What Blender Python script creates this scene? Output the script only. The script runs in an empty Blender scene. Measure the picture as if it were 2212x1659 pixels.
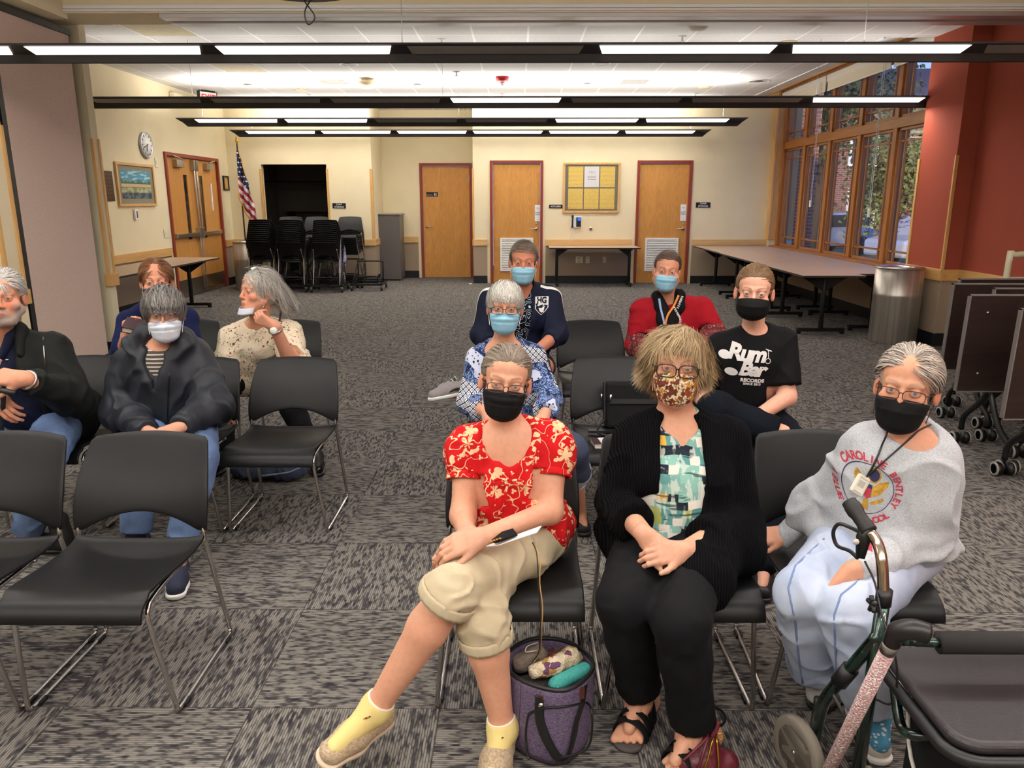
import bpy, bmesh, math, random
import numpy as np
from mathutils import Vector, Matrix, noise as mnoise
from mathutils.bvhtree import BVHTree
random.seed(7); rng = np.random.default_rng(11)
pi = math.pi
scene = bpy.context.scene
COL = scene.collection
# ---------------------------------------------------------------- camera
F = 1640.0; HC = 1.6; CX = 1106.0; CY = 829.5
PT = math.atan((829.5-433)/F); YW = math.radians(.49)
cam = bpy.data.cameras.new('camera'); co = bpy.data.objects.new('camera', cam); COL.objects.link(co)
cam.sensor_width = 36; cam.lens = F/2212*36; cam.clip_start = .05; cam.clip_end = 300
co.location = (0, 0, HC); co.rotation_euler = (pi/2-PT, 0, YW); scene.camera = co
_f = Vector((-math.sin(YW)*math.cos(PT), math.cos(YW)*math.cos(PT), -math.sin(PT)))
_r = Vector((math.cos(YW), math.sin(YW), 0))
_u = Vector((-math.sin(YW)*math.sin(PT), math.cos(YW)*math.sin(PT), math.cos(PT)))
def ray(x, y): return _f + _r*((x-CX)/F) - _u*((y-CY)/F)
def at(x, y, Y):
    d = ray(x, y); t = Y/d.y; return Vector((d.x*t, Y, HC+d.z*t))
def az(x, y, z=0.):
    d = ray(x, y); t = (z-HC)/d.z; return Vector((d.x*t, d.y*t, z))
# ---------------------------------------------------------------- bookkeeping
def tag(o, label=None, cat=None, group=None, kind=None):
    if label: o['label'] = label
    if cat: o['category'] = cat
    if group: o['group'] = group
    if kind: o['kind'] = kind
    return o
def thing(name, label, cat, loc=(0,0,0), rz=0, group=None):
    o = bpy.data.objects.new(name, None); COL.objects.link(o)
    o.location = loc; o.rotation_euler = (0, 0, rz); o.empty_display_size = .05
    return tag(o, label, cat, group)
def copy_tree(o, parent=None):
    c = o.copy(); COL.objects.link(c); c.parent = parent
    for ch in list(KIDS.get(o.name, [])):
        cc = copy_tree(ch, c); KIDS.setdefault(c.name, []).append(cc)
    return c
KIDS = {}
def link(name, me, mats, parent=None, loc=None, rot=None, smooth=None):
    for m in (mats if isinstance(mats, (list, tuple)) else [mats]): me.materials.append(m)
    o = bpy.data.objects.new(name, me); COL.objects.link(o)
    if parent is not None:
        o.parent = parent; KIDS.setdefault(parent.name, []).append(o)
    if loc is not None: o.location = loc
    if rot is not None: o.rotation_euler = rot
    if smooth: me.polygons.foreach_set('use_smooth', [True]*len(me.polygons))
    return o
class MB:
    def __init__(s): s.v = []; s.f = []; s.m = []; s.s = []
    def add(s, vs, fs, mi=0, sm=False, M=None):
        b = len(s.v)
        if M is not None: vs = [M @ Vector(v) for v in vs]
        s.v += [tuple(v) for v in vs]
        for f in fs: s.f.append([b+i for i in f]); s.m.append(mi); s.s.append(sm)
        return s
    def box(s, x0, x1, y0, y1, z0, z1, mi=0, M=None):
        vs = [(x, y, z) for x in (x0, x1) for y in (y0, y1) for z in (z0, z1)]
        return s.add(vs, [(0,1,3,2),(4,6,7,5),(0,4,5,1),(2,3,7,6),(0,2,6,4),(1,5,7,3)], mi, False, M)
    def tube(s, pts, r, n=10, closed=False, mi=0, M=None, flat=1.0, up=None, cap=True):
        pts = [Vector(p) for p in pts]; k = len(pts); rs = r if isinstance(r, (list, tuple)) else [r]*k
        vs = []; fs = []
        t0 = (pts[1]-pts[0]).normalized()
        a = Vector(up) if up else (Vector((0,0,1)) if abs(t0.z) < .9 else Vector((1,0,0)))
        nx = t0.cross(a).normalized()
        for i, p in enumerate(pts):
            if closed: t = (pts[(i+1)%k]-pts[i-1])
            else: t = (pts[min(i+1,k-1)]-pts[max(i-1,0)])
            t = t.normalized() if t.length > 1e-9 else t0
            nx = (nx - t*nx.dot(t)); nx = nx.normalized() if nx.length > 1e-6 else t.orthogonal().normalized()
            ny = t.cross(nx)
            for j in range(n):
                q = 2*pi*j/n; vs.append(p+nx*math.cos(q)*rs[i]+ny*math.sin(q)*rs[i]*flat)
        for i in range(k if closed else k-1):
            for j in range(n):
                a0 = i*n+j; a1 = i*n+(j+1)%n; b0 = ((i+1)%k)*n+j; b1 = ((i+1)%k)*n+(j+1)%n
                fs.append((a0, a1, b1, b0))
        if not closed and cap:
            fs.append(tuple(range(n))[::-1]); fs.append(tuple((k-1)*n+j for j in range(n)))
        return s.add(vs, fs, mi, True, M)
    def lathe(s, prof, c=(0,0,0), n=28, mi=0, M=None, sm=True):
        vs = []; fs = []; c = Vector(c)
        for (r, z) in prof:
            for j in range(n):
                q = 2*pi*j/n; vs.append(c+Vector((r*math.cos(q), r*math.sin(q), z)))
        k = len(prof)
        for i in range(k-1):
            for j in range(n):
                fs.append((i*n+j, i*n+(j+1)%n, (i+1)*n+(j+1)%n, (i+1)*n+j))
        if prof[0][0] > 1e-6: fs.append(tuple(range(n))[::-1])
        if prof[-1][0] > 1e-6: fs.append(tuple((k-1)*n+j for j in range(n)))
        return s.add(vs, fs, mi, sm, M)
    def prism(s, poly, z0, z1, mi=0, M=None, sm=False):
        n = len(poly); vs = [(x, y, z0) for x, y in poly]+[(x, y, z1) for x, y in poly]
        fs = [tuple(range(n))[::-1], tuple(range(n, 2*n))]+[(i, (i+1)%n, n+(i+1)%n, n+i) for i in range(n)]
        return s.add(vs, fs, mi, sm, M)
    def grid(s, nu, nv, fn, mi=0, M=None, sm=True, closed_u=False):
        vs = [fn(i/(nu-1) if not closed_u else i/nu, j/(nv-1)) for j in range(nv) for i in range(nu)]
        fs = []
        for j in range(nv-1):
            for i in range(nu if closed_u else nu-1):
                fs.append((j*nu+i, j*nu+(i+1)%nu, (j+1)*nu+(i+1)%nu, (j+1)*nu+i))
        return s.add(vs, fs, mi, sm, M)
    def mesh(s, name='m'):
        me = bpy.data.meshes.new(name); me.from_pydata(s.v, [], s.f)
        me.polygons.foreach_set('material_index', s.m); me.polygons.foreach_set('use_smooth', s.s)
        me.update(); return me
    def build(s, name, mats, parent=None, loc=None, rot=None, bevel=0, seg=2, solid=0, fix=True):
        me = s.mesh(name)
        if fix:
            bm = bmesh.new(); bm.from_mesh(me); bmesh.ops.recalc_face_normals(bm, faces=bm.faces); bm.to_mesh(me); bm.free()
        o = link(name, me, mats, parent, loc, rot)
        if solid:
            md = o.modifiers.new('s', 'SOLIDIFY'); md.thickness = solid; md.offset = 0
        if bevel:
            md = o.modifiers.new('b', 'BEVEL'); md.width = bevel; md.segments = seg; md.limit_method = 'ANGLE'; md.angle_limit = .7; md.harden_normals = False
        return o
def TR(loc=(0,0,0), rx=0, ry=0, rz=0): return Matrix.Translation(loc) @ Matrix.Rotation(rz, 4, 'Z') @ Matrix.Rotation(ry, 4, 'Y') @ Matrix.Rotation(rx, 4, 'X')
def spline(P, n=6, closed=False):
    P = [Vector(p) for p in P]; out = []; k = len(P)
    rg = range(k) if closed else range(k-1)
    for i in rg:
        a, b = P[i], P[(i+1)%k]; p0 = P[i-1] if (i > 0 or closed) else a*2-b; p3 = P[(i+2)%k] if (i+2 < k or closed) else b*2-a
        for j in range(n):
            t = j/n; out.append(.5*((2*a)+(b-p0)*t+(2*p0-5*a+4*b-p3)*t*t+(3*a-p0-3*b+p3)*t**3))
    if not closed: out.append(P[-1])
    return out
# ---------------------------------------------------------------- materials
def lin(c):
    if isinstance(c, str): c = tuple(int(c[i:i+2], 16) for i in (0, 2, 4))
    c = [x/255. for x in c[:3]]
    return tuple((x/12.92 if x <= .04045 else ((x+.055)/1.055)**2.4) for x in c)+(1.,)
class NT:
    def __init__(s, name, rough=.6, metal=0., spec=.5):
        s.mat = bpy.data.materials.new(name); s.mat.use_nodes = True; s.nt = s.mat.node_tree
        s.b = s.nt.nodes['Principled BSDF']; s.b.inputs['Roughness'].default_value = rough; s.b.inputs['Metallic'].default_value = metal
        s.b.inputs['Specular IOR Level'].default_value = spec
    def n(s, t, **k):
        nd = s.nt.nodes.new('ShaderNode'+t)
        for a, v in k.items(): setattr(nd, a, v)
        return nd
    def set(s, sock, v):
        if hasattr(v, 'is_linked') or isinstance(v, bpy.types.NodeSocket): s.nt.links.new(v, sock)
        else: sock.default_value = v
    def m(s, op, a, b=None, c=None, clamp=False):
        nd = s.n('Math', operation=op); nd.use_clamp = clamp
        for i, v in enumerate((a, b, c)):
            if v is not None: s.set(nd.inputs[i], v)
        return nd.outputs[0]
    def obj(s): return s.n('TexCoord').outputs['Object']
    def xyz(s, v=None):
        nd = s.n('SeparateXYZ'); s.set(nd.inputs[0], v if v is not None else s.obj()); return nd.outputs
    def comb(s, x, y, z):
        nd = s.n('CombineXYZ')
        for i, v in enumerate((x, y, z)): s.set(nd.inputs[i], v)
        return nd.outputs[0]
    def vmul(s, v, sc):
        nd = s.n('VectorMath', operation='MULTIPLY'); s.set(nd.inputs[0], v); s.set(nd.inputs[1], sc); return nd.outputs[0]
    def vadd(s, v, sc):
        nd = s.n('VectorMath', operation='ADD'); s.set(nd.inputs[0], v); s.set(nd.inputs[1], sc); return nd.outputs[0]
    def noise(s, v, scale=5, detail=2, rough=.5, dist=0, col=False):
        nd = s.n('TexNoise'); s.set(nd.inputs['Vector'], v); s.set(nd.inputs['Scale'], scale); nd.inputs['Detail'].default_value = detail
        nd.inputs['Roughness'].default_value = rough; nd.inputs['Distortion'].default_value = dist
        return nd.outputs[1 if col else 0]
    def vor(s, v, scale=5, feature='F1', rand=1., out='Distance'):
        nd = s.n('TexVoronoi', feature=feature); s.set(nd.inputs['Vector'], v); nd.inputs['Scale'].default_value = scale
        nd.inputs['Randomness'].default_value = rand; return nd.outputs[out]
    def white(s, v):
        nd = s.n('TexWhiteNoise', noise_dimensions='3D'); s.set(nd.inputs['Vector'], v); return nd.outputs['Value']
    def mix(s, f, a, b):
        nd = s.n('Mix', data_type='RGBA'); s.set(nd.inputs[0], f); s.set(nd.inputs[6], a); s.set(nd.inputs[7], b); return nd.outputs[2]
    def ramp(s, f, stops, interp='LINEAR'):
        nd = s.n('ValToRGB'); s.set(nd.inputs[0], f); cr = nd.color_ramp; cr.interpolation = interp
        while len(cr.elements) < len(stops): cr.elements.new(.5)
        for e, (p, c) in zip(cr.elements, stops): e.position = p; e.color = c if not isinstance(c, str) else lin(c)
        return nd.outputs[0]
    def step(s, v, e, w=.02): # smooth threshold
        nd = s.n('MapRange', interpolation_type='SMOOTHSTEP'); s.set(nd.inputs[0], v); nd.inputs[1].default_value = e-w; nd.inputs[2].default_value = e+w
        return nd.outputs[0]
    def col(s, c): s.set(s.b.inputs['Base Color'], c if not isinstance(c, (str, tuple, list)) else (lin(c) if isinstance(c, str) else c)); return s
    def bump(s, h, strength=.3, dist=.01):
        nd = s.n('Bump'); nd.inputs['Strength'].default_value = strength; nd.inputs['Distance'].default_value = dist
        s.set(nd.inputs['Height'], h); s.nt.links.new(nd.outputs[0], s.b.inputs['Normal']); return s
MATS = {}
def mat(name, c, rough=.6, metal=0., var=0., vs=20., bump=0., bs=200., bd=.002, spec=.5, emit=None, es=0., sheen=0., coat=0.):
    if name in MATS: return MATS[name]
    t = NT(name, rough, metal, spec)
    c0 = lin(c)
    if var:
        f = t.noise(t.obj(), vs, 3)
        t.col(t.mix(t.m('MULTIPLY_ADD', f, 2, -.5, clamp=True), tuple(x*(1-var) for x in c0[:3])+(1,), tuple(min(1, x*(1+var)) for x in c0[:3])+(1,)))
    else: t.b.inputs['Base Color'].default_value = c0
    if bump: t.bump(t.noise(t.obj(), bs, 2), bump, bd)
    if emit: t.b.inputs['Emission Color'].default_value = lin(emit); t.b.inputs['Emission Strength'].default_value = es
    if sheen: t.b.inputs['Sheen Weight'].default_value = sheen
    if coat: t.b.inputs['Coat Weight'].default_value = coat
    MATS[name] = t.mat; return t.mat
def wood(name, c1, c2, axis='z', scale=1., rough=.45, cath=False):
    if name in MATS: return MATS[name]
    t = NT(name, rough); x, y, z = t.xyz()
    st = {'z': (14, 14, 1.2), 'x': (1.2, 14, 14), 'y': (14, 1.2, 14)}[axis]
    v = t.vmul(t.obj(), tuple(a*scale for a in st)+())
    n1 = t.noise(v, 1.5, 4, .6, .6)
    n2 = t.noise(t.vmul(v, (6, 6, 6)), 2, 2)
    if cath:
        u = {'z': x, 'x': z, 'y': x}[axis]; w = {'z': z, 'x': x, 'y': y}[axis]
        q = t.m('ADD', t.m('MULTIPLY', t.m('SINE', t.m('MULTIPLY', u, 19.)), .55), t.m('MULTIPLY', w, 1.3))
        q = t.m('ADD', q, t.m('MULTIPLY', t.noise(t.comb(t.m('MULTIPLY', x, 9), y, t.m('MULTIPLY', z, 1.1)), 1, 3), 1.6))
        g = t.m('PINGPONG', t.m('MULTIPLY', q, 6.), 1.)
        n1 = t.m('ADD', t.m('MULTIPLY', t.m('POWER', g, 1.6), .22), t.m('MULTIPLY', n1, .75))
    f = t.m('ADD', t.m('MULTIPLY', n1, .8), t.m('MULTIPLY', n2, .25), clamp=True)
    t.col(t.ramp(f, [(.25, lin(c1)), (.75, lin(c2))])); t.bump(n2, .05, .001)
    MATS[name] = t.mat; return t.mat
def text_mesh(body, size=.1, ext=.0008, bold=0., align='CENTER', shear=0., spacing=1., offset=None, line=1.):
    cu = bpy.data.curves.new('t', 'FONT'); cu.body = body; cu.size = size; cu.extrude = ext; cu.align_x = align; cu.align_y = 'CENTER'
    cu.offset = bold; cu.shear = shear; cu.space_character = spacing; cu.space_line = line; cu.resolution_u = 3
    o = bpy.data.objects.new('t', cu); COL.objects.link(o); bpy.context.view_layer.update()
    me = bpy.data.meshes.new_from_object(o.evaluated_get(bpy.context.evaluated_depsgraph_get()))
    bpy.data.objects.remove(o); bpy.data.curves.remove(cu); me.materials.clear(); return me
def text(name, body, size, M, m, parent=None, **k):
    me = text_mesh(body, size, **k); me.transform(M); return link(name, me, m, parent)
FACE = lambda loc, rz=0: TR(loc, pi/2, 0, rz)   # text facing -Y at loc
# ================================================================= ROOM
YB = 15.14; YR = 16.23; ZC = 3.38; XL = -5.6; XR = 4.85
t = NT('carpet', .95, spec=.1)
x, y, z = t.xyz()
T = .61
tx = t.m('DIVIDE', t.m('SUBTRACT', x, -.862), T); ty = t.m('DIVIDE', t.m('SUBTRACT', y, 2.14), T)
ix = t.m('FLOOR', tx); iy = t.m('FLOOR', ty)
par = t.m('ABSOLUTE', t.m('MODULO', t.m('ADD', ix, iy), 2.))
fx = t.m('SUBTRACT', tx, ix); fy = t.m('SUBTRACT', ty, iy)
# par==1 (ix=-1, iy=0) -> lines run in y
def mixv(f, a, b): return t.m('ADD', t.m('MULTIPLY', a, t.m('SUBTRACT', 1., f)), t.m('MULTIPLY', b, f))
u = mixv(par, y, x); v = mixv(par, x, y)      # u across lines, v along
tid = t.m('ADD', t.m('MULTIPLY', ix, 7.31), t.m('MULTIPLY', iy, 3.77))
un = t.m('DIVIDE', u, .0082); ui = t.m('FLOOR', un); uf = t.m('SUBTRACT', un, ui)
rr = t.white(t.comb(ui, tid, 0.))
n1 = t.noise(t.comb(t.m('MULTIPLY', u, 60), t.m('ADD', t.m('MULTIPLY', v, 17), t.m('MULTIPLY', rr, .5)), tid), 1., 2, .5)
n2 = t.noise(t.comb(t.m('MULTIPLY', ui, 1.7), t.m('ADD', t.m('MULTIPLY', v, 24), t.m('MULTIPLY', rr, 30)), tid), 1., 1, .5)
n3 = t.noise(t.comb(x, y, 0.), 700, 1)
f = t.m('ADD', t.m('MULTIPLY', n1, .75), t.m('MULTIPLY', n2, .55))
lt = t.step(f, .635, .12)
dk = t.step(t.m('ADD', t.m('ABSOLUTE', t.m('SUBTRACT', uf, .5)), t.m('MULTIPLY', n3, .12)), .44, .07)
c = t.mix(lt, lin('4d4b4c'), lin('938e86'))
c = t.mix(t.step(n2, .33, .10), lin('322e36'), c)
c = t.mix(t.m('MULTIPLY', dk, .7), c, lin('231f26'))
c = t.mix(t.m('MULTIPLY', n3, .35), c, lin('2a2624'))
ed = t.m('MAXIMUM', t.m('GREATER_THAN', t.m('ABSOLUTE', t.m('SUBTRACT', fx, .5)), .4965), t.m('GREATER_THAN', t.m('ABSOLUTE', t.m('SUBTRACT', fy, .5)), .4965))
c = t.mix(t.m('MULTIPLY', ed, .6), c, lin('24201f'))
t.col(c); t.bump(t.m('SUBTRACT', t.m('MULTIPLY', n3, .6), dk), .5, .003); M_carpet = t.mat
def wallmat(name, c, bs=260):
    return mat(name, c, .85, var=.03, vs=3, bump=.25, bs=bs, bd=.0015, spec=.25)
M_cream = wallmat('cream_wall', 'e6d8b4'); M_taupe = mat('taupe_wainscot', 'a08d77', .9, var=.12, vs=90, bump=.3, bs=300)
M_red = wallmat('terracotta_wall', 'a04c39'); M_redface = M_red
M_oak = wood('oak_trim', 'c38f4e', 'e0b573', 'z'); M_oakx = wood('oak_trim_x', 'c6965a', 'e2bb80', 'x'); M_oaky = wood('oak_trim_y', 'c38f4e', 'e0b573', 'y')
M_door = wood('door_veneer', 'b87d3a', 'd2984f', 'z', 1., .4, True)
M_frame = mat('red_door_frame', '8a3423', .45); M_base = mat('black_base', '15171a', .5)
M_steel = mat('brushed_steel', 'b9b4ac', .32, 1.); M_chrome = mat('chrome', 'd8d8d8', .12, 1.); M_nickel = mat('satin_nickel', 'b8b6b0', .3, 1.)
M_black = mat('black_plastic', '161616', .45); M_blackmetal = mat('black_metal', '141415', .4, .3); M_white = mat('white_paint', 'eeeeea', .5)
M_offwhite = mat('ivory_plastic', 'e3dcc0', .45); M_wmetal = mat('white_metal', 'd9d9d5', .4)
t = NT('ceiling_tile', .9, spec=.1); x, y, z = t.xyz()
gx = t.m('ABSOLUTE', t.m('SUBTRACT', t.m('FRACT', t.m('DIVIDE', t.m('SUBTRACT', x, .1), .61)), .5))
gy = t.m('ABSOLUTE', t.m('SUBTRACT', t.m('FRACT', t.m('DIVIDE', t.m('SUBTRACT', y, 8.48), .61)), .5))
g = t.m('MAXIMUM', gx, gy); bar = t.m('GREATER_THAN', g, .481)
spk = t.step(t.noise(t.obj(), 160, 2), .42, .06)
c = t.mix(spk, lin('bcbab6'), lin('dcdad6')); c = t.mix(bar, c, lin('f2f1ee')); t.col(c)
t.bump(t.m('ADD', t.m('MULTIPLY', spk, .2), bar), .4, .004); M_ceil = t.mat

tag(MB().box(-9, 9, -4, YR+3.2, -.12, 0).build('floor', M_carpet), kind='structure')
# ceiling with raised cove towards the window
mb = MB(); mb.box(-9, 4.1, -4, YR+3.2, ZC, ZC+.15)
mb.box(4.1, 9, -4, 9.25, ZC, ZC+.15)
tag(mb.build('ceiling', M_ceil), kind='structure')
mb = MB(); mb.add([(4.1, 9.25, ZC), (5.3, 9.25, 3.72), (5.3, YB+.2, 3.72), (4.1, YB+.2, ZC)], [(0,1,2,3)])
mb.add([(4.1, 9.25, ZC), (5.3, 9.25, 3.72), (5.3, 9.25, ZC)], [(0,1,2)])
tag(mb.build('ceiling.001', M_white, solid=.02), kind='structure')

def walls(name, quads, mats):
    mb = MB()
    for (x0, x1, y0, y1, z0, z1, mi) in quads: mb.box(x0, x1, y0, y1, z0, z1, mi)
    return tag(mb.build(name, mats), kind='structure')
def bands(x0, x1, y0, y1, face, ztop=ZC, zb=0):   # a wall slab with base and wainscot: real proud layers
    q = [(x0, x1, y0, y1, zb, ztop, 0)]
    return q
# back wall: piers and lintels around openings (front face at YB)
D2 = (-.555, .47); D3 = (2.275, 3.335)
ZD = 2.345
quads = [(-.88, D2[0], YB, YB+.15, 0, ZD, 0), (D2[1], D3[0], YB, YB+.15, 0, ZD, 0), (D3[1], 5.3, YB, YB+.15, 0, ZD, 0), (-.88, 5.3, YB, YB+.15, ZD, 3.8, 0)]
walls('wall_back', quads, [M_cream])
OP = (-4.965, -3.7)
walls('wall_back_left', [(-5.75, OP[0], YB, YB+.15, 0, 2.275, 0), (OP[1], -2.83, YB, YB+.15, 0, 2.275, 0), (-5.75, -2.83, YB, YB+.15, 2.275, ZC, 0)], [M_cream])
D1 = (-2.05, -.965)
walls('wall_recess', [(-2.98, -2.83, YB+.15, YR, 0, ZC, 0), (-.88, -.78, YB+.14, YR+.1, 0, ZC, 0), (D1[1], -.8, YR, YR+.15, 0, ZD, 0), (-2.98, D1[0], YR, YR+.15, 0, ZD, 0), (-2.98, -.85, YR, YR+.15, ZD, ZC, 0)], [M_cream])
walls('wall_left', [(XL-.15, XL, 7.98, 12.42, 0, ZC, 0), (XL-.15, XL, 14.62, YB+.1, 0, ZC, 0), (XL-.15, XL, 12.42, 14.62, 2.35, ZC, 0), (-6.6, XL-.12, 12.2, 12.3, 0, ZC, 0)], [M_cream])
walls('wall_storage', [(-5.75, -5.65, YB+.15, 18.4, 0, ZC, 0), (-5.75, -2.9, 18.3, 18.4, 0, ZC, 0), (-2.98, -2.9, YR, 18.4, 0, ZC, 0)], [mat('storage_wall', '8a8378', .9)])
walls('wall_hall', [(-8, -7.9, 10, 16, 0, ZC, 0), (-8, XL-.12, 15.1, 15.2, 0, ZC, 0)], [mat('dark_brick_wall', '4d3c35', .9, var=.2, vs=30)])
# wainscot, base and chair rail along (axis, fixed, a, b, sign)
def wains(name, segs, side, taupe=M_taupe, rail=True):
    a = MB(); b = MB(); r = MB()
    for (ax_, f, p, q, sg, *ex) in segs:
        def bx(m, d0, d1, z0, z1, e=0):
            lo, hi = sorted((f+sg*d0, f+sg*d1))
            if ax_ == 'x': m.box(p-e, q+e, lo, hi, z0, z1)
            else: m.box(lo, hi, p-e, q+e, z0, z1)
        bx(a, -.01, .006, .15, .735); bx(b, -.01, .014, 0, .15)
        rr_ = MB(); bx(r, -.01, .028, .735, .86, .0)
    tag(a.build('wall_'+name+'_wainscot', taupe), kind='structure')
    tag(b.build('baseboard_'+name, M_base, bevel=.004), kind='structure')
    if rail: tag(r.build('trim_'+name+'_rail', M_oakx if side == 'x' else M_oaky, bevel=.004), kind='structure')
wains('back', [('x', YB, -.88, D2[0]-.06, -1), ('x', YB, D2[1]+.06, D3[0]-.06, -1), ('x', YB, D3[1]+.06, XR, -1), ('x', YB, -5.6, OP[0], -1), ('x', YB, OP[1], -2.8, -1),
     ('x', YR, -2.83, D1[0]-.06, -1)], 'x')
wains('left', [('y', XL, 7.98, 12.36, 1), ('y', XL, 14.68, YB, 1), ('y', -2.83, YB, YR, 1), ('y', -.88, YB, YR, -1)], 'y')
# right (window) wall: low wall, jambs, column and red wall
walls('wall_right', [(XR, 5.3, 9.1, YB, 0, .72, 0), (XR, 5.3, YB-.12, YB+.1, .72, 3.75, 0)], [M_cream])
wains('right', [('y', XR, 9.25, YB, -1)], 'y', rail=False)
quads = [(4.67, 5.3, 8.48, 9.25, 0, 3.8, 0), (4.87, 5.3, 1.0, 8.5, 0, ZC, 0)]
walls('wall_right_red', quads, [M_red])
wains('right_red', [('x', 8.48, 4.67, 4.87, -1), ('y', 4.67, 8.452, 9.25, -1), ('y', 4.87, 1.0, 8.48, -1)], 'y')
mb = MB()
for (x0, x1, y0, y1) in ((4.655, 4.69, 8.465, 8.49), (4.655, 4.68, 9.22, 9.262)): mb.box(x0, x1, y0, y1, .86, 2.07)
mb.box(OP[0]-.03, OP[0]+.012, YB-.012, YB+.05, .86, 2.19); mb.box(OP[1]-.012, OP[1]+.03, YB-.012, YB+.05, .86, 2.19)
mb.box(-2.87, -2.818, YB-.012, YB+.05, .86, 2.19); mb.box(-.90, -.865, YB-.012, YB+.05, .86, 2.19)
tag(mb.build('trim_corner_guards', M_oak, bevel=.003), kind='structure')
# stub walls at the operable partition (left)
M_jamb = wallmat('beige_jamb', 'd8cfb0')
walls('wall_partition_stub', [(-8.5, -4.24, 7.86, 7.98, 0, ZC, 0)], [M_jamb])
walls('wall_near_left', [(-8.5, -4.24, 6.28, 6.5, 0, ZC, 0)], [M_cream])
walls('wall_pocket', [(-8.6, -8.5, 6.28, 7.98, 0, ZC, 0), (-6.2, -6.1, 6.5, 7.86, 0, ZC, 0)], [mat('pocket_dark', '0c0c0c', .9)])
mb = MB(); mb.box(-4.255, -4.225, 7.85, 7.885, .86, 2.2); mb.box(-4.255, -4.225, 7.96, 7.99, .86, 2.2)
mb.box(-4.255, -4.222, 6.27, 6.30, .86, 2.2); mb.box(-4.255, -4.222, 6.475, 6.505, .86, 2.2)
mb.box(-4.27, -4.205, 7.835, 8.0, .735, .86); mb.box(-4.27, -4.205, 6.255, 6.515, .735, .86)
tag(mb.build('trim_partition_guards', M_oak, bevel=.003), kind='structure')
mb = MB(); mb.box(-4.4, -4.222, 7.845, 7.995, 0, .15); mb.box(-8, -4.225, 6.265, 6.51, 0, .15)
tag(mb.build('baseboard_partition', M_base), kind='structure')
# operable partition panel
t = NT('partition_fabric', .95, spec=.1); n = t.noise(t.vmul(t.obj(), (1, 1, .35)), 240, 3)
t.col(t.ramp(n, [(.3, lin('c4ab9d')), (.7, lin('dac6b8'))])); t.bump(n, .3, .002)
pp = thing('partition_panel', 'pinkish beige fabric folding partition panel at the left edge of the room', 'partition', (-4.3, 7.2, 0))
MB().box(-.03, .03, -.56, .53, .05, 3.12).build('fabric_panel', t.mat, pp, bevel=.004)
MB().box(-.034, .02, .525, .545, .03, 3.13).build('edge_strip', mat('beige_metal', 'b5a794', .4, .3), pp)
MB().box(-.02, .026, -.57, .53, .01, .05).build('bottom_seal', M_black, pp)
MB().box(-.05, .045, -1.0, .55, 3.12, 3.175).build('top_seal', M_black, pp)
MB().box(-.03, .028, -.62, -.56, .05, 3.12).build('edge_strip', M_black, pp)
# header beam with track
hb = MB(); hb.box(-8.5, XR+.05, 7.4, 7.86, 3.24, ZC+.02); hb.box(-8.5, -4.1, 4, 7.45, 3.2, ZC+.02)
tag(hb.build('trim_header', M_cream), kind='structure')
mb = MB(); mb.box(-4.1, XR, 7.385, 7.42, 3.275, 3.305); mb.box(-4.1, XR, 7.375, 7.41, 3.25, 3.268)
tag(mb.build('trim_header_bands', M_white, bevel=.003), kind='structure')
tr = thing('partition_track', 'long aluminium track fixed under the ceiling header beam', 'track', (0, 7.6, 3.24))
MB().box(-3.25, XR, -.19, -.05, -.035, 0).box(-3.25, XR, .05, .19, -.035, 0).build('rail', mat('aluminium', 'c9c6c4', .42, .8), tr, bevel=.003)
MB().box(-3.25, XR, -.05, .05, -.012, 0).build('slot', mat('track_slot', '8a8682', .4, .8), tr)
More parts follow.
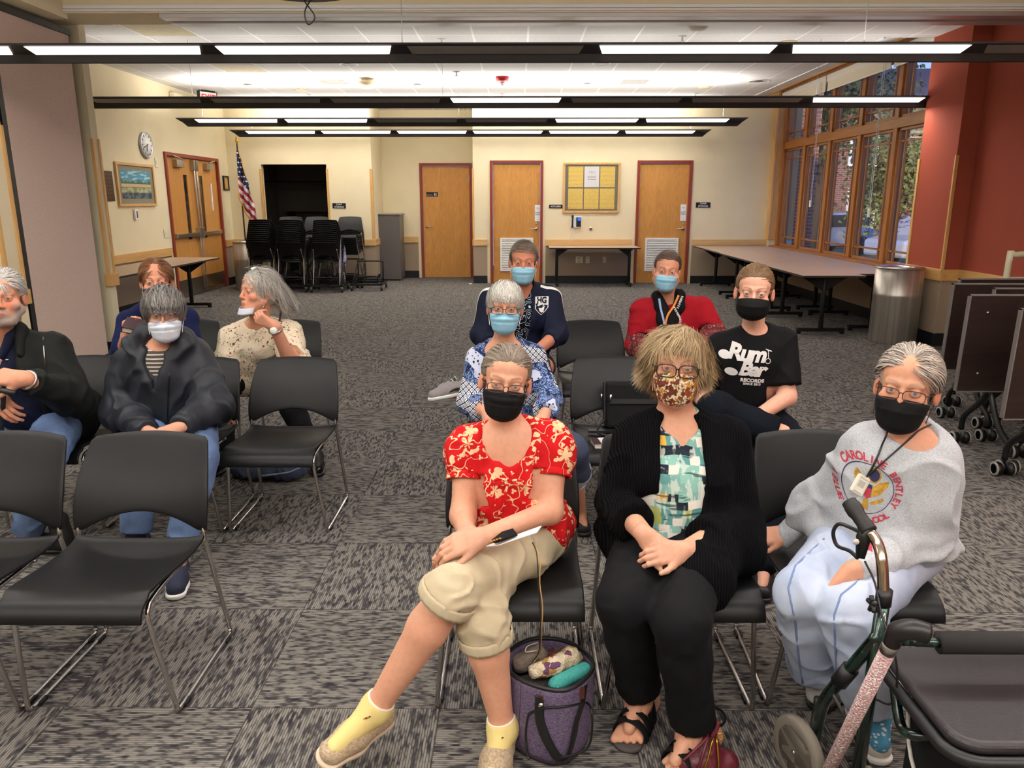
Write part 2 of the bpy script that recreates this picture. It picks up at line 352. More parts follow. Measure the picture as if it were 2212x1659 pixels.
# ---------------------------------------------------------------- doors
M_louv = mat('white_louvre', 'deded6', .5)
def frame(parent, x0, x1, y, z1, w=.05, d=.12, mi=M_frame):
    mb = MB(); mb.box(x0, x0+w, y-.03, y+d, 0, z1); mb.box(x1-w, x1, y-.03, y+d, 0, z1); mb.box(x0+w, x1-w, y-.03, y+d, z1-w, z1)
    return mb.build('door_frame', mi, parent, bevel=.004)
def lever(parent, x, y, z, sg):
    mb = MB(); mb.tube([(x, y, z), (x, y-.012, z)], .026, 16); mb.tube([(x, y-.01, z), (x, y-.05, z)], .011, 10)
    mb.tube([(x, y-.05, z), (x+sg*.03, y-.054, z+.002), (x+sg*.13, y-.05, z-.004)], [.013, .011, .008], 10)
    mb.build('door_handle', M_nickel, parent)
def hdoor(nm, x0, x1, y, sg_handle, louvre=True):
    d = tag(bpy.data.objects.new(nm, None), kind='structure'); COL.objects.link(d); d.location = ((x0+x1)/2, y, 0)
    w = (x1-x0)/2
    frame(d, -w, w, 0, ZD)
    MB().box(-w+.055, w-.055, .02, .06, .01, ZD-.055).build('leaf', M_door, d, bevel=.003)
    lever(d, sg_handle*(w-.125), .02, 1.06, -sg_handle)
    if louvre:
        MB().tube([(sg_handle*(w-.125), .022, 1.16), (sg_handle*(w-.125), .004, 1.16)], .017, 14).build('lock_cylinder', M_nickel, d)
    mb = MB()
    for z in (.3, 1.15, 2.05): mb.box(-sg_handle*(w-.065)-.008, -sg_handle*(w-.065)+.008, .008, .024, z-.06, z+.06)
    mb.build('hinge', M_nickel, d)
    if louvre:
        a, b = -.365-(-.0425)-.005, .30
        cx = .0
        f = MB(); X0, X1, Z0, Z1 = -.32, .33, .24, .885
        f.box(X0, X1, -.005, .022, Z1-.035, Z1).box(X0, X1, -.005, .022, Z0, Z0+.035).box(X0, X0+.035, -.005, .022, Z0+.035, Z1-.035).box(X1-.035, X1, -.005, .022, Z0+.035, Z1-.035)
        lv = f.build('louvre_frame', M_white, d, bevel=.003)
        s = MB()
        for i in range(17):
            zz = Z0+.045+i*.0335
            s.add([(X0+.035, .018, zz+.03), (X1-.035, .018, zz+.03), (X1-.035, .0, zz), (X0+.035, .0, zz)], [(0,1,2,3)])
        s.build('louvre_slats', M_louv, d, solid=.003)
    return d
d1 = hdoor('door_1', D1[0], D1[1], YR, -1, False)
d2 = hdoor('door_2', D2[0], D2[1], YB, 1)
d3 = hdoor('door_3', D3[0], D3[1], YB, 1)
# double door on left wall, faces +X : build in local frame then rotate
dd = tag(bpy.data.objects.new('door_4', None), kind='structure'); COL.objects.link(dd); dd.location = (XL, 13.52, 0); dd.rotation_euler = (0, 0, pi/2)
frame(dd, -1.10, 1.10, 0, 2.35, .06)
for sg in (-1, 1):
    x0, x1 = (-1.04, -.005) if sg < 0 else (.005, 1.04)
    wx0, wx1 = (sg*.32-.075, sg*.32+.075)
    mb = MB()
    mb.box(x0, wx0, .02, .06, .3, 2.285).box(wx1, x1, .02, .06, .3, 2.285).box(wx0, wx1, .02, .06, .3, .95).box(wx0, wx1, .02, .06, 2.02, 2.285)
    mb.build('leaf', M_door, dd)
    MB().box(x0, x1, .015, .06, .01, .3).build('kick_plate', M_steel, dd)
    MB().box(wx0, wx1, .035, .045, .95, 2.02).build('glass_pane', mat('dark_wire_glass', '2b2622', .08), dd)
    MB().box(x0+.1 if sg < 0 else x0+.05, x1-.05 if sg < 0 else x1-.1, -.05, .0, 1.0, 1.06).box(x0+.08, x0+.2, -.03, .02, .99, 1.07).box(x1-.2, x1-.08, -.03, .02, .99, 1.07).build('push_bar', M_steel, dd, bevel=.006)
    MB().tube([(sg*.05, -.03, 1.06), (sg*.05, -.03, 2.2)], .014, 10).tube([(sg*.05, -.03, .98), (sg*.05, -.03, .1)], .012, 8).box(sg*.05-.04, sg*.05+.04, -.06, .02, .96, 1.14).box(sg*.05-.035, sg*.05+.035, -.055, .02, 2.1, 2.27).build('latch_rod', M_nickel, dd, bevel=.004)
    MB().box(sg*.62-.14, sg*.62+.14, -.06, .02, 2.13, 2.24).tube([(sg*.55, -.07, 2.25), (sg*.85, -.05, 2.3)], .012, 8).build('door_closer', M_steel, dd, bevel=.01)
MB().box(-.02, .02, -.002, .02, 1.42, 1.9).build('paper_notice', M_white, dd, loc=(.72, .0, 0))
# ---------------------------------------------------------------- storage room content
sh = thing('storage_shelf', 'dark shelf with oak edge inside the coat storage opening', 'shelf', (-4.3, 17.9, 0))
MB().box(-1, 1.1, -.35, .3, 1.36, 1.40).build('board', mat('dark_oak', '6e5236', .6), sh)
for xx in (-.95, 1.05): MB().box(xx-.02, xx+.02, -.3, .3, 0, 1.36).build('side_panel', M_black, sh)
crod = thing('coat_rail', 'dark coat rail across the coat storage opening', 'rail', (-4.3, 17.2, 2.0))
MB().tube([(-1.3, 0, 0), (1.35, 0, 0)], .015, 8).build('rod', M_blackmetal, crod)
for i, (xx, w, h, c, lab) in enumerate([(-3.95, .24, .95, '17191f', 'dark hooded coat hanging at the left of the coat rail'), (-3.72, .22, .8, '3a3a3c', 'charcoal coat hanging in the middle of the coat rail'), (-3.45, .22, .78, '44444a', 'grey coat hanging beside the charcoal one on the rail'), (-3.22, .2, 1.1, '141418', 'long black coat hanging at the right of the coat rail')]):
    mb = MB()
    def fn(u_, v_, w=w, h=h, i=i):
        q = u_*2*pi; ww = w*(.35+.65*min(1, v_*5))*(1+.06*math.sin(q*5+i)); return (xx+ww*.5*math.cos(q), 17.2+.07*math.sin(q)*(.5+v_), 1.97-h*v_)
    mb.grid(24, 8, fn, closed_u=True)
    tag(mb.build('hanging_coat', mat('coat_%d' % i, c, .9)), lab, 'coat', 'coats in the storage opening')
# ---------------------------------------------------------------- wall things
def framed(name, lab, cat, x0, x1, z0, z1, y, fw, mframe, rz=0, base=None):
    o = thing(name, lab, cat, base or ((x0+x1)/2, y, (z0+z1)/2), rz)
    w, h = (x1-x0)/2, (z1-z0)/2
    mb = MB(); mb.box(-w, w, -.03, 0, h-fw, h).box(-w, w, -.03, 0, -h, -h+fw).box(-w, -w+fw, -.03, 0, -h+fw, h-fw).box(w-fw, w, -.03, 0, -h+fw, h-fw)
    mb.build('frame', mframe, o, bevel=.004)
    return o, w, h
bo, w, h = framed('framed_notice_board', 'oak framed board of yellow handwritten sheets above the wall phone', 'framed board', .855, 1.95, 1.365, 2.305, YB-.003, .04, M_oak)
MB().box(-w+.03, w-.03, -.012, -.002, -h+.03, h-.03).build('mat_board', mat('taupe_mat', '6f6a5c', .8), bo)
t = NT('handwritten_yellow', .8); x, y, z = t.xyz()
ln = t.m('FRACT', t.m('MULTIPLY', z, 42)); scr = t.step(t.noise(t.comb(t.m('MULTIPLY', x, 90), t.m('FLOOR', t.m('MULTIPLY', z, 42)), t.m('MULTIPLY', z, 160)), 1, 2), .52, .03)
li = t.m('MULTIPLY', t.m('GREATER_THAN', ln, .45), scr)
t.col(t.mix(li, lin('dfbf66'), lin('a58540'))); M_yel = t.mat
cw, chh = .285, .385
for i in range(3):
    for j in range(2):
        cx = -.305+i*.305; cz = .205-j*.41
        wht = (i == 1 and j == 0)
        p = MB().box(cx-cw/2, cx+cw/2, -.016, -.011, cz-chh/2, cz+chh/2).build('sheet', mat('white_sheet', 'd5d3d2', .8) if wht else M_yel, bo)
        if wht:
            p['label'] = 'white title sheet'
            for k, (tx_, s_) in enumerate([('Dedicated', .026), ('to', .02), ('the Garden', .034), ('for Reading', .034)]):
                text('writing', tx_, s_, FACE((cx, -.017, cz+.09-k*.045)), mat('grey_ink', '4a4a4c', .7), p, shear=.3)
# kitchen / chair storage / coat storage / restroom / staff only signs
M_sign = mat('black_sign', '101010', .4); M_lett = mat('sign_letters', 'e8e8e8', .6)
def sign(name, lab, x0, x1, z0, z1, y, lines, sz, msign=M_sign, ml=M_lett, rz=0, loc=None, extra=None):
    o = thing(name, lab, 'sign', loc or ((x0+x1)/2, y, (z0+z1)/2), rz); w, h = (x1-x0)/2, (z1-z0)/2
    MB().box(-w, w, -.008, 0, -h, h).build('plate', msign, o, bevel=.002)
    for i, l in enumerate(lines):
        text('lettering', l, sz, FACE((0, -.009, (len(lines)-1)*sz*.55-i*sz*1.1)), ml, o, bold=.0006)
    return o
sign('kitchen_sign', 'small black KITCHEN sign left of the framed board', .59, .85, 1.452, 1.52, YB-.003, ['KITCHEN'], .045)
sign('chair_storage_sign', 'small black CHAIR STORAGE sign right of the right hand door', 3.43, 3.71, 1.465, 1.565, YB-.003, ['CHAIR', 'STORAGE'], .044)
sign('coat_storage_sign', 'small black COAT STORAGE sign right of the dark opening', -3.62, -3.36, 1.452, 1.548, YB-.003, ['COAT', 'STORAGE'], .042)
rs = sign('restroom_sign', 'black restroom sign with white figures on the recessed door', -1.92, -1.68, 1.68, 1.77, YR+.018, [], .03)
text('lettering', 'Restroom', .03, FACE((-.05, -.009, -.015)), M_lett, rs)
mb = MB()
for k, xx in enumerate((.055, .085)):
    mb.lathe([(0, 0), (.007, .002), (.007, .008), (0, .012)], (xx, -.01, .018), 8); mb.prism([(xx-.009, -.03), (xx+.009, -.03), (xx+(.004 if k else .008), .016), (xx-(.004 if k else .008), .016)], .0, .002, M=TR((0, -.0085, 0), pi/2))
mb.build('figures', M_lett, rs)
M_paper = mat('white_notice', 'e9e9ec', .7); M_ink = mat('dark_ink', '35353c', .7)
for (xa, zt, dn) in ((.37, 1.52, 'middle door'), (3.20, 1.53, 'right hand door')):
    s = thing('staff_only_sign', 'white vertical STAFF ONLY notice on the %s' % dn, 'sign', (xa, YB+.018, zt-.16), 0)
    MB().box(-.055, .055, -.004, 0, -.155, .155).build('plate', M_paper, s)
    text('lettering', 'STAFF\nONLY', .036, FACE((0, -.0045, -.01)), M_ink, s, bold=.0006)
    MB().box(-.025, .028, -.0048, -.004, .082, .086).box(-.02, .03, -.0048, -.004, .094, .097).box(-.03, .0, -.0048, -.004, .104, .108).box(-.02, .02, -.0048, -.004, -.121, -.118).build('small_print', mat('grey_ink', '4a4a4c', .7), s)
# wall phone
ph = thing('wall_phone', 'black and white wall phone with lit blue screen under the framed board', 'phone', (1.125, YB-.002, 1.2))
MB().box(-.11, .1, -.04, 0, -.115, .09).build('body', M_white, ph, bevel=.01)
MB().box(-.005, .088, -.052, -.04, -.1, .085).build('keypad', M_black, ph, bevel=.006)
MB().box(.02, .078, -.056, -.052, .02, .075).build('screen', mat('blue_screen', '1a4fd0', .3, emit='2b62ff', es=1.2), ph)
MB().tube(spline([(-.08, -.07, .125), (-.08, -.085, .05), (-.08, -.085, -.04), (-.08, -.07, -.11)], 4), [.024]*3+[.017]*8+[.024]*2, 12).build('handset', M_black, ph)
MB().tube(spline([(-.07, -.03, -.11), (-.1, -.05, -.2), (-.12, -.04, -.32), (-.085, -.03, -.34), (-.06, -.03, -.24), (-.06, -.02, -.11)], 6), .006, 6).build('cord', M_white, ph)
kp = thing('key_switch', 'small round metal key switch on the wall right of the phone', 'switch', (1.408, YB-.002, 1.064))
MB().tube([(0, 0, 0), (0, -.014, 0)], .032, 20).build('ring', M_nickel, kp); MB().tube([(0, -.012, 0), (0, -.018, 0)], .018, 16).build('keyway', M_black, kp)
def outlet(lab, x, z, w, h, y=YB-.003, col=M_offwhite, rz=0, loc=None, n=2, name='outlet_plate'):
    o = thing(name, lab, 'outlet' if name == 'outlet_plate' else 'switch', loc or (x, y, z), rz)
    MB().box(-w/2, w/2, -.008, 0, -h/2, h/2).build('plate', col, o, bevel=.003)
    mb = MB()
    for k in range(n): mb.box(-w/4, w/4, -.012, -.007, (k-.5)*h*.45-h*.14 if n > 1 else -h*.2, (k-.5)*h*.45+h*.14 if n > 1 else h*.2)
    mb.build('socket', mat('ivory_dark', 'b9b29b', .5) if name == 'outlet_plate' else col, o)
outlet('double ivory outlet plate under the wall table, leftmost of three', 1.195, .463, .14, .13, y=YB-.008)
outlet('single ivory outlet plate under the wall table, middle of three', 1.36, .463, .075, .13, y=YB-.008)
outlet('single metal outlet plate under the wall table, rightmost of three', 1.69, .463, .07, .12, col=M_nickel, y=YB-.008)
# left wall things (face +X => rz=pi/2)
ck = thing('wall_clock', 'round white wall clock with silver rim above the framed painting', 'clock', (XL+.003, 11.84, 2.405), pi/2)
MB().lathe([(0, 0), (.19, 0), (.19, .03), (.175, .04), (.168, .028), (0, .026)], n=40, M=TR(rx=pi/2)).build('rim', mat('silver_rim', 'b9bcc2', .35, .7), ck)
MB().lathe([(0, .027), (.17, .027), (.17, .03), (0, .031)], n=40, M=TR(rx=pi/2)).build('dial', M_white, ck)
mb = MB()
for k in range(12): mb.box(-.006, .006, -.034, -.031, .125, .155, M=TR(ry=k*pi/6))
mb.build('hour_marks', M_black, ck)
MB().box(-.007, .007, -.037, -.034, -.02, .095, M=TR(ry=math.radians(192))).box(-.005, .005, -.04, -.037, -.03, .135, M=TR(ry=math.radians(250))).build('hands', M_black, ck)
pt_, w, h = framed('framed_painting', 'oak framed landscape painting of trees and a low building', 'painting', 0, 1.12, 0, .61, 0, .04, M_oak, pi/2, (XL+.003, 11.42, 1.82))
MB().box(-w+.03, w-.03, -.012, -.002, -h+.03, h-.03).build('mat_board', mat('taupe_mat2', '8b8672', .8), pt_)
t = NT('landscape_canvas', .7); x, y, z = t.xyz()
n = t.noise(t.vmul(t.obj(), (9, 1, 14)), 1, 4); nt_ = t.noise(t.comb(t.m('MULTIPLY', x, 22), 0., t.m('MULTIPLY', z, 5)), 1, 3)
c = t.mix(t.step(t.noise(t.comb(t.m('ADD', x, t.m('MULTIPLY', z, -1.5)), 0., t.m('MULTIPLY', z, 6)), 4, 2), .55, .05), lin('4f93ae'), lin('a9cdd2'))
c = t.mix(t.step(t.m('ADD', z, t.m('MULTIPLY', nt_, -.2)), -.05, .015), lin('4d6a4f'), c)
c = t.mix(t.step(z, -.04, .01), t.mix(t.step(n, .5, .1), lin('b7b18c'), lin('7e8a5c')), c)
c = t.mix(t.m('MULTIPLY', t.step(z, -.04, .004), t.m('LESS_THAN', t.m('ABSOLUTE', t.m('SUBTRACT', z, -.01)), .022)), c, lin('c9ac80'))
c = t.mix(t.step(z, -.11, .01), t.mix(t.step(n, .48, .04), lin('5d6c74'), lin('3a4348')), c)
t.col(c)
MB().box(-w+.12, w-.12, -.014, -.011, -h+.11, h-.11).build('canvas', t.mat, pt_)
pq = thing('bronze_plaque', 'dark bronze plaque on the left wall beside the painting', 'plaque', (XL+.003, 10.62, 1.79), pi/2)
MB().box(-.15, .15, -.012, 0, -.2, .2).build('plate', mat('bronze', '4d3a2c', .45, .6), pq, bevel=.003)
mb = MB()
for k in range(7): mb.box(-.12, .12, -.015, -.011, .15-k*.05, .155-k*.05)
mb.build('lettering', mat('bronze_light', '7a5c3c', .4, .6), pq)
th = thing('thermostat', 'small white thermostat below the framed painting', 'thermostat', (XL+.003, 11.3, 1.40), pi/2)
MB().box(-.045, .045, -.03, 0, -.075, .075).build('body', M_white, th, bevel=.006); MB().box(-.01, .025, -.032, -.029, -.05, .05).build('display', mat('grey_lcd', '55564f', .4), th)
outlet('ivory switch plate high on the left wall right of the clock', 0, 0, .09, .15, loc=(XL+.003, 12.15, 2.17), rz=pi/2, n=1, name='switch_plate')
outlet('wide ivory switch plate left of the double door push bar', 0, 0, .17, .13, loc=(XL+.003, 12.24, 1.09), rz=pi/2, n=1, name='switch_plate')
outlet('narrow ivory switch plate between double door and flag', 0, 0, .07, .12, loc=(XL+.003, 14.95, 1.19), rz=pi/2, n=1, name='switch_plate')
sf, w, h = framed('framed_certificate', 'small black framed gold certificate left of the flag', 'framed certificate', 0, .26, 0, .27, 0, .028, M_black, pi/2, (XL+.003, 14.93, 1.92))
MB().box(-w+.02, w-.02, -.012, -.002, -h+.02, h-.02).build('certificate', mat('gold_paper', 'c79a55', .7, var=.3, vs=60), sf)
ex = thing('exit_sign', 'red and white EXIT sign hanging from the ceiling above the double door', 'exit sign', (-5.2, 13.4, 3.265), .95)
MB().box(-.17, .17, -.03, .03, -.11, .1).build('housing', M_black, ex, bevel=.004)
MB().box(-.15, .15, -.033, -.03, -.095, .085).build('face', M_white, ex)
text('lettering', 'EXIT', .13, FACE((0, -.035, 0)), mat('exit_red', 'c8202c', .5, emit='ff2020', es=.6), ex, bold=.003)
MB().box(-.12, .12, -.05, .05, .1, ZC-3.265).build('canopy', M_black, ex)
em = thing('emergency_light', 'ivory two headed emergency light high on the left wall', 'emergency light', (XL+.003, 13.0, 3.2), pi/2)
MB().box(-.16, .16, -.09, 0, -.06, .09).build('housing', M_offwhite, em, bevel=.015)
for sx in (-.11, .11): MB().lathe([(0, 0), (.03, .01), (.05, .05), (.052, .06), (0, .055)], n=18, M=TR((sx, -.08, -.07), pi/2+.5)).build('lamp_head', M_offwhite, em)
# cabinet (tall grey pedestal) in recess
gc = thing('grey_cabinet', 'tall grey pedestal cabinet standing in the recess beside the chair racks', 'cabinet', (-2.6, 15.9, 0))
MB().box(-.24, .2, -.28, .26, .03, 1.31).build('body', mat('grey_laminate', '5f5a58', .35), gc, bevel=.006)
MB().box(-.26, .22, -.30, .28, 1.31, 1.335).build('top', mat('grey_laminate_top', '6d6866', .3), gc, bevel=.004)
MB().box(-.22, .18, -.26, .24, 0, .03).build('plinth', M_black, gc)
# ================================================================= CEILING THINGS
M_lens = mat('lit_lens', 'ffffff', .4, emit='fff3ec', es=2.6); M_dim = mat('unlit_lens', '8a8784', .5, var=.15, vs=200)
M_fix = mat('fixture_black', '2b2827', .6)
M_glow = mat('tube_glow', 'ffffff', .4, emit='fff6ee', es=9.)
def pendant(lab, X0, seg, n, Y, Z, lit, cables, E=60, gap=.17, dn=0.):
    o = thing('pendant_light', lab, 'ceiling light', (X0, Y, Z), 0, 'long linear pendant lights')
    L = seg*n
    A = (-.105, .045); B = (0, .0); C = (.012, -.055); D = (.02, -.06); Eg = (.13, .05); G = (.12, .06); Hh = (-.095, .06)
    # body: cross-section prism with slanted ends
    sec = [A, B, C, D, Eg, G, Hh]
    vs = []; fs = []
    for s_, e in ((-1, 0), (1, L)):
        for (yy, zz) in sec: vs.append((e+s_*(.10+.14*(zz+.06)/.12), yy, zz))
    k = len(sec)
    for i in range(k): fs.append((i, (i+1)%k, k+(i+1)%k, k+i))
    fs.append(tuple(range(k))[::-1]); fs.append(tuple(range(k, 2*k)))
    MB().add(vs, fs).build('housing', M_fix, o)
    for i in range(n):
        x0, x1 = i*seg+gap/2, (i+1)*seg-gap/2; on = lit[i] == '1'
        p = MB(); q = lambda f_: (A[0]+(B[0]-A[0])*f_, A[1]+(B[1]-A[1])*f_-.002)
        a, b = q(.06), q(.93); nrm = .004
        p.add([(x0-.03, a[0]-nrm, a[1]-nrm), (x1+.03, a[0]-nrm, a[1]-nrm), (x1, b[0]-nrm, b[1]-nrm), (x0, b[0]-nrm, b[1]-nrm)], [(0,1,2,3)])
        p.build('lens', M_lens if on else M_dim, o, fix=False)
    for cx in cables:
        MB().tube([(cx, 0, .05), (cx, 0, ZC-Z)], .0022, 5).build('suspension_cable', mat('cable_grey', '9a9894', .4, .6), o)
    # real light: up and down
    for i in range(n):
        if True:
            ld = bpy.data.lights.new('lamp', 'AREA'); ld.shape = 'RECTANGLE'; ld.size = seg*.85; ld.size_y = .25; ld.energy = E; ld.color = (1, .955, .91)
            lo = bpy.data.objects.new('lamp', ld); COL.objects.link(lo); lo.parent = o; lo.location = ((i+.5)*seg, .01, .09); lo.rotation_euler = (pi, 0, 0)
            if dn and lit[i] == '1':
                ld2 = bpy.data.lights.new('lamp', 'AREA'); ld2.shape = 'RECTANGLE'; ld2.size = seg*.85; ld2.size_y = .1; ld2.energy = dn; ld2.color = (1, .955, .91)
                lo = bpy.data.objects.new('lamp', ld2); COL.objects.link(lo); lo.parent = o; lo.location = ((i+.5)*seg, -.08, -.075); lo.rotation_euler = (0, 0, 0)
    return o
EU = 34; ED = 7
pendant('nearest long black pendant light spanning the whole width of the picture', -5.0, 1.38, 7, 5.95, 2.64, '1110110', [.45, 4.15, 7.5], EU*.1, dn=ED)
pendant('second long black pendant light, mostly unlit with a lit centre lens', -4.98, 1.38, 7, 9.3, 2.70, '0001001', [1.2, 4.1, 8.4], EU*.13, dn=ED*2)
pendant('third pendant light, four lit lenses and two dark ones in the middle', -5.02, 1.38, 6, 12.3, 2.77, '110011', [.15, 4.1, 8.15], EU*.8, dn=ED)
pendant('farthest pendant light in front of the back wall, all six lenses lit', -5.03, 1.38, 6, 14.55, 2.79, '111111', [.15, 4.1, 8.15], EU*.65, dn=ED)
pendant('added unseen pendant light over the seated front rows, lighting the foreground', -5.55, 1.38, 8, 2.7, 2.75, '11111111', [1.0, 4.7, 8.], EU, dn=ED*1.2)  # unseen fixture added above the view to light the foreground
pendant('added unseen pendant light behind the camera, lighting the foreground', -5.55, 1.38, 8, -.6, 2.75, '11111111', [1.0, 4.7, 8.], EU*1.3, dn=ED*2.6)  # another unseen fixture, added behind the camera as light for the front rows
def onceil(px, py, z=ZC):
    d = ray(px, py); t_ = (z-HC)/d.z; return Vector((d.x*t_, d.y*t_, z))
M_can = mat('downlight_reflector', 'd8d4ce', .3, .6); M_ceilw = mat('ceiling_white', 'e9e7e0', .6)
M_beige = mat('beige_cover', 'd9c7a0', .6)
def can(px, py, lab, r=.15):
    p = onceil(px, py); o = thing('downlight', lab, 'downlight', p, 0, 'recessed ceiling downlights')
    MB().lathe([(r+.018, 0), (r+.018, -.006), (r, -.008), (r-.002, .0)], n=28).build('trim_ring', M_ceilw, o)
    mb = MB()
    for k in range(10):
        a0 = k*2*pi/10; a1 = (k+1)*2*pi/10
        mb.add([(r*.98*math.cos(a0), r*.98*math.sin(a0), -.003), (r*.98*math.cos(a1), r*.98*math.sin(a1), -.003), (r*.35*math.cos((a0+a1)/2), r*.35*math.sin((a0+a1)/2), -.001)], [(0,1,2)])
    mb.build('reflector', M_can, o, solid=.002)
    MB().lathe([(0, -.004), (r*.4, -.004), (r*.4, -.002)], n=18).build('bulb', mat('dark_bulb', '4c4640', .3), o)
for (px, py, lab) in [(212, 46, 'round chrome downlight near the top of the beige partition'), (535, 182, 'small downlight above the double door, left of the vent'), (612, 212, 'small downlight above the coat storage opening'),
    (901, 182, 'downlight left of the red strobe'), (930, 212, 'downlight above the recessed door'), (1268, 180, 'downlight right of the red strobe'), (1247, 211, 'downlight above the framed board'),
    (1362, 44, 'downlight beside the ceiling dome at the top'), (1940, 40, 'downlight near the top of the red wall'), (1639, 175, 'downlight near the window, nearer of two'), (1566, 208, 'downlight near the window, farther of two'), (735, 44, 'downlight beside the dangling black cable')]:
    can(px, py, lab)
def disc(name, px, py, prof, lab, cat, m, group=None):
    p = onceil(px, py); o = thing(name, lab, cat, p, 0, group); MB().lathe(prof, n=28).build('body', m, o); return o
for (px, py, lab) in [(452, 98, 'round white ceiling speaker above the nearest pendant, left'), (753, 138, 'round white ceiling speaker left of the smoke detector'), (1300, 136, 'round white ceiling speaker right of the red strobe')]:
    o = disc('ceiling_speaker', px, py, [(.13, 0), (.13, -.008), (.105, -.012), (.1, -.004), (0, -.006)], lab, 'speaker', M_ceilw, 'round ceiling speakers')
    MB().lathe([(0, -.0075), (.1, -.0065)], n=28).build('grille', mat('speaker_grille', 'a9a6a0', .6), o)
for (px, py, lab) in [(1522, 188, 'flat beige sensor disc near the window cove'), (1703, 90, 'flat beige sensor disc above the nearest pendant'), (1100, 48, 'flat beige sensor disc at the top of the ceiling'), (650, 194, 'flat beige sensor disc above the coat storage')]:
    disc('ceiling_sensor', px, py, [(.1, 0), (.1, -.012), (.085, -.018), (0, -.018)], lab, 'sensor', M_beige, 'beige ceiling discs')
disc('smoke_detector', 793, 170, [(.09, 0), (.09, -.03), (.15, -.045), (.155, -.07), (.12, -.12), (.05, -.14), (0, -.14)], 'domed beige smoke detector left of the red strobe', 'smoke detector', M_beige)
disc('dome_camera', 1508, 40, [(.13, 0), (.13, -.02), (.1, -.09), (.06, -.11), (0, -.11)], 'white ceiling dome at the top right of centre', 'dome', M_ceilw)
st = disc('fire_strobe', 1085, 166, [(.1, 0), (.1, -.02), (.085, -.06), (.05, -.075), (0, -.075)], 'red fire alarm strobe on the ceiling in the centre', 'fire alarm', mat('alarm_red', 'b3121c', .4))
MB().lathe([(.035, -.07), (.035, -.11), (.02, -.13), (0, -.13)], n=16).build('lens', mat('clear_lens', 'e8e8ee', .15), st)
for (px, py, lab) in [(1085, 203, 'small white sprinkler head below the red strobe'), (1502, 202, 'small white sprinkler head near the beige disc'), (669, 204, 'small white sprinkler head right of the vent'), (986, 155, 'small white ceiling fitting left of the strobe'), (954, 84, 'small white ceiling fitting above the nearest pendant'), (1474, 78, 'small white ceiling fitting right of centre above the nearest pendant')]:
    disc('sprinkler_head', px, py, [(.05, 0), (.05, -.006), (.012, -.01), (.012, -.05), (.03, -.055), (.03, -.06), (0, -.06)], lab, 'sprinkler', M_ceilw, 'sprinkler heads')
for (px, py, lab) in [(722, 177, 'square ceiling air vent left of the smoke detector'), (1370, 176, 'square ceiling air vent right of the downlight')]:
    p = onceil(px, py); o = thing('air_vent', lab, 'vent', p, 0, 'ceiling air vents')
    MB().box(-.3, .3, -.3, .3, -.006, -.001).build('plate', M_ceilw, o)
    mb = MB()
    for k in range(9): mb.box(-.2, .2, -.19+k*.042, -.17+k*.042, -.014, -.006)
    mb.build('slat', M_blackmetal if False else mat('vent_shadow', '77746e', .6), o)
for (px, py, lab) in [(563, 149, 'beige ceiling panel above the double door'), (690, 209, 'beige ceiling panel above the coat storage'), (405, 67, 'stained beige ceiling panel near the partition')]:
    p = onceil(px, py); p.x = .1+.61*(math.floor((p.x-.1)/.61)+.5); p.y = 8.48+.61*(math.floor((p.y-8.48)/.61)+.5)
    tag(MB().box(-.29, .29, -.29, .29, -.004, 0).build('ceiling_panel', mat('beige_panel', 'cbbf9d', .8, var=.1, vs=12), loc=p), lab, 'ceiling panel', 'beige ceiling panels')
pj_ = thing('ceiling_projector', 'dark projector underside just inside the top edge with dangling cables', 'projector', at(645, -27, 3.4))
MB().lathe([(0, 0), (.24, .0), (.26, .02), (.26, .05), (.2, .09), (0, .09)], n=28).build('body', mat('dark_grey_plastic', '2e2c2e', .5), pj_)
MB().tube([(0, 0, .09), (0, 0, .45)], .03, 12).build('mount_pole', M_black, pj_)
MB().tube(spline([(.0, 0, .0), (.02, 0, -.05), (.06, 0, -.11), (.03, 0, -.14), (.02, 0, -.09), (.06, 0, -.03), (.08, 0, 0.)], 6), .003, 6).build('cable', M_black, pj_)
# ================================================================= WINDOW WALL + OUTSIDE
walls('wall_rear', [(-9, 9, -4.1, -4, 0, ZC, 0)], [M_cream]); walls('wall_near_side', [(-9, -8.9, -4, 6.28, 0, ZC, 0), (-8.9, -4.6, 5.9, 6.28, 0, ZC, 0)], [M_cream]); walls('wall_right_near', [(4.87, 5.3, -4, 1.0, 0, ZC, 0)], [M_red])
M_wood2 = wood('window_wood', '8a5526', 'b87a3c', 'z', 1, .4); M_wood2y = wood('window_wood_y', '8a5526', 'b87a3c', 'y', 1, .4)
GY = [15.0, 13.95, 12.85, 11.75, 10.65, 9.55, 9.1]
ZT = 3.52
mb = MB()
for i, g in enumerate(GY): 
    if 0 < i < 6: mb.box(5.0, 5.13, g-.055, g+.055, .76, ZT)
mb.box(4.97, 5.17, 14.94, 15.02, .76, ZT)
tag(mb.build('trim_window_mullions', M_wood2, bevel=.006), kind='structure')
mb = MB(); mb.box(4.993, 5.125, 9.1, 15.0, 2.53, 2.66).box(4.86, 5.2, 9.1, 15.0, .715, .76).box(4.9, 5.17, 9.1, 15.0, ZT, 3.72)
tag(mb.build('trim_window_rails', M_wood2y, bevel=.006), kind='structure')
tag(MB().box(4.85, 5.3, 15.0, 15.06, .86, 3.7).box(4.82, 4.86, 14.98, YB, .86, 3.7).build('trim_window_jamb', M_oak, bevel=.004), kind='structure')
tag(MB().box(4.62, 4.66, 9.25, 15.05, 3.50, 3.58).build('trim_window_head', M_oaky, bevel=.004), kind='structure')
g = bpy.data.materials.new('window_glass'); g.use_nodes = True; nt = g.node_tree; nt.nodes.clear()
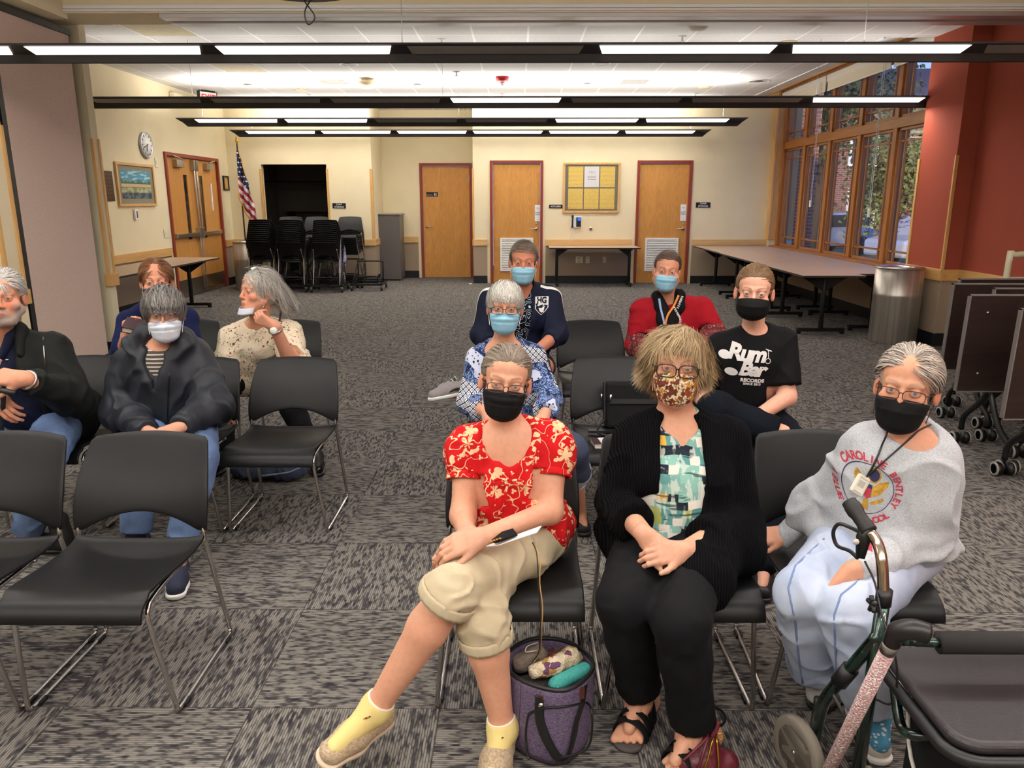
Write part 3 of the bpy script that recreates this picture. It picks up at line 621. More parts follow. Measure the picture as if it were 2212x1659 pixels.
o_ = nt.nodes.new('ShaderNodeOutputMaterial'); mx = nt.nodes.new('ShaderNodeMixShader'); tr_ = nt.nodes.new('ShaderNodeBsdfTransparent'); gl = nt.nodes.new('ShaderNodeBsdfGlossy'); fr = nt.nodes.new('ShaderNodeFresnel')
gl.inputs['Roughness'].default_value = .02; fr.inputs[0].default_value = 1.4; tr_.inputs[0].default_value = (.93, .95, .95, 1)
nt.links.new(fr.outputs[0], mx.inputs[0]); nt.links.new(tr_.outputs[0], mx.inputs[1]); nt.links.new(gl.outputs[0], mx.inputs[2]); nt.links.new(mx.outputs[0], o_.inputs[0])
for i in range(6):
    y1, y0 = GY[i]-.06, GY[i+1]+.06
    if i == 5: y0 = 9.12
    w = tag(bpy.data.objects.new('window_%d' % (i+1), None), kind='structure'); COL.objects.link(w); w.location = (5.06, (y0+y1)/2, 0); h_ = (y1-y0)/2
    fr_ = MB(); mu = MB(); gp = MB()
    for (z0, z1) in ((.76, 2.53), (2.66, ZT)):
        f_ = .035
        fr_.box(-.03, .05, -h_, -h_+f_, z0, z1).box(-.03, .05, h_-f_, h_, z0, z1).box(-.03, .05, -h_, h_, z0, z0+f_).box(-.03, .05, -h_, h_, z1-f_, z1)
        for zz in ((z0+.17, z1-.17) if z0 < 1 else (z0+.16, z1-.12)): mu.box(-.012, .02, -h_, h_, zz-.012, zz+.012)
        for yy in (-h_+.16, h_-.16): mu.box(-.012, .02, yy-.012, yy+.012, z0, z1)
        gp.add([(.012, -h_+f_, z0+f_), (.012, h_-f_, z0+f_), (.012, h_-f_, z1-f_), (.012, -h_+f_, z1-f_)], [(3,2,1,0)])
    fr_.build('sash', M_wood2, w, bevel=.004); mu.build('muntin', M_wood2, w); gp.build('pane', g, w, fix=False)
# roller shades: cassette + cords
M_shade = mat('shade_cream', 'e6dfc8', .7); M_cas = mat('shade_cassette', 'f2efe6', .5)
for i, (ya, yb, lab) in enumerate([(12.9, 14.95, 'rolled cream window shade nearest the back wall'), (10.7, 12.85, 'middle rolled cream window shade'), (9.3, 10.65, 'rolled cream window shade next to the red column')]):
    s = thing('roller_shade', lab, 'window shade', (4.93, (ya+yb)/2, 3.46), 0, 'rolled window shades'); hh = (yb-ya)/2
    MB().box(-.06, .04, -hh, hh, -.03, .07).build('cassette', M_cas, s, bevel=.008)
    MB().box(-.045, -.035, -hh+.02, hh-.02, -.16, -.02).build('fabric', M_shade, s); MB().box(-.05, -.03, -hh+.02, hh-.02, -.175, -.155).build('bottom_bar', M_cas, s, bevel=.003)
    if i < 2:
        zc = -1.85 - .12*i
        MB().tube([(-.07, -hh+.12, 0), (-.07, -hh+.12, zc), (-.07, -hh+.17, zc-.03), (-.07, -hh+.17, 0)], .004, 5).build('pull_cord', M_white, s)
        MB().box(-.085, -.055, -hh+.12, -hh+.17, zc-.12, zc).build('cord_weight', M_white, s, bevel=.01)
# ---- outside
grass = NT('lawn', .95); grass.col(grass.mix(grass.noise(grass.obj(), 3, 4), lin('5c6b3a'), lin('8b8f58')))
tag(MB().box(5.3, 60, -10, 70, -.35, -.25).build('ground_lawn', grass.mat), kind='structure')
tag(MB().box(8.5, 60, 12, 19.5, -.25, -.22).box(5.4, 8.2, 9, 60, -.25, -.225).build('ground_pavement', mat('asphalt', '8c8e96', .9, var=.1, vs=4)), kind='structure')
t = NT('red_brick', .9); bn = t.n('TexBrick'); t.nt.links.new(t.vmul(t.xyz() and t.obj(), (1, 1, 1)), bn.inputs['Vector'])
x, y, z = t.xyz(); t.set(bn.inputs['Vector'], t.comb(t.m('ADD', x, y), z, 0.)); bn.inputs['Color1'].default_value = lin('8a5646'); bn.inputs['Color2'].default_value = lin('70453a'); bn.inputs['Mortar'].default_value = lin('9a8f85')
bn.inputs['Scale'].default_value = 1; bn.inputs['Brick Width'].default_value = .22; bn.inputs['Row Height'].default_value = .075; bn.inputs['Mortar Size'].default_value = .008
t.col(bn.outputs[0]); M_brick = t.mat
tag(MB().box(5.3, 6.15, 16.3, 22, -.25, 5).build('wall_wing_outside', M_brick), kind='structure')
def building(lab, x0, x1, y0, y1, h, m, wins):
    o = thing('brick_building', lab, 'building', ((x0+x1)/2, (y0+y1)/2, -.25)); a, b = (x1-x0)/2, (y1-y0)/2
    MB().box(-a, a, -b, b, 0, h).build('wall', m, o)
    MB().add([(-a-.4, -b-.4, h), (a+.4, -b-.4, h), (a+.4, b+.4, h), (-a-.4, b+.4, h), (-a, 0, h+2), (a, 0, h+2)], [(0,1,5,4), (2,3,4,5), (0,4,3), (1,2,5), (0,3,2,1)]).build('roof', mat('dark_roof', '3a3432', .8), o)
    for (wx, wz, ww, wh) in wins:
        f = MB().box(wx-ww/2, wx+ww/2, -b-.05, -b, wz, wz+wh).build('window', M_white, o)
        MB().box(wx-ww/2+.1, wx-.03, -b-.07, -b-.05, wz+.1, wz+wh-.1).box(wx+.03, wx+ww/2-.1, -b-.07, -b-.05, wz+.1, wz+wh-.1).build('pane', mat('far_pane', '2d3a4c', .1), f)
building('red brick house with white framed windows seen through the window', 12, 24, 30, 38, 5.2, M_brick, [(-5, 3.1, 1.1, 1.6), (-4.9, .8, 1.1, 1.5), (-1.5, 3.1, 1.1, 1.6), (2, 3.1, 1.1, 1.6), (2, .8, 1.1, 1.6)])
def tree(lab, x, y, h, r, c1, c2, n=5000, seed=0):
    o = thing('tree', lab, 'tree', (x, y, -.25), 0, 'trees outside the window'); R_ = np.random.default_rng(seed)
    MB().tube([(0, 0, 0), (.1, 0, h*.3), (-.05, .1, h*.7)], [.18, .13, .05], 8).tube([(.1, 0, h*.3), (.6, .3, h*.55)], [.08, .03], 6).tube([(.05, 0, h*.35), (-.6, -.2, h*.6)], [.08, .03], 6).build('trunk', mat('bark', '4a3c30', .9), o)
    cs = R_.normal(size=(14, 3))*np.array([r*.42, r*.42, h*.16])+np.array([0, 0, h*.66]); vs = []; fs = []
    P = cs[R_.integers(0, 14, n)]+R_.normal(size=(n, 3))*r*.24; A = R_.normal(size=(n, 3)); B = np.cross(A, R_.normal(size=(n, 3)))
    A /= np.linalg.norm(A, axis=1)[:, None]; B /= np.linalg.norm(B, axis=1)[:, None]; s_ = .075
    for p, a, b in zip(P, A, B):
        k = len(vs); vs += [tuple(p-a*s_), tuple(p+b*s_*.6), tuple(p+a*s_), tuple(p-b*s_*.6)]; fs.append((k, k+1, k+2, k+3))
    MB().add(vs, fs).build('foliage', mat('leaves_'+c1, c1, .8, var=.35, vs=2), o, fix=False)
tree('dark leafy tree close outside the window', 7.7, 20.5, 7.0, 1.6, '3d4a2a', '', seed=1, n=6500); tree('olive leafy tree outside behind the dark one', 11.5, 24, 3.9, 1.7, '7f8547', '', seed=2)
tree('tall tree outside near the red column', 13.2, 20.5, 4.4, 1.9, '6f7c48', '', seed=3); tree('yellow green tree far outside the window', 17.8, 26, 5, 2.4, '8b8b50', '', seed=4)
tree('small rounded tree outside by the parking area', 9.2, 33.5, 4.5, 2.2, '59663a', '', seed=5)
def car(lab, x, y, c, rz):
    o = thing('parked_car', lab, 'car', (x, y, -.22), rz, 'cars parked outside')
    prof = [(-2.2, .3), (-2.2, .75), (-1.6, .9), (-1.0, 1.4), (.7, 1.42), (1.3, .95), (2.1, .85), (2.2, .6), (2.15, .3)]
    MB().prism(prof, -.85, .85, M=TR(rx=pi/2)).build('body', mat('car_'+c, c, .25, coat=.5), o, bevel=.08)
    MB().prism([(-1.45, .92), (-.95, 1.33), (.65, 1.35), (1.15, .95)], -.86, .86, M=TR(rx=pi/2)).build('windows', mat('car_glass', '1c2026', .1), o)
    for wx in (-1.35, 1.35):
        for wy in (-.8, .8): MB().tube([(wx, wy-.1, .32), (wx, wy+.1, .32)], .32, 18).build('wheel', M_black, o)
car('white car parked outside, farther one', 10.2, 27, 'c9ccd2', .3); car('silver car parked outside, nearer one', 12.2, 21.8, 'b6bac6', .2)
bn_ = thing('utility_box', 'pale green utility box standing outside near the column', 'utility box', (11.0, 19.2, -.25)); MB().box(-.5, .5, -.4, .4, 0, 1.0).build('cabinet', mat('pale_green', '8fa39a', .6), bn_, bevel=.02); MB().box(-.54, .54, -.44, .44, 1.0, 1.05).build('lid', mat('pale_green', '8fa39a'), bn_)
# sky and added low warm sun
wd = bpy.data.worlds.new('sky'); scene.world = wd; wd.use_nodes = True; wn = wd.node_tree; bg = wn.nodes['Background']
tc = wn.nodes.new('ShaderNodeTexCoord'); sp = wn.nodes.new('ShaderNodeSeparateXYZ'); rp = wn.nodes.new('ShaderNodeValToRGB'); nz = wn.nodes.new('ShaderNodeTexNoise'); mxx = wn.nodes.new('ShaderNodeMix'); mxx.data_type = 'RGBA'
wn.links.new(tc.outputs['Generated'], sp.inputs[0]); wn.links.new(sp.outputs[2], rp.inputs[0]); nz.inputs['Scale'].default_value = 3.; nz.inputs['Detail'].default_value = 5
e = rp.color_ramp.elements; e[0].position = 0.; e[0].color = (.32, .46, .80, 1); e[1].position = .35; e[1].color = (.03, .14, .72, 1)
mp = wn.nodes.new('ShaderNodeMapRange'); wn.links.new(nz.outputs[0], mp.inputs[0]); mp.inputs[1].default_value = .5; mp.inputs[2].default_value = .75; mp.inputs[4].default_value = .5
wn.links.new(tc.outputs['Generated'], nz.inputs['Vector']); wn.links.new(mp.outputs[0], mxx.inputs[0]); wn.links.new(rp.outputs[0], mxx.inputs[6]); mxx.inputs[7].default_value = (.4, .5, .85, 1)
wn.links.new(mxx.outputs[2], bg.inputs[0]); bg.inputs[1].default_value = 1.8
sl = bpy.data.lights.new('sun', 'SUN'); sl.energy = 4.0; sl.angle = .05; sl.color = (1, .82, .6); so = bpy.data.objects.new('sun', sl); COL.objects.link(so); so.rotation_euler = (math.radians(62), 0, math.radians(-20))  # added warm lamp on the trees outside, standing in for street lamps
# ================================================================= FURNITURE
M_shell = mat('black_chair_shell', '0e0e0f', .45, spec=.3, bump=.12, bs=900, bd=.0005); M_tube = mat('chair_chrome', 'c9c6c2', .18, 1.)
def make_chair(name='stacking_chair'):
    o = thing(name, '', 'chair')
    # seat
    prof = [(-.335, .385), (-.332, .405), (-.315, .428), (-.285, .440), (-.23, .443), (-.1, .432), (0, .427), (.09, .432), (.125, .445)]
    P = spline([(0, a, b) for a, b in prof], 3)
    def fs_(u_, v_):
        p = P[min(len(P)-1, int(round(v_*(len(P)-1))))]; e = u_*2-1
        wd_ = .219+.006*max(0, (p.y+.1)/.22)
        return (e*wd_, p.y, p.z+.012*abs(e)**3*(0 if p.y < -.28 else 1)-(.0))
    MB().grid(17, len(P), fs_).build('seat', M_shell, o, solid=.012, bevel=.004)
    # back
    def fb(u_, v_):
        e = u_*2-1
        hw = .218+.020*math.sin(min(1, (1-v_)*.62+.1)*pi)-.014*v_**2
        zb = .475+.060*max(0, 1-(abs(e)/.86)**2.0) if abs(e) < .86 else .475
        zt = .782-.010*e*e - (.012*max(0, (abs(e)-.92)/.08)**2)
        z = zb+(zt-zb)*v_
        tt = max(0., (z-.48)/.3)
        y = .13+.02*tt+.13*tt**1.8+.035*(1-e*e)*(.3+.7*tt)
        return (e*hw, y, z)
    MB().grid(31, 15, fb).build('backrest', M_shell, o, solid=.011, bevel=.004)
    for s in (-1, 1):
        pts = [(s*.19, .02, .412), (s*.198, -.19, .412), (s*.203, -.262, .395), (s*.208, -.268, .33), (s*.237, -.232, .05), (s*.237, -.222, .018), (s*.237, -.19, .010), (s*.237, 0, .010), (s*.237, .205, .010), (s*.236, .232, .02), (s*.234, .232, .055), (s*.225, .15, .36), (s*.222, .13, .46), (s*.214, .160, .54), (s*.206, .214, .65)]
        MB().tube(spline(pts, 4), .0082, 10).build('frame', M_tube, o)
        for yy in (-.17, .19): MB().box(s*.237-.013, s*.237+.013, yy-.022, yy+.022, .0, .016).build('glide', M_black, o, bevel=.003)
    MB().tube([(-.2, .02, .412), (.2, .02, .412)], .008, 8).build('crossbar', M_tube, o)
    return o
chair0 = make_chair(); _used = [False]
def put_chair(x, y, lab, rz=0., z=0., group='black stacking chairs set out in rows', rx=0.):
    c = chair0 if not _used[0] else copy_tree(chair0)
    _used[0] = True; c.location = (x, y, z); c.rotation_euler = (rx, 0, rz); c['label'] = lab; c['category'] = 'chair'; c['group'] = group
    return c
put_chair(-1.325, 2.33, 'empty black chair with chrome sled legs nearest the camera on the left')
put_chair(-1.835, 2.33, 'empty black chair cut off by the left edge, beside the other front one')
put_chair(-1.18, 3.69, 'empty black chair to the right of the woman in the rain jacket')
put_chair(-1.70, 3.69, 'black chair carrying the grey haired woman in the rain jacket')
put_chair(-2.30, 3.72, 'black chair carrying the bearded man at the left edge')
put_chair(-2.30, 5.0, 'black chair behind the rain jacket, under the woman holding a book', rz=.05)
put_chair(-1.60, 5.0, 'black chair carrying the woman in the floral blouse')
put_chair(-.02, 2.36, 'black chair carrying the woman in the red floral top')
put_chair(.515, 2.36, 'black chair carrying the curly haired woman in the black cardigan')
put_chair(1.06, 2.37, 'black chair carrying the woman in the grey sweatshirt', rz=-.05)
put_chair(-.04, 3.75, 'black chair carrying the white haired woman in the blue print top')
put_chair(.51, 3.72, 'black chair in the second row holding a bag and a book')
put_chair(1.12, 3.8, 'black chair carrying the young man in the black t-shirt')
put_chair(-.02, 5.05, 'black chair carrying the man in the navy track jacket')
put_chair(.50, 5.0, 'empty black chair in the third row beside the man in the track jacket')
put_chair(1.02, 5.1, 'black chair carrying the woman in the red cardigan')
# stacks on dollies
M_dolly = M_blackmetal
ORD = ['lowest', 'second', 'third', 'fourth', 'fifth', 'sixth', 'seventh', 'eighth', 'ninth', 'tenth', 'eleventh', 'top']
def dolly(x, y, lab, rz=0., hi=True):
    o = thing('chair_dolly', lab, 'chair dolly', (x, y, 0), rz, 'chair dollies')
    mb = MB(); mb.box(-.29, .29, -.31, -.27, .10, .135).box(-.29, .29, .27, .31, .10, .135).box(-.29, -.25, -.31, .31, .10, .135).box(.25, .29, -.31, .31, .10, .135)
    mb.build('base_frame', M_dolly, o, bevel=.004)
    def hoop(yy, h, w): return spline([(-w, yy, .13), (-w, yy, h-.03), (-w+.03, yy, h), (w-.03, yy, h), (w, yy, h-.03), (w, yy, .13)], 3)
    MB().tube(hoop(-.24, .26, .20), .013, 8).build('front_hoop', M_dolly, o)
    MB().tube(hoop(.22, .50 if hi else .3, .23), .013, 8).tube([(-.23, .22, .48), (-.25, -.28, .14)], .01, 6).tube([(.23, .22, .48), (.25, -.28, .14)], .01, 6).build('rear_hoop', M_dolly, o)
    MB().tube([(-.2, -.05, .2), (.2, -.05, .2)], .012, 6).tube([(-.2, .08, .2), (.2, .08, .2)], .012, 6).tube([(-.2, -.24, .2), (-.2, .22, .2)], .012, 6).tube([(.2, -.24, .2), (.2, .22, .2)], .012, 6).build('support_rails', M_dolly, o)
    for sx in (-1, 1):
        for sy in (-1, 1):
            c = MB().tube([(sx*.27-.014, sy*.29, .045), (sx*.27+.014, sy*.29, .045)], .045, 16).build('caster', M_black, o)
            MB().box(sx*.27-.02, sx*.27+.02, sy*.29-.02, sy*.29+.03, .06, .10).tube([(sx*.27, sy*.29, .08), (sx*.27, sy*.29, .115)], .012, 8).build('fork', M_chrome, c)
    return o
def stack(x, y, n, wh, z0=.12, rz=0., rear=False):
    for i in range(n):
        q = ORD[i] if i < n-1 else 'top'
        c = put_chair(x+math.sin(rz)*.02*i, y-.02*i*math.cos(rz), '%s chair in the %s' % (q, wh), rz, z0+.034*i, 'chairs stacked on dollies', rx=-.02)
for k, (x, y, w) in enumerate([(-4.62, 14.0, 'front stack nearest the flag'), (-4.06, 13.9, 'middle front stack'), (-3.42, 13.85, 'front stack beside the empty dolly')]):
    dolly(x, y-.06, 'chair dolly under the '+w, .03*k-.03); stack(x, y-.1, 12, w, rz=pi+.03*k-.03)
for k, (x, y, w) in enumerate([(-4.36, 14.65, 'left rear stack before the dark opening'), (-3.85, 14.62, 'middle rear stack before the dark opening'), (-3.2, 14.55, 'right rear stack')]):
    dolly(x, y, 'chair dolly under the '+w); stack(x, y+.1, 10, w, z0=.22)
dolly(-2.76, 14.05, 'empty chair dolly right of the stacked chairs', .02)
# ---------------------------------------------------------------- tables
M_lam = mat('beige_laminate', 'b79c86', .35, var=.05, vs=60); M_edge = mat('dark_edge', '2b2422', .5)
def table(lab, x0, x1, y0, y1, group, along='y', name='folding_table', h=.74, legs=None):
    o = thing(name, lab, 'table', ((x0+x1)/2, (y0+y1)/2, 0), 0, group); a, b = (x1-x0)/2, (y1-y0)/2
    MB().box(-a, a, -b, b, h-.022, h).build('tabletop', M_lam, o, bevel=.003)
    MB().box(-a-.004, a+.004, -b-.004, -b, h-.026, h-.004).box(-a-.004, a+.004, b, b+.004, h-.026, h-.004).box(-a-.004, -a, -b, b, h-.026, h-.004).box(a, a+.004, -b, b, h-.026, h-.004).build('edge_band', M_edge, o)
    ins = .28
    for s in (-1, 1):
        mb = MB()
        if along == 'y':
            p = s*(b-ins); w = a*.8
            mb.tube([(0, p, .06), (0, p, h-.03)], .03, 12).box(-w, w, p-.03, p+.03, .03, .07).box(-w*.9, w*.9, p-.025, p+.025, h-.06, h-.024)
            mb.prism([(-.25, h-.06), (.25, h-.06), (.04, h-.2), (-.04, h-.2)], -.012, .012, M=TR((0, p, 0), pi/2)).box(-w+.0, -w+.05, p-.02, p+.02, 0, .03).box(w-.05, w, p-.02, p+.02, 0, .03)
        else:
            p = s*(a-ins*.55); w = b*.75
            mb.tube([(p, 0, .06), (p, 0, h-.03)], .028, 12).box(p-.03, p+.03, -w, w, .03, .07).box(p-.025, p+.025, -w*.9, w*.9, h-.06, h-.024)
            mb.prism([(-.22 if s > 0 else .22, h-.045), (0, h-.045), (0, h-.2)], -.01, .01, M=TR((p, 0, 0), pi/2)).box(p-.02, p+.02, -w, -w+.05, 0, .03).box(p-.02, p+.02, w-.05, w, 0, .03)
        mb.build('leg', M_blackmetal, o, bevel=.004)
    return o
g_ = 'long beige tables along the window'
for i, w in enumerate(['nearest', 'middle', 'farthest']):
    y0 = 9.02+i*1.99
    table('%s table of the aisle side run along the window' % w, 3.36+i*.03, 4.09+i*.03, y0, y0+1.98, g_)
    y0 = 9.27+i*1.90
    table('%s table of the run against the window sill' % w, 4.10+i*.03, 4.80, y0, y0+1.895, g_)
table('small beige wall table between the two STAFF ONLY doors', .58, 2.28, 14.42, 15.09, None, 'x')
table('beige table along the left wall by the double door', -5.4, -4.66, 8.75, 11.9, None)
# ---------------------------------------------------------------- bins
def bin_(lab, x, y, r=.255, h=.86):
    o = thing('trash_can', lab, 'trash can', (x, y, 0), 0, 'round steel trash cans')
    t_ = MATS.get('bin_steel')
    if not t_:
        q = NT('bin_steel', .4, .75); xx, yy, zz = q.xyz(); q.col(q.ramp(q.noise(q.comb(q.m('MULTIPLY', xx, 30), q.m('MULTIPLY', yy, 30), q.m('MULTIPLY', zz, .6)), 1, 2), [(.3, lin('b3aca2')), (.7, lin('d6d0c6'))])); MATS['bin_steel'] = t_ = q.mat
    MB().lathe([(r*.97, 0), (r*.97, .01), (r, .015), (r, h*.62), (r*1.004, h*.622), (r*1.004, h*.66), (r, h*.662), (r, h-.01)], n=56).build('body', t_, o)
    MB().lathe([(r, h-.012), (r+.006, h-.01), (r+.006, h+.004), (r*.8, h+.012), (r*.66, h-.0), (r*.62, h-.05), (r*.6, h-.3)], n=56).build('rim', M_steel, o)
    MB().lathe([(0, h-.3), (r*.6, h-.3), (r*.6, h-.29)], n=24).build('liner', M_black, o)
bin_('brushed steel trash can at the end of the window tables', 4.36, 8.78); bin_('brushed steel trash can by the flag and the double door', -5.0, 14.15, .25)
# ---------------------------------------------------------------- flag
fl = thing('flag', 'United States flag with gold fringe hanging furled on its pole in the corner', 'flag', (-5.22, 14.72, 0))
MB().tube([(0, 0, .0), (-.02, 0, 2.62)], .014, 10).build('pole', mat('brown_pole', '4b2a18', .4), fl)
MB().lathe([(0, 0), (.22, 0), (.22, .02), (.06, .05), (.03, .09), (.015, .1)]).build('base', mat('brass', 'c69a3b', .3, 1.), fl)
MB().lathe([(0, 0), (.012, .01), (.02, .05), (.03, .07), (.02, .1), (.005, .18), (0, .2)], (-.02, 0, 2.6), 14).build('finial', mat('brass', 'c69a3b'), fl)
def flagpt(u_, v_):   # u across, v down
    xl = 0 if v_ < .56 else .27*((v_-.56)/.44); xr = min(.36, .04+.36*v_**.9)
    x = xl+(xr-xl)*u_; zd = 1.58*v_+.16*u_*(v_**.5)-.10*(1-u_)*max(0, v_-.56)
    return (x-.02, -.06-.028*math.sin(x*62+v_*2.5)*min(1, v_*4)-.012*math.sin(x*130+v_*7), 2.50-zd)
t = NT('flag_cloth', .8); x, y, z = t.xyz(); zd = t.m('SUBTRACT', 2.50, z)
sc = t.m('DIVIDE', t.m('SUBTRACT', zd, t.m('MULTIPLY', x, 1.15)), .155)
c = t.mix(t.m('LESS_THAN', t.m('FRACT', sc), .5), lin('d9d4d6'), lin('a31d2e'))
can_ = t.m('LESS_THAN', zd, t.m('MULTIPLY_ADD', x, 1.55, .50))
su = t.m('SUBTRACT', t.m('FRACT', t.m('DIVIDE', t.m('ADD', x, t.m('MULTIPLY', z, .35)), .052)), .5); sv = t.m('SUBTRACT', t.m('FRACT', t.m('DIVIDE', zd, .085)), .5)
star = t.m('LESS_THAN', t.m('ADD', t.m('MULTIPLY', su, su), t.m('MULTIPLY', t.m('MULTIPLY', sv, sv), 2.4)), .07)
c = t.mix(can_, c, t.mix(star, lin('1d2547'), lin('e2e2ea'))); t.col(c)
mb = MB(); mb.grid(44, 40, flagpt); mb.build('cloth', t.mat, fl, fix=False)
e1_ = [flagpt(0, v) for v in np.linspace(.5, 1, 14)]+[flagpt(u, 1) for u in np.linspace(.1, 1, 6)]
MB().tube([(a-.006, b-.004, c_) for a, b, c_ in e1_], .013, 6).tube([flagpt(1, v) for v in np.linspace(.0, .25, 8)], .006, 6).build('gold_fringe', mat('fringe_gold', 'd79a26', .8), fl)
# ---------------------------------------------------------------- nested flip-top tables at right
M_wenge = wood('wenge_top', '1c1412', '33241f', 'x', 1, .35); M_wedge = mat('grey_edge', '6d6763', .5); M_leg = mat('black_leg', '1a1b1c', .4, .2)
def fliptop(X0, Y, lab, tilt=.03, w=1.5, z0=.44, z1=1.05):
    o = thing('flip_top_table', lab, 'folded table', (X0+w/2, Y, 0), 0, 'folded tables nested together')
    M = TR((0, 0, z0), tilt)
    MB().box(-w/2+.006, w/2-.006, -.012, .013, .006, z1-z0-.006, M=M).build('tabletop', M_wenge, o)
    MB().box(-w/2, -w/2+.008, -.014, .015, 0, z1-z0, M=M).box(-w/2, w/2, -.014, .015, z1-z0-.008, z1-z0, M=M).box(-w/2, w/2, -.014, .015, 0, .008, M=M).build('edge_band', M_wedge, o)
    mb = MB()
    for zz in (.12, .5): mb.tube([(-w/2+.12, -.018, zz), (-w/2+.12, -.01, zz)], .008, 8, M=M)
    mb.build('bolt', M_nickel, o)
    for sx in (-1, 1):
        x = sx*(w/2-.25)
        MB().tube(spline([(x, .03, .62), (x+.0, .02, .42), (x-.02, -.12, .25), (x-.02, -.24, .17), (x-.02, -.26, .1)], 6), .019, 10).build('leg', M_leg, o)
        MB().tube(spline([(x, .04, .62), (x, .05, .45), (x+.02, .16, .33), (x+.02, .3, .2), (x+.02, .32, .1)], 6), .019, 10).build('leg', M_leg, o)
        for (cx, cy) in ((x-.02, -.26), (x+.02, .32)):
            for sg in (-1, 1):
                cst = MB().tube([(cx+sg*.02, cy, .04), (cx+sg*.055, cy, .04)], .04, 18).build('caster', M_black, o)
                MB().lathe([(.041, -.004), (.043, 0), (.041, .004), (.03, .005), (.03, -.005), (.041, -.004)], n=20, M=TR((cx+sg*.052, cy, .04), ry=pi/2)).build('tyre', mat('grey_tyre', 'a3a19a', .6), cst)
    MB().tube([(-w/2+.25, .03, .5), (w/2-.25, .03, .5)], .02, 8).build('crossbar', M_leg, o)
for (X0, Y, lab) in [(2.63, 4.0, 'nearest folded dark table of the nested group at the right edge'), (2.93, 4.32, 'second folded dark table of the nested group, only its corner showing'), (2.72, 4.62, 'folded dark table with the two bolts, in front of the rear pair'), (3.08, 4.97, 'fourth folded dark table of the nested group'), (2.97, 5.25, 'folded dark table reaching farthest left at the back of the group'), (3.2, 5.58, 'rearmost folded dark table of the nested group')]:
    fliptop(X0, Y, lab)
ct = thing('supply_cart', 'cream and grey handled cart with a white mesh basket behind the folded tables', 'cart', (4.35, 6.6, 0))
M_crm = mat('cream_plastic', 'c9c2a4', .5)
MB().tube(spline([(-.28, -.2, .1), (-.28, -.2, 1.1), (-.24, -.2, 1.16), (-.02, -.2, 1.16), (.02, -.2, 1.1), (.02, -.2, .1)], 3), .025, 8).box(-.27, 0, -.205, -.195, .3, .98).build('side_frame', M_crm, ct)
MB().tube(spline([(-.02, -.3, .1), (-.02, -.3, 1.15), (.03, -.3, 1.21), (.36, -.3, 1.21), (.4, -.3, 1.15), (.4, -.3, .1)], 3), .02, 8).build('handle_frame', mat('grey_tube', '6f6b68', .4, .4), ct)
mb = MB()
for k in range(14): mb.box(.03+k*.025, .04+k*.025, -.3, -.29, .85, 1.17)
for k in range(10): mb.box(.02, .38, -.3, -.29, .86+k*.034, .87+k*.034)
mb.build('mesh_basket', M_white, ct)
MB().box(-.28, .4, -.2, .2, .08, .12).build('shelf', M_crm, ct)
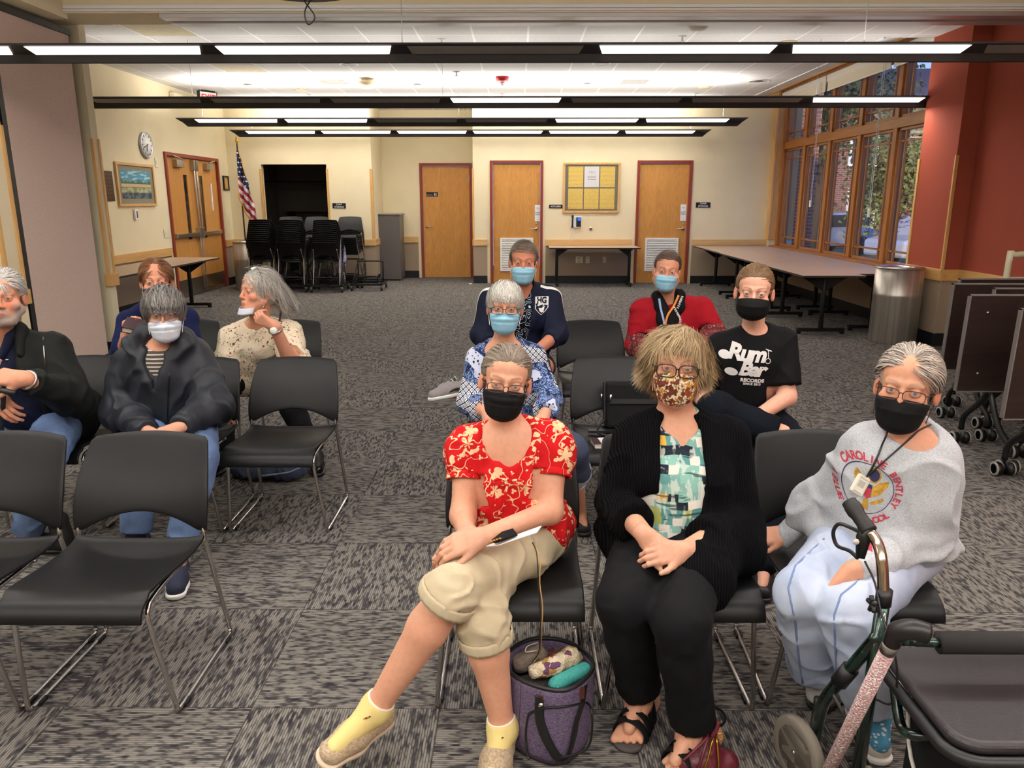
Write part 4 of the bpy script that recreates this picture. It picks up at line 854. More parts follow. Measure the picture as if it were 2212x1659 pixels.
# ================================================================= IMPLICIT MODELLING ENGINE
V3 = lambda p: np.array(p, dtype=np.float64)
def nrm(v): v = V3(v); return v/max(1e-9, np.linalg.norm(v))
def lerp(a, b, t): return V3(a)*(1-t)+V3(b)*t
class Field:
    def __init__(s): s.P = []; s.M = None
    def _w(s, p): 
        if s.M is None: return V3(p)
        return np.array(s.M @ Vector(p))
    def _sc(s): return 1. if s.M is None else s.M.to_scale()[0]
    def cone(s, a, b, ra, rb=None, k=.02, op='u', flat=None):
        rb = ra if rb is None else rb; sc = s._sc(); a, b = s._w(a), s._w(b); ra *= sc; rb *= sc
        m = max(ra, rb)*(max(1, flat[1]) if flat else 1)+k*1.2
        s.P.append(('c', (a, b, ra, rb, None if flat is None else (nrm(flat[0]), flat[1])), k, op, np.minimum(a, b)-m, np.maximum(a, b)+m)); return s
    def chain(s, pts, rs, k=.02, op='u', flat=None):
        for i in range(len(pts)-1): s.cone(pts[i], pts[i+1], rs[i], rs[i+1], k, op, flat)
        return s
    def ell(s, c, r, R=None, k=.02, op='u'):
        sc = s._sc(); c = s._w(c); r = V3(r if hasattr(r, '__len__') else (r, r, r))*sc
        if s.M is not None:
            Rm = np.array(s.M.to_3x3().normalized()); R = Rm if R is None else Rm @ R
        m = r.max()+k*1.2; s.P.append(('e', (c, r, R), k, op, c-m, c+m)); return s
    def box(s, c, h, R=None, rad=.01, k=.01, op='u'):
        sc = s._sc(); c = s._w(c); h = V3(h)*sc
        if s.M is not None:
            Rm = np.array(s.M.to_3x3().normalized()); R = Rm if R is None else Rm @ R
        m = np.linalg.norm(h)+k*1.2; s.P.append(('b', (c, h, R, rad*sc), k, op, c-m, c+m)); return s
    def cyl(s, a, b, r, k=.004, op='s'):
        a, b = s._w(a), s._w(b); m = r+k*1.2+.01; s.P.append(('y', (a, b, r), k, op, np.minimum(a, b)-m, np.maximum(a, b)+m)); return s
    def half(s, p, n, k=.004):   # remove everything on the +n side
        s.P.append(('h', (V3(p), nrm(n)), k, 's', V3((-1e3,)*3), V3((1e3,)*3))); return s
    def bounds(s):
        U = [q for q in s.P if q[3] == 'u']; return np.min([q[4] for q in U], 0), np.max([q[5] for q in U], 0)
    def evalgrid(s, lo, hi, h):
        n = np.maximum(2, np.ceil((hi-lo)/h).astype(int)+1); D = np.full(n, 1., np.float32)
        ax_ = [lo[i]+h*np.arange(n[i]) for i in range(3)]
        for (ty, pr, k, op, bl, bh) in s.P:
            i0 = [max(0, int(math.floor((bl[i]-lo[i])/h))) for i in range(3)]; i1 = [min(n[i], int(math.ceil((bh[i]-lo[i])/h))+1) for i in range(3)]
            if any(i1[i] <= i0[i] for i in range(3)): continue
            X = ax_[0][i0[0]:i1[0]][:, None, None].astype(np.float32); Y = ax_[1][i0[1]:i1[1]][None, :, None].astype(np.float32); Z = ax_[2][i0[2]:i1[2]][None, None, :].astype(np.float32)
            if ty == 'c':
                a, b, ra, rb, fl = pr; ab = b-a
                px, py, pz = X-a[0], Y-a[1], Z-a[2]
                if fl is not None:
                    f, sc = fl; c_ = (px*f[0]+py*f[1]+pz*f[2])*(1-1/sc); ca = ab.dot(f)*(1-1/sc)
                    px = px-c_*f[0]; py = py-c_*f[1]; pz = pz-c_*f[2]; ab = ab-f*ca
                L = max(1e-12, ab.dot(ab)); t = np.clip((px*ab[0]+py*ab[1]+pz*ab[2])/L, 0, 1)
                d = np.sqrt((px-t*ab[0])**2+(py-t*ab[1])**2+(pz-t*ab[2])**2)-(ra+(rb-ra)*t)
            elif ty == 'e':
                c, r, R = pr; px, py, pz = X-c[0], Y-c[1], Z-c[2]
                if R is not None: px, py, pz = (px*R[0, 0]+py*R[1, 0]+pz*R[2, 0], px*R[0, 1]+py*R[1, 1]+pz*R[2, 1], px*R[0, 2]+py*R[1, 2]+pz*R[2, 2])
                k0 = np.sqrt((px/r[0])**2+(py/r[1])**2+(pz/r[2])**2); k1 = np.sqrt((px/r[0]**2)**2+(py/r[1]**2)**2+(pz/r[2]**2)**2)+1e-6
                d = k0*(k0-1)/k1
            elif ty == 'b':
                c, hh, R, rad = pr; px, py, pz = X-c[0], Y-c[1], Z-c[2]
                if R is not None: px, py, pz = (px*R[0, 0]+py*R[1, 0]+pz*R[2, 0], px*R[0, 1]+py*R[1, 1]+pz*R[2, 1], px*R[0, 2]+py*R[1, 2]+pz*R[2, 2])
                qx, qy, qz = np.abs(px)-(hh[0]-rad), np.abs(py)-(hh[1]-rad), np.abs(pz)-(hh[2]-rad)
                d = np.sqrt(np.maximum(qx, 0)**2+np.maximum(qy, 0)**2+np.maximum(qz, 0)**2)+np.minimum(np.maximum(qx, np.maximum(qy, qz)), 0)-rad
            elif ty == 'y':
                a, b, r = pr; ab = b-a; L = np.linalg.norm(ab); u_ = ab/L; px, py, pz = X-a[0], Y-a[1], Z-a[2]
                t = px*u_[0]+py*u_[1]+pz*u_[2]; rad = np.sqrt(np.maximum(px*px+py*py+pz*pz-t*t, 0)); d = np.maximum(rad-r, np.abs(t-L/2)-L/2)
            else:
                p, nn = pr; d = -((X-p[0])*nn[0]+(Y-p[1])*nn[1]+(Z-p[2])*nn[2])
            S = D[i0[0]:i1[0], i0[1]:i1[1], i0[2]:i1[2]]
            if op == 'u': a_, b_ = d, S; hh_ = np.clip(.5+.5*(b_-a_)/k, 0, 1); S[...] = b_+(a_-b_)*hh_-k*hh_*(1-hh_)
            else: a_, b_ = -d, S; hh_ = np.clip(.5-.5*(b_-a_)/k, 0, 1); S[...] = b_+(a_-b_)*hh_+k*hh_*(1-hh_)
        return D
    def mesh(s, h, lo=None, hi=None, smooth=1):
        if lo is None: lo, hi = s.bounds()
        lo, hi = V3(lo), V3(hi); D = s.evalgrid(lo, hi, h); return surfnet(D, lo, h, smooth)
def surfnet(D, lo, h, smooth=1):
    n = D.shape; neg = D < 0; cs = np.array([n[1]*n[2], n[2], 1], dtype=np.int64)
    keys = []; pos = []; quads = []
    for a in range(3):
        sl0 = [slice(None)]*3; sl1 = [slice(None)]*3; sl0[a] = slice(0, -1); sl1[a] = slice(1, None)
        A = D[tuple(sl0)]; B = D[tuple(sl1)]; cr = neg[tuple(sl0)] != neg[tuple(sl1)]
        idx = np.stack(np.nonzero(cr), 1); b, c = [(1, 2), (2, 0), (0, 1)][a]
        ok = (idx[:, b] > 0) & (idx[:, c] > 0) & (idx[:, b] < n[b]-1) & (idx[:, c] < n[c]-1); idx = idx[ok]
        if len(idx) == 0: continue
        va = A[tuple(idx.T)]; vb = B[tuple(idx.T)]; t = va/(va-vb); p = idx.astype(np.float64); p[:, a] += t
        ks = []
        for (ob, oc) in ((-1, -1), (0, -1), (0, 0), (-1, 0)):
            q = idx.copy(); q[:, b] += ob; q[:, c] += oc; ks.append(q @ cs)
        ks = np.stack(ks, 1); keys.append(ks.ravel()); pos.append(np.repeat(p, 4, 0))
        quads.append(np.where((va < 0)[:, None], ks, ks[:, ::-1]))
    if not keys: return np.zeros((0, 3)), np.zeros((0, 4), int)
    keys = np.concatenate(keys); pos = np.concatenate(pos); quads = np.concatenate(quads)
    uq, inv = np.unique(keys, return_inverse=True); inv = inv.ravel(); cnt = np.bincount(inv, minlength=len(uq))
    Vt = np.stack([np.bincount(inv, pos[:, i], len(uq))/cnt for i in range(3)], 1)*h+lo
    Q = np.searchsorted(uq, quads)
    for _ in range(smooth): Vt = smooth_mesh(Vt, Q)
    return Vt, Q
def smooth_mesh(Vt, Q, f=.5):
    acc = np.zeros_like(Vt); c = np.zeros(len(Vt)); 
    for i in range(4):
        a = Q[:, i]
        for j in ((i+1) % 4, (i+3) % 4):
            b = Q[:, j]
            for d in range(3): acc[:, d] += np.bincount(a, Vt[b, d], len(Vt))
            c += np.bincount(a, minlength=len(Vt))
    return Vt*(1-f)+acc/np.maximum(c, 1)[:, None]*f
def vnormals(Vt, Q):
    fn = np.cross(Vt[Q[:, 2]]-Vt[Q[:, 0]], Vt[Q[:, 3]]-Vt[Q[:, 1]]); N = np.zeros_like(Vt)
    for i in range(4):
        for d in range(3): N[:, d] += np.bincount(Q[:, i], fn[:, d], len(Vt))
    return N/np.maximum(np.linalg.norm(N, axis=1), 1e-12)[:, None]
def vnoise(P, seed=0):
    P = np.asarray(P); I = np.floor(P).astype(np.int64); f = P-I; f = f*f*(3-2*f); out = np.zeros(len(P))
    for dx in (0, 1):
        for dy in (0, 1):
            for dz in (0, 1):
                hsh = ((I[:, 0]+dx)*374761393+(I[:, 1]+dy)*668265263+(I[:, 2]+dz)*2147483647+seed*974711) & 0x7fffffff
                hsh = ((hsh ^ (hsh >> 13))*1274126177) & 0x7fffffff; hsh = (hsh ^ (hsh >> 16)) & 0xffff
                w = (f[:, 0] if dx else 1-f[:, 0])*(f[:, 1] if dy else 1-f[:, 1])*(f[:, 2] if dz else 1-f[:, 2])
                out += w*hsh/65535.
    return out*2-1
def folds(Vt, Q, amp=.004, scale=(14, 14, 6), seed=0, ridge=True):
    N = vnormals(Vt, Q); P = Vt*np.array(scale); W = P+np.stack([vnoise(P*.7+i*13.1, seed+i) for i in range(3)], 1)*.8
    n1 = vnoise(W, seed+5); n2 = vnoise(W*2.3, seed+9)
    r = (np.clip(1-np.abs(n1)*2.2, 0, 1)**1.5*1.5-.45) if ridge else n1
    return Vt+N*(amp*(r*.7+n2*.35))[:, None]
def qmesh(name, Vt, Q, m, parent=None, cols=None, extra=None):
    me = bpy.data.meshes.new(name); me.from_pydata(Vt.tolist(), [], Q.tolist())
    if cols is not None:
        ca = me.color_attributes.new('Col', 'FLOAT_COLOR', 'POINT'); ca.data.foreach_set('color', np.concatenate([cols, np.ones((len(cols), 1))], 1).ravel())
    return link(name, me, m, parent, smooth=True)
def merge(parts):   # [(V,Q,C)] -> one
    o = 0; Vs = []; Qs = []; Cs = []
    for p in parts:
        Vs.append(p[0]); Qs.append(p[1]+o); o += len(p[0]); Cs.append(p[2])
    return np.concatenate(Vs), np.concatenate(Qs), np.concatenate(Cs)
# ================================================================= PEOPLE LIBRARY
def lc(c): return np.array(lin(c)[:3])
def skinmat():
    t = NT('skin', .55, spec=.35); a = t.n('VertexColor', layer_name='Col'); n = t.noise(t.obj(), 60, 3)
    n2 = t.noise(t.obj(), 9, 2)
    c = t.mix(t.m('MULTIPLY', t.step(n, .55, .15), .12), a.outputs[0], lin('b4604c')); c = t.mix(t.m('MULTIPLY', t.step(n2, .5, .2), .10), c, lin('c9705c')); t.col(c)
    t.b.inputs['Subsurface Weight'].default_value = .12; t.b.inputs['Subsurface Radius'].default_value = (.012, .004, .002); t.b.inputs['Subsurface Scale'].default_value = .6
    t.bump(t.noise(t.obj(), 420, 2), .12, .0006); return t.mat
M_skin = skinmat()
def hairmat(name, rough=.5):
    t = NT(name, rough, spec=.35); a = t.n('VertexColor', layer_name='Col'); t.col(a.outputs[0]); return t.mat
M_hair = hairmat('hair_strands')
def Mhead(eye, yaw=0, pitch=0, roll=0, s=1.):   # eye: world position of the point between the eyes
    R = Matrix.Rotation(yaw, 4, 'Z') @ Matrix.Rotation(pitch, 4, 'X') @ Matrix.Rotation(roll, 4, 'Y') @ Matrix.Scale(s, 4)
    off = R @ Vector((0, -.088, 0)); return Matrix.Translation(Vector(eye)-off) @ R
def head_prims(F_, M, fat=0., open_=.0042, smile=0., nose=1.):
    F_.M = M; g = fat
    F_.ell((0, .018, .036), (.0745, .094, .084), k=.01).ell((0, -.028, .042), (.0625+g*.3, .056, .06), k=.02)
    F_.ell((0, -.03, -.035), (.0605+g, .056, .075), k=.02)
    for s in (-1, 1):
        F_.ell((s*(.042+g*.6), -.056, -.03), (.023+g*.6, .022, .022), k=.016)
        F_.cone((s*(.052+g), .0, -.055), (s*(.02+g*.5), -.068, -.1), .019+g*.5, .017, .022)
        F_.cone((s*.044, -.07, .0195), (s*.012, -.083, .0205), .009, .0105, .012)
    F_.ell((0, -.077, -.1), (.023, .017, .017), k=.014)
    if g: F_.ell((0, -.04, -.105), (.045+g, .04, .02+g), k=.02)
    for s in (-1, 1):
        F_.ell((s*.0315, -.1, -.0), (.0185, .0175, .0125), k=.012, op='s')
        F_.ell((s*.0315, -.0752, -.0005), (.0158, .0142, .0135), k=.004)
        F_.ell((s*.0318, -.0925, -.0015), (.0128, .012, open_), k=.0015, op='s')
    F_.cone((0, -.084, .01), (0, -.102, -.029), .0072, .0098, .009); F_.ell((0, -.1035, -.0345), (.0118*nose, .0118, .0105), k=.006)
    for s in (-1, 1): F_.ell((s*.0125*nose, -.095, -.038), (.0078, .0105, .0078), k=.005); F_.ell((s*.0065, -.104, -.0465), (.0032, .005, .003), k=.002, op='s')
    F_.ell((0, -.077, -.068), (.03, .0205, .026), k=.016)
    for s in (-1, 1):
        F_.cone((s*.0215, -.0865, -.0705+smile), (0, -.0985, -.0665), .0032, .0052, .004); F_.cone((s*.02, -.086, -.0735+smile), (0, -.0965, -.078), .0032, .0064, .004)
        F_.cone((s*.023, -.0965, -.0715+smile), (0, -.107, -.0718), .0012, .0016, .0025, 's')
        F_.ell((s*.081, .012, -.006), (.0085, .0185, .0325), R=np.array((Matrix.Rotation(-s*.35, 3, 'Z') @ Matrix.Rotation(.18, 3, 'X'))), k=.006)
        F_.ell((s*.0915, .004, -.004), (.007, .0105, .019), k=.005, op='s')
    F_.M = None
def head_local(M, P):
    Mi = np.array(M.inverted()); return P @ Mi[:3, :3].T + Mi[:3, 3]
EYE_OPEN = .0042
def face_colors(M, P, skin, lip, brow, beard=None, ruddy=.5, makeup=0, away=False):
    L = head_local(M, P); C = np.tile(skin, (len(P), 1)); x, y, z = L.T
    def blend(w, c): 
        C[:] = C*(1-w[:, None])+np.array(c)*w[:, None]
    ss = lambda v, e, w: np.clip((v-(e-w))/(2*w), 0, 1)
    front = ss(-y, .045, .02)
    red = skin*np.array([1.03, .72, .66])
    blend(ruddy*front*np.exp(-(((np.abs(x)-.042)/.02)**2+((z+.035)/.02)**2)), red)
    blend(ruddy*1.1*np.exp(-((x/.015)**2+((z+.036)/.012)**2))*front, red)
    blend(.6*ss(np.abs(x), .078, .005)*ss(-np.abs(z+.006), -.035, .006)*(np.abs(y-.012) < .03), red)
    inside = 1-((x/.0225)**2+((z+.072+.0)/.0105)**2)
    blend(ss(inside, .25, .25)*(y < -.083)*.9, lip)
    bx = np.abs(x); bz = .0215+.006*np.sin(np.clip((bx-.012)/.038, 0, 1)*pi*.75)
    nb = vnoise(P*900, 3)*.25
    blend(np.clip(1.25-np.abs(z-bz)/.0042+nb, 0, 1)*ss(bx, .013, .002)*ss(-bx, -.049, .003)*(y < -.03)*.8, brow)
    e_ = ((bx-.0318)/.0142)**2+((z+.0015)/(EYE_OPEN+.0016))**2
    blend(np.clip(1.3-np.abs(e_-1.12)/.22, 0, 1)*(z > -.001)*(y < -.062)*(bx > .01)*.85, (.035, .022, .018))
    blend(np.clip(1.-np.abs(e_-1.15)/.25, 0, 1)*(z <= -.001)*(y < -.062)*(bx > .01)*.35, skin*np.array([.45, .28, .25]))
    blend(np.exp(-(((bx-.031)/.013)**2+((z-.0105)/.0012)**2))*front*.4, skin*np.array([.6, .42, .38]))
    if makeup: blend(np.exp(-(((bx-.031)/.015)**2+((z-.004)/.007)**2))*front*makeup, skin*np.array([.7, .55, .5]))
    if beard is not None:
        w = np.maximum(ss(-z, .075, .012)*ss(-y, -.03, .02), ss(-z, .03, .02)*ss(bx, .048, .008)*ss(-y, -.005, .01))
        w = np.maximum(w, ss(-np.abs(z+.056), -.006, .003)*(bx < .03)*front); w = w*(1-np.clip(inside*1.5, 0, 1)*(y < -.085))*(z > -.13)
        blend(np.clip(w*(1.1+vnoise(P*500, 8)*.7), 0, 1)*.95, beard)
    return C
def eyeballs(M, iris, s=1., cam_=True):
    parts = []; tgt = head_local(M, np.array([[0, 0, HC]]))[0]
    for sx in (-1, 1):
        c = V3((sx*.0315, -.0752, -.0005)); nu, nv = 28, 20; r = .0126
        th = np.linspace(0, 2*pi, nu, endpoint=False); ph = np.linspace(0.02, pi*.55, nv)
        T_, Pp = np.meshgrid(th, ph); d = np.stack([np.sin(Pp)*np.cos(T_), -np.cos(Pp), np.sin(Pp)*np.sin(T_)], -1).reshape(-1, 3)
        g = nrm(tgt-c) if cam_ else V3((0, -1, 0)); g = nrm(V3((np.clip(g[0], -.45, .45), g[1] if g[1] < -.3 else -1., np.clip(g[2], -.3, .3)))); sx_ = nrm(np.cross(g, (0, 0, 1))); uz = np.cross(sx_, g); d = d[:, :1]*-sx_*-1+(-d[:, 1:2])*g+d[:, 2:]*uz; L = c+d*r; a = Pp.ravel()
        C = np.where((a < .19)[:, None], np.array([.01, .01, .012]), np.where((a < .50)[:, None], np.array(iris), np.array([.50, .45, .43])))
        C = np.where(((a >= .46) & (a < .54))[:, None], np.array(iris)*.35, C)
        Q = np.array([[j*nu+i, j*nu+(i+1) % nu, (j+1)*nu+(i+1) % nu, (j+1)*nu+i] for j in range(nv-1) for i in range(nu)])
        W = L @ np.array(M)[:3, :3].T+np.array(M)[:3, 3]; parts.append((W, Q, C))
    return merge(parts)
def hand(F_, wrist, dr, back, side, s=1., curl=(.5, .5, .3), spread=.0, thumb=(.65, .7, -.25), fc=None, tcurl=.3):
    w = V3(wrist); d = nrm(dr); b = V3(back); b = nrm(b-d*b.dot(d)); lat = np.cross(d, b)*side
    kx = [.031, .0105, -.0095, -.0275]; ky = [.088, .09, .085, .077]; tips = []
    F_.cone(w-d*.02, w+d*.03, .021*s, .022*s, .01, flat=(lat, 1.25))
    for i in range(4):
        K = w+d*ky[i]*s+lat*kx[i]*s; F_.cone(w+d*.012*s+lat*kx[i]*.55*s, K, .0145*s, .0112*s, .014)
        ph = [(.041, .026, .021), (.045, .029, .022), (.041, .027, .021), (.032, .020, .018)][i]; rr = [.0094, .0086, .0076, .0064]
        if i == 3: rr = [q*.9 for q in rr]
        cu = fc[i] if fc else curl; dd = nrm(d+lat*spread*(1.2-i*.8)); p = K
        for j in range(3):
            ax_ = np.cross(dd, b); ax_ = nrm(np.cross(lat*0+dd, b)); a = -cu[j]
            bb = b
            dd2 = dd*math.cos(a)+bb*math.sin(a); bb = b*math.cos(a)-dd*math.sin(a); dd, b_ = nrm(dd2), bb
            q = p+dd*ph[j]*s; F_.cone(p, q, rr[j]*s, rr[j+1]*s, .0025 if j else .005); p = q; b = b_
        b = V3(back); b = nrm(b-d*b.dot(d)); tips.append(p)
    t = w+d*.018*s+lat*.02*s-b*.006; td = nrm(d*thumb[0]+lat*thumb[1]+b*thumb[2])
    q = t+td*.046*s; F_.cone(t, q, .0165*s, .0118*s, .014); td2 = nrm(td+d*tcurl); q2 = q+td2*.032*s; F_.cone(q, q2, .0105*s, .0098*s, .004)
    td3 = nrm(td2+d*tcurl-lat*tcurl*.4); F_.cone(q2, q2+td3*.025*s, .0096*s, .0072*s, .003)
    return tips
def frameof(J):
    side = nrm(J['s1']-J['s0']); up = nrm(J['nk']-J['pel']); back = nrm(np.cross(up, side))*1.; side = nrm(np.cross(back, up))
    return side, back, up     # back points away from the face (about +Y)
def torso(F_, J, W, inf=0., k=.05, bust=0.):
    side, back, up = frameof(J); R = np.stack([side, back, up], 1); L = np.linalg.norm(J['nk']-J['pel'])
    g = lambda t, f=0., x=0.: J['pel']+up*L*t-back*f+side*x
    F_.ell(g(.0, .0), (W['hip']+inf, W['hd']+inf, .12+inf*.5), R, k)
    F_.ell(g(.33, W.get('bf', .02)), (W['waist']+inf, W['wd']+inf, .17), R, k)
    F_.ell(g(.68, .0), (W['chest']+inf, W['cd']+inf, .17), R, k)
    F_.cone(lerp(J['s0'], J['s1'], .08)-up*.03, lerp(J['s1'], J['s0'], .08)-up*.03, W['sh']+inf*.7, k=k, flat=(back, 1.1))
    nb = J['nk']+back*.025
    for s in ('s0', 's1'): F_.cone(nb+up*.0, J[s]+up*.01, .045+inf*.5, .045+inf*.6, .035)
    if bust:
        for x in (-1, 1): F_.ell(g(W.get('bz', .56), W['cd']*.72, x*W['chest']*.46), (.07*bust+inf*.5, .062*bust+inf*.5, .068*bust+inf*.5), R, .035)
def arm(F_, J, i, r=(.045, .036, .026), inf=0., end=1., k=.03, endr=None):
    s, e, w = J['s%d' % i], J['e%d' % i], J['w%d' % i]
    # end: 0..1 upper arm, 1..2 forearm
    if end <= 1: F_.cone(s, lerp(s, e, end), r[0]+inf, (r[0]+(r[1]-r[0])*end+inf) if endr is None else endr, k)
    else:
        F_.cone(s, e, r[0]+inf, r[1]+inf, k); F_.cone(e, lerp(e, w, end-1), r[1]+inf, (r[1]+(r[2]-r[1])*(end-1)+inf) if endr is None else endr, k)
    a = lerp(s, e, end) if end <= 1 else lerp(e, w, end-1); dr = nrm(e-s) if end <= 1 else nrm(w-e); return a, dr
def leg(F_, J, i, r=(.085, .058, .055, .036), inf=0., end=2., k=.04, endr=None):
    h, kn, a = J['h%d' % i], J['k%d' % i], J['a%d' % i]
    F_.cone(h, kn, r[0]+inf, r[1]+inf, k)
    if end > 1:
        t = end-1; d = nrm(a-kn); calf = lerp(kn, a, .3); rr = lambda q: (r[1]+(r[2]-r[1])*q/.3) if q < .3 else r[2]+(r[3]-r[2])*(q-.3)/.7
        if t <= .3: F_.cone(kn, lerp(kn, a, t), r[1]+inf, (rr(t)+inf) if endr is None else endr, .02)
        else: F_.cone(kn, calf, r[1]+inf, r[2]+inf if endr is None else (r[1]+inf+endr)/2, .02); F_.cone(calf, lerp(kn, a, t), r[2]+inf if endr is None else (r[1]+inf+endr)/2, (rr(t)+inf) if endr is None else endr, .02)
        return lerp(kn, a, t), d
    return kn, nrm(kn-h)
def cutend(F_, p, d, r=.12, L=.09, k=.004): F_.cyl(V3(p), V3(p)+V3(d)*L, r, k, 's')
# ---------------------------------------------------------------- hair
CR_C = V3((0, .018, .036)); CR_R = V3((.0745, .094, .084))
def hairline_ok(L, low=-.05, front=.062, side=-.0):
    x, y, z = L.T; zl = np.where(y < -.035, front-.35*np.clip(np.abs(x)-.04, 0, 1), np.where(y < .0, side+(front-side)*np.clip(-(y)/.035, 0, 1), np.where(y < .03, .012, low)))
    return z > zl
def cap_field(M, th=.008, low=-.055, front=.066, back=0., side=.006):
    F_ = Field(); F_.M = M; r = CR_R+th; F_.ell(tuple(CR_C+V3((0, back*.5, 0))), tuple(r+V3((0, back*.5, 0))), k=.005)
    F_.ell((0, .055, -.02), (.058+th, .052+th, .06), k=.02)
    F_.box((0, -.15, -.09+front), (.2, .118, .09), rad=.03, k=.015, op='s')      # face
    F_.box((0, -.06, side-.1), (.2, .075, .1), rad=.02, k=.01, op='s')
    F_.box((0, .1, low-.1), (.2, .2, .1), rad=.01, k=.01, op='s')
    F_.M = None; return F_
def strands(M, n, field, L, off, seg=9, w=.0016, cols=('666', '888'), accept=None, seed=1, curl=(0, 0), free=1., grav=0., lenf=None, jit=.25, streak=None):
    R_ = np.random.default_rng(seed); pts = []
    while sum(map(len, pts)) < n:
        d = R_.normal(size=(n*3, 3)); d /= np.linalg.norm(d, axis=1)[:, None]; P = CR_C+CR_R*d*1.03; a = accept(P); pts.append(P[a])
    P = np.concatenate(pts)[:n]; root = P.copy(); ln = L*(1+R_.uniform(-.25, .15, n)); 
    if lenf is not None: ln = ln*lenf(P)
    path = [P.copy()]; jd = (np.stack([vnoise(P*38+i*7.7, seed+i)+.6*vnoise(P*110+i*3.1, seed+i+20) for i in range(3)], 1)*.75+R_.normal(size=(n, 3))*.12)*jit; ph = R_.uniform(0, 6.28, n); q_off = R_.uniform(.15, 1., n)
    clump = vnoise(P*45, seed)*3.
    for i in range(1, seg):
        t = i/(seg-1); out = (P-CR_C)/CR_R; on = out/np.linalg.norm(out, axis=1)[:, None]; nm = on/CR_R; nm /= np.linalg.norm(nm, axis=1)[:, None]
        d = field(P, t, root)+jd*.35; 
        if t < free: d = d-nm*np.sum(d*nm, 1)[:, None]
        d /= np.maximum(np.linalg.norm(d, axis=1), 1e-6)[:, None]
        if t >= free: d = d+np.array([0, 0, -grav]); d /= np.linalg.norm(d, axis=1)[:, None]
        P = P+d*(ln/(seg-1))[:, None]
        out = (P-CR_C)/CR_R; rr = np.linalg.norm(out, axis=1); tgt = 1+off(t)*(.3+.7*q_off)
        if t < free: P = CR_C+CR_R*out/rr[:, None]*tgt[:, None]
        else: P = np.where((rr < tgt)[:, None], CR_C+CR_R*out/rr[:, None]*tgt[:, None], P)
        Pd = P.copy()
        if curl[0]:
            a_ = ph*.07+clump+t*curl[1]; s1 = np.cross(d, nm); Pd = P+(s1*np.sin(a_)[:, None]+nm*np.cos(a_)[:, None])*curl[0]*min(1, t*2)
        path.append(Pd)
    path = np.stack(path, 1)   # n,seg,3
    T_ = np.gradient(path, axis=1); T_ /= np.maximum(np.linalg.norm(T_, axis=2), 1e-9)[..., None]
    out = (path-CR_C)/CR_R**2; out /= np.linalg.norm(out, axis=2)[..., None]; S = np.cross(T_, out); S /= np.maximum(np.linalg.norm(S, axis=2), 1e-9)[..., None]
    wd = (w*np.linspace(1, .35, seg))[None, :, None]; A = path-S*wd+out*0; B = path+S*wd
    Vt = np.stack([A, B], 2).reshape(-1, 3); b = (np.arange(n)*seg*2)[:, None]+(np.arange(seg-1)*2)[None, :]; b = b.ravel()
    Q = np.stack([b, b+1, b+3, b+2], 1); m = R_.uniform(0, 1, n)
    if streak is not None: m = np.clip(m*.5+streak(root)*.7, 0, 1)
    C = lc(cols[0])[None]*(1-m)[:, None]+lc(cols[1])[None]*m[:, None]; C = np.repeat(C, seg*2, 0)
    W = Vt @ np.array(M)[:3, :3].T+np.array(M)[:3, 3]; return W, Q, C
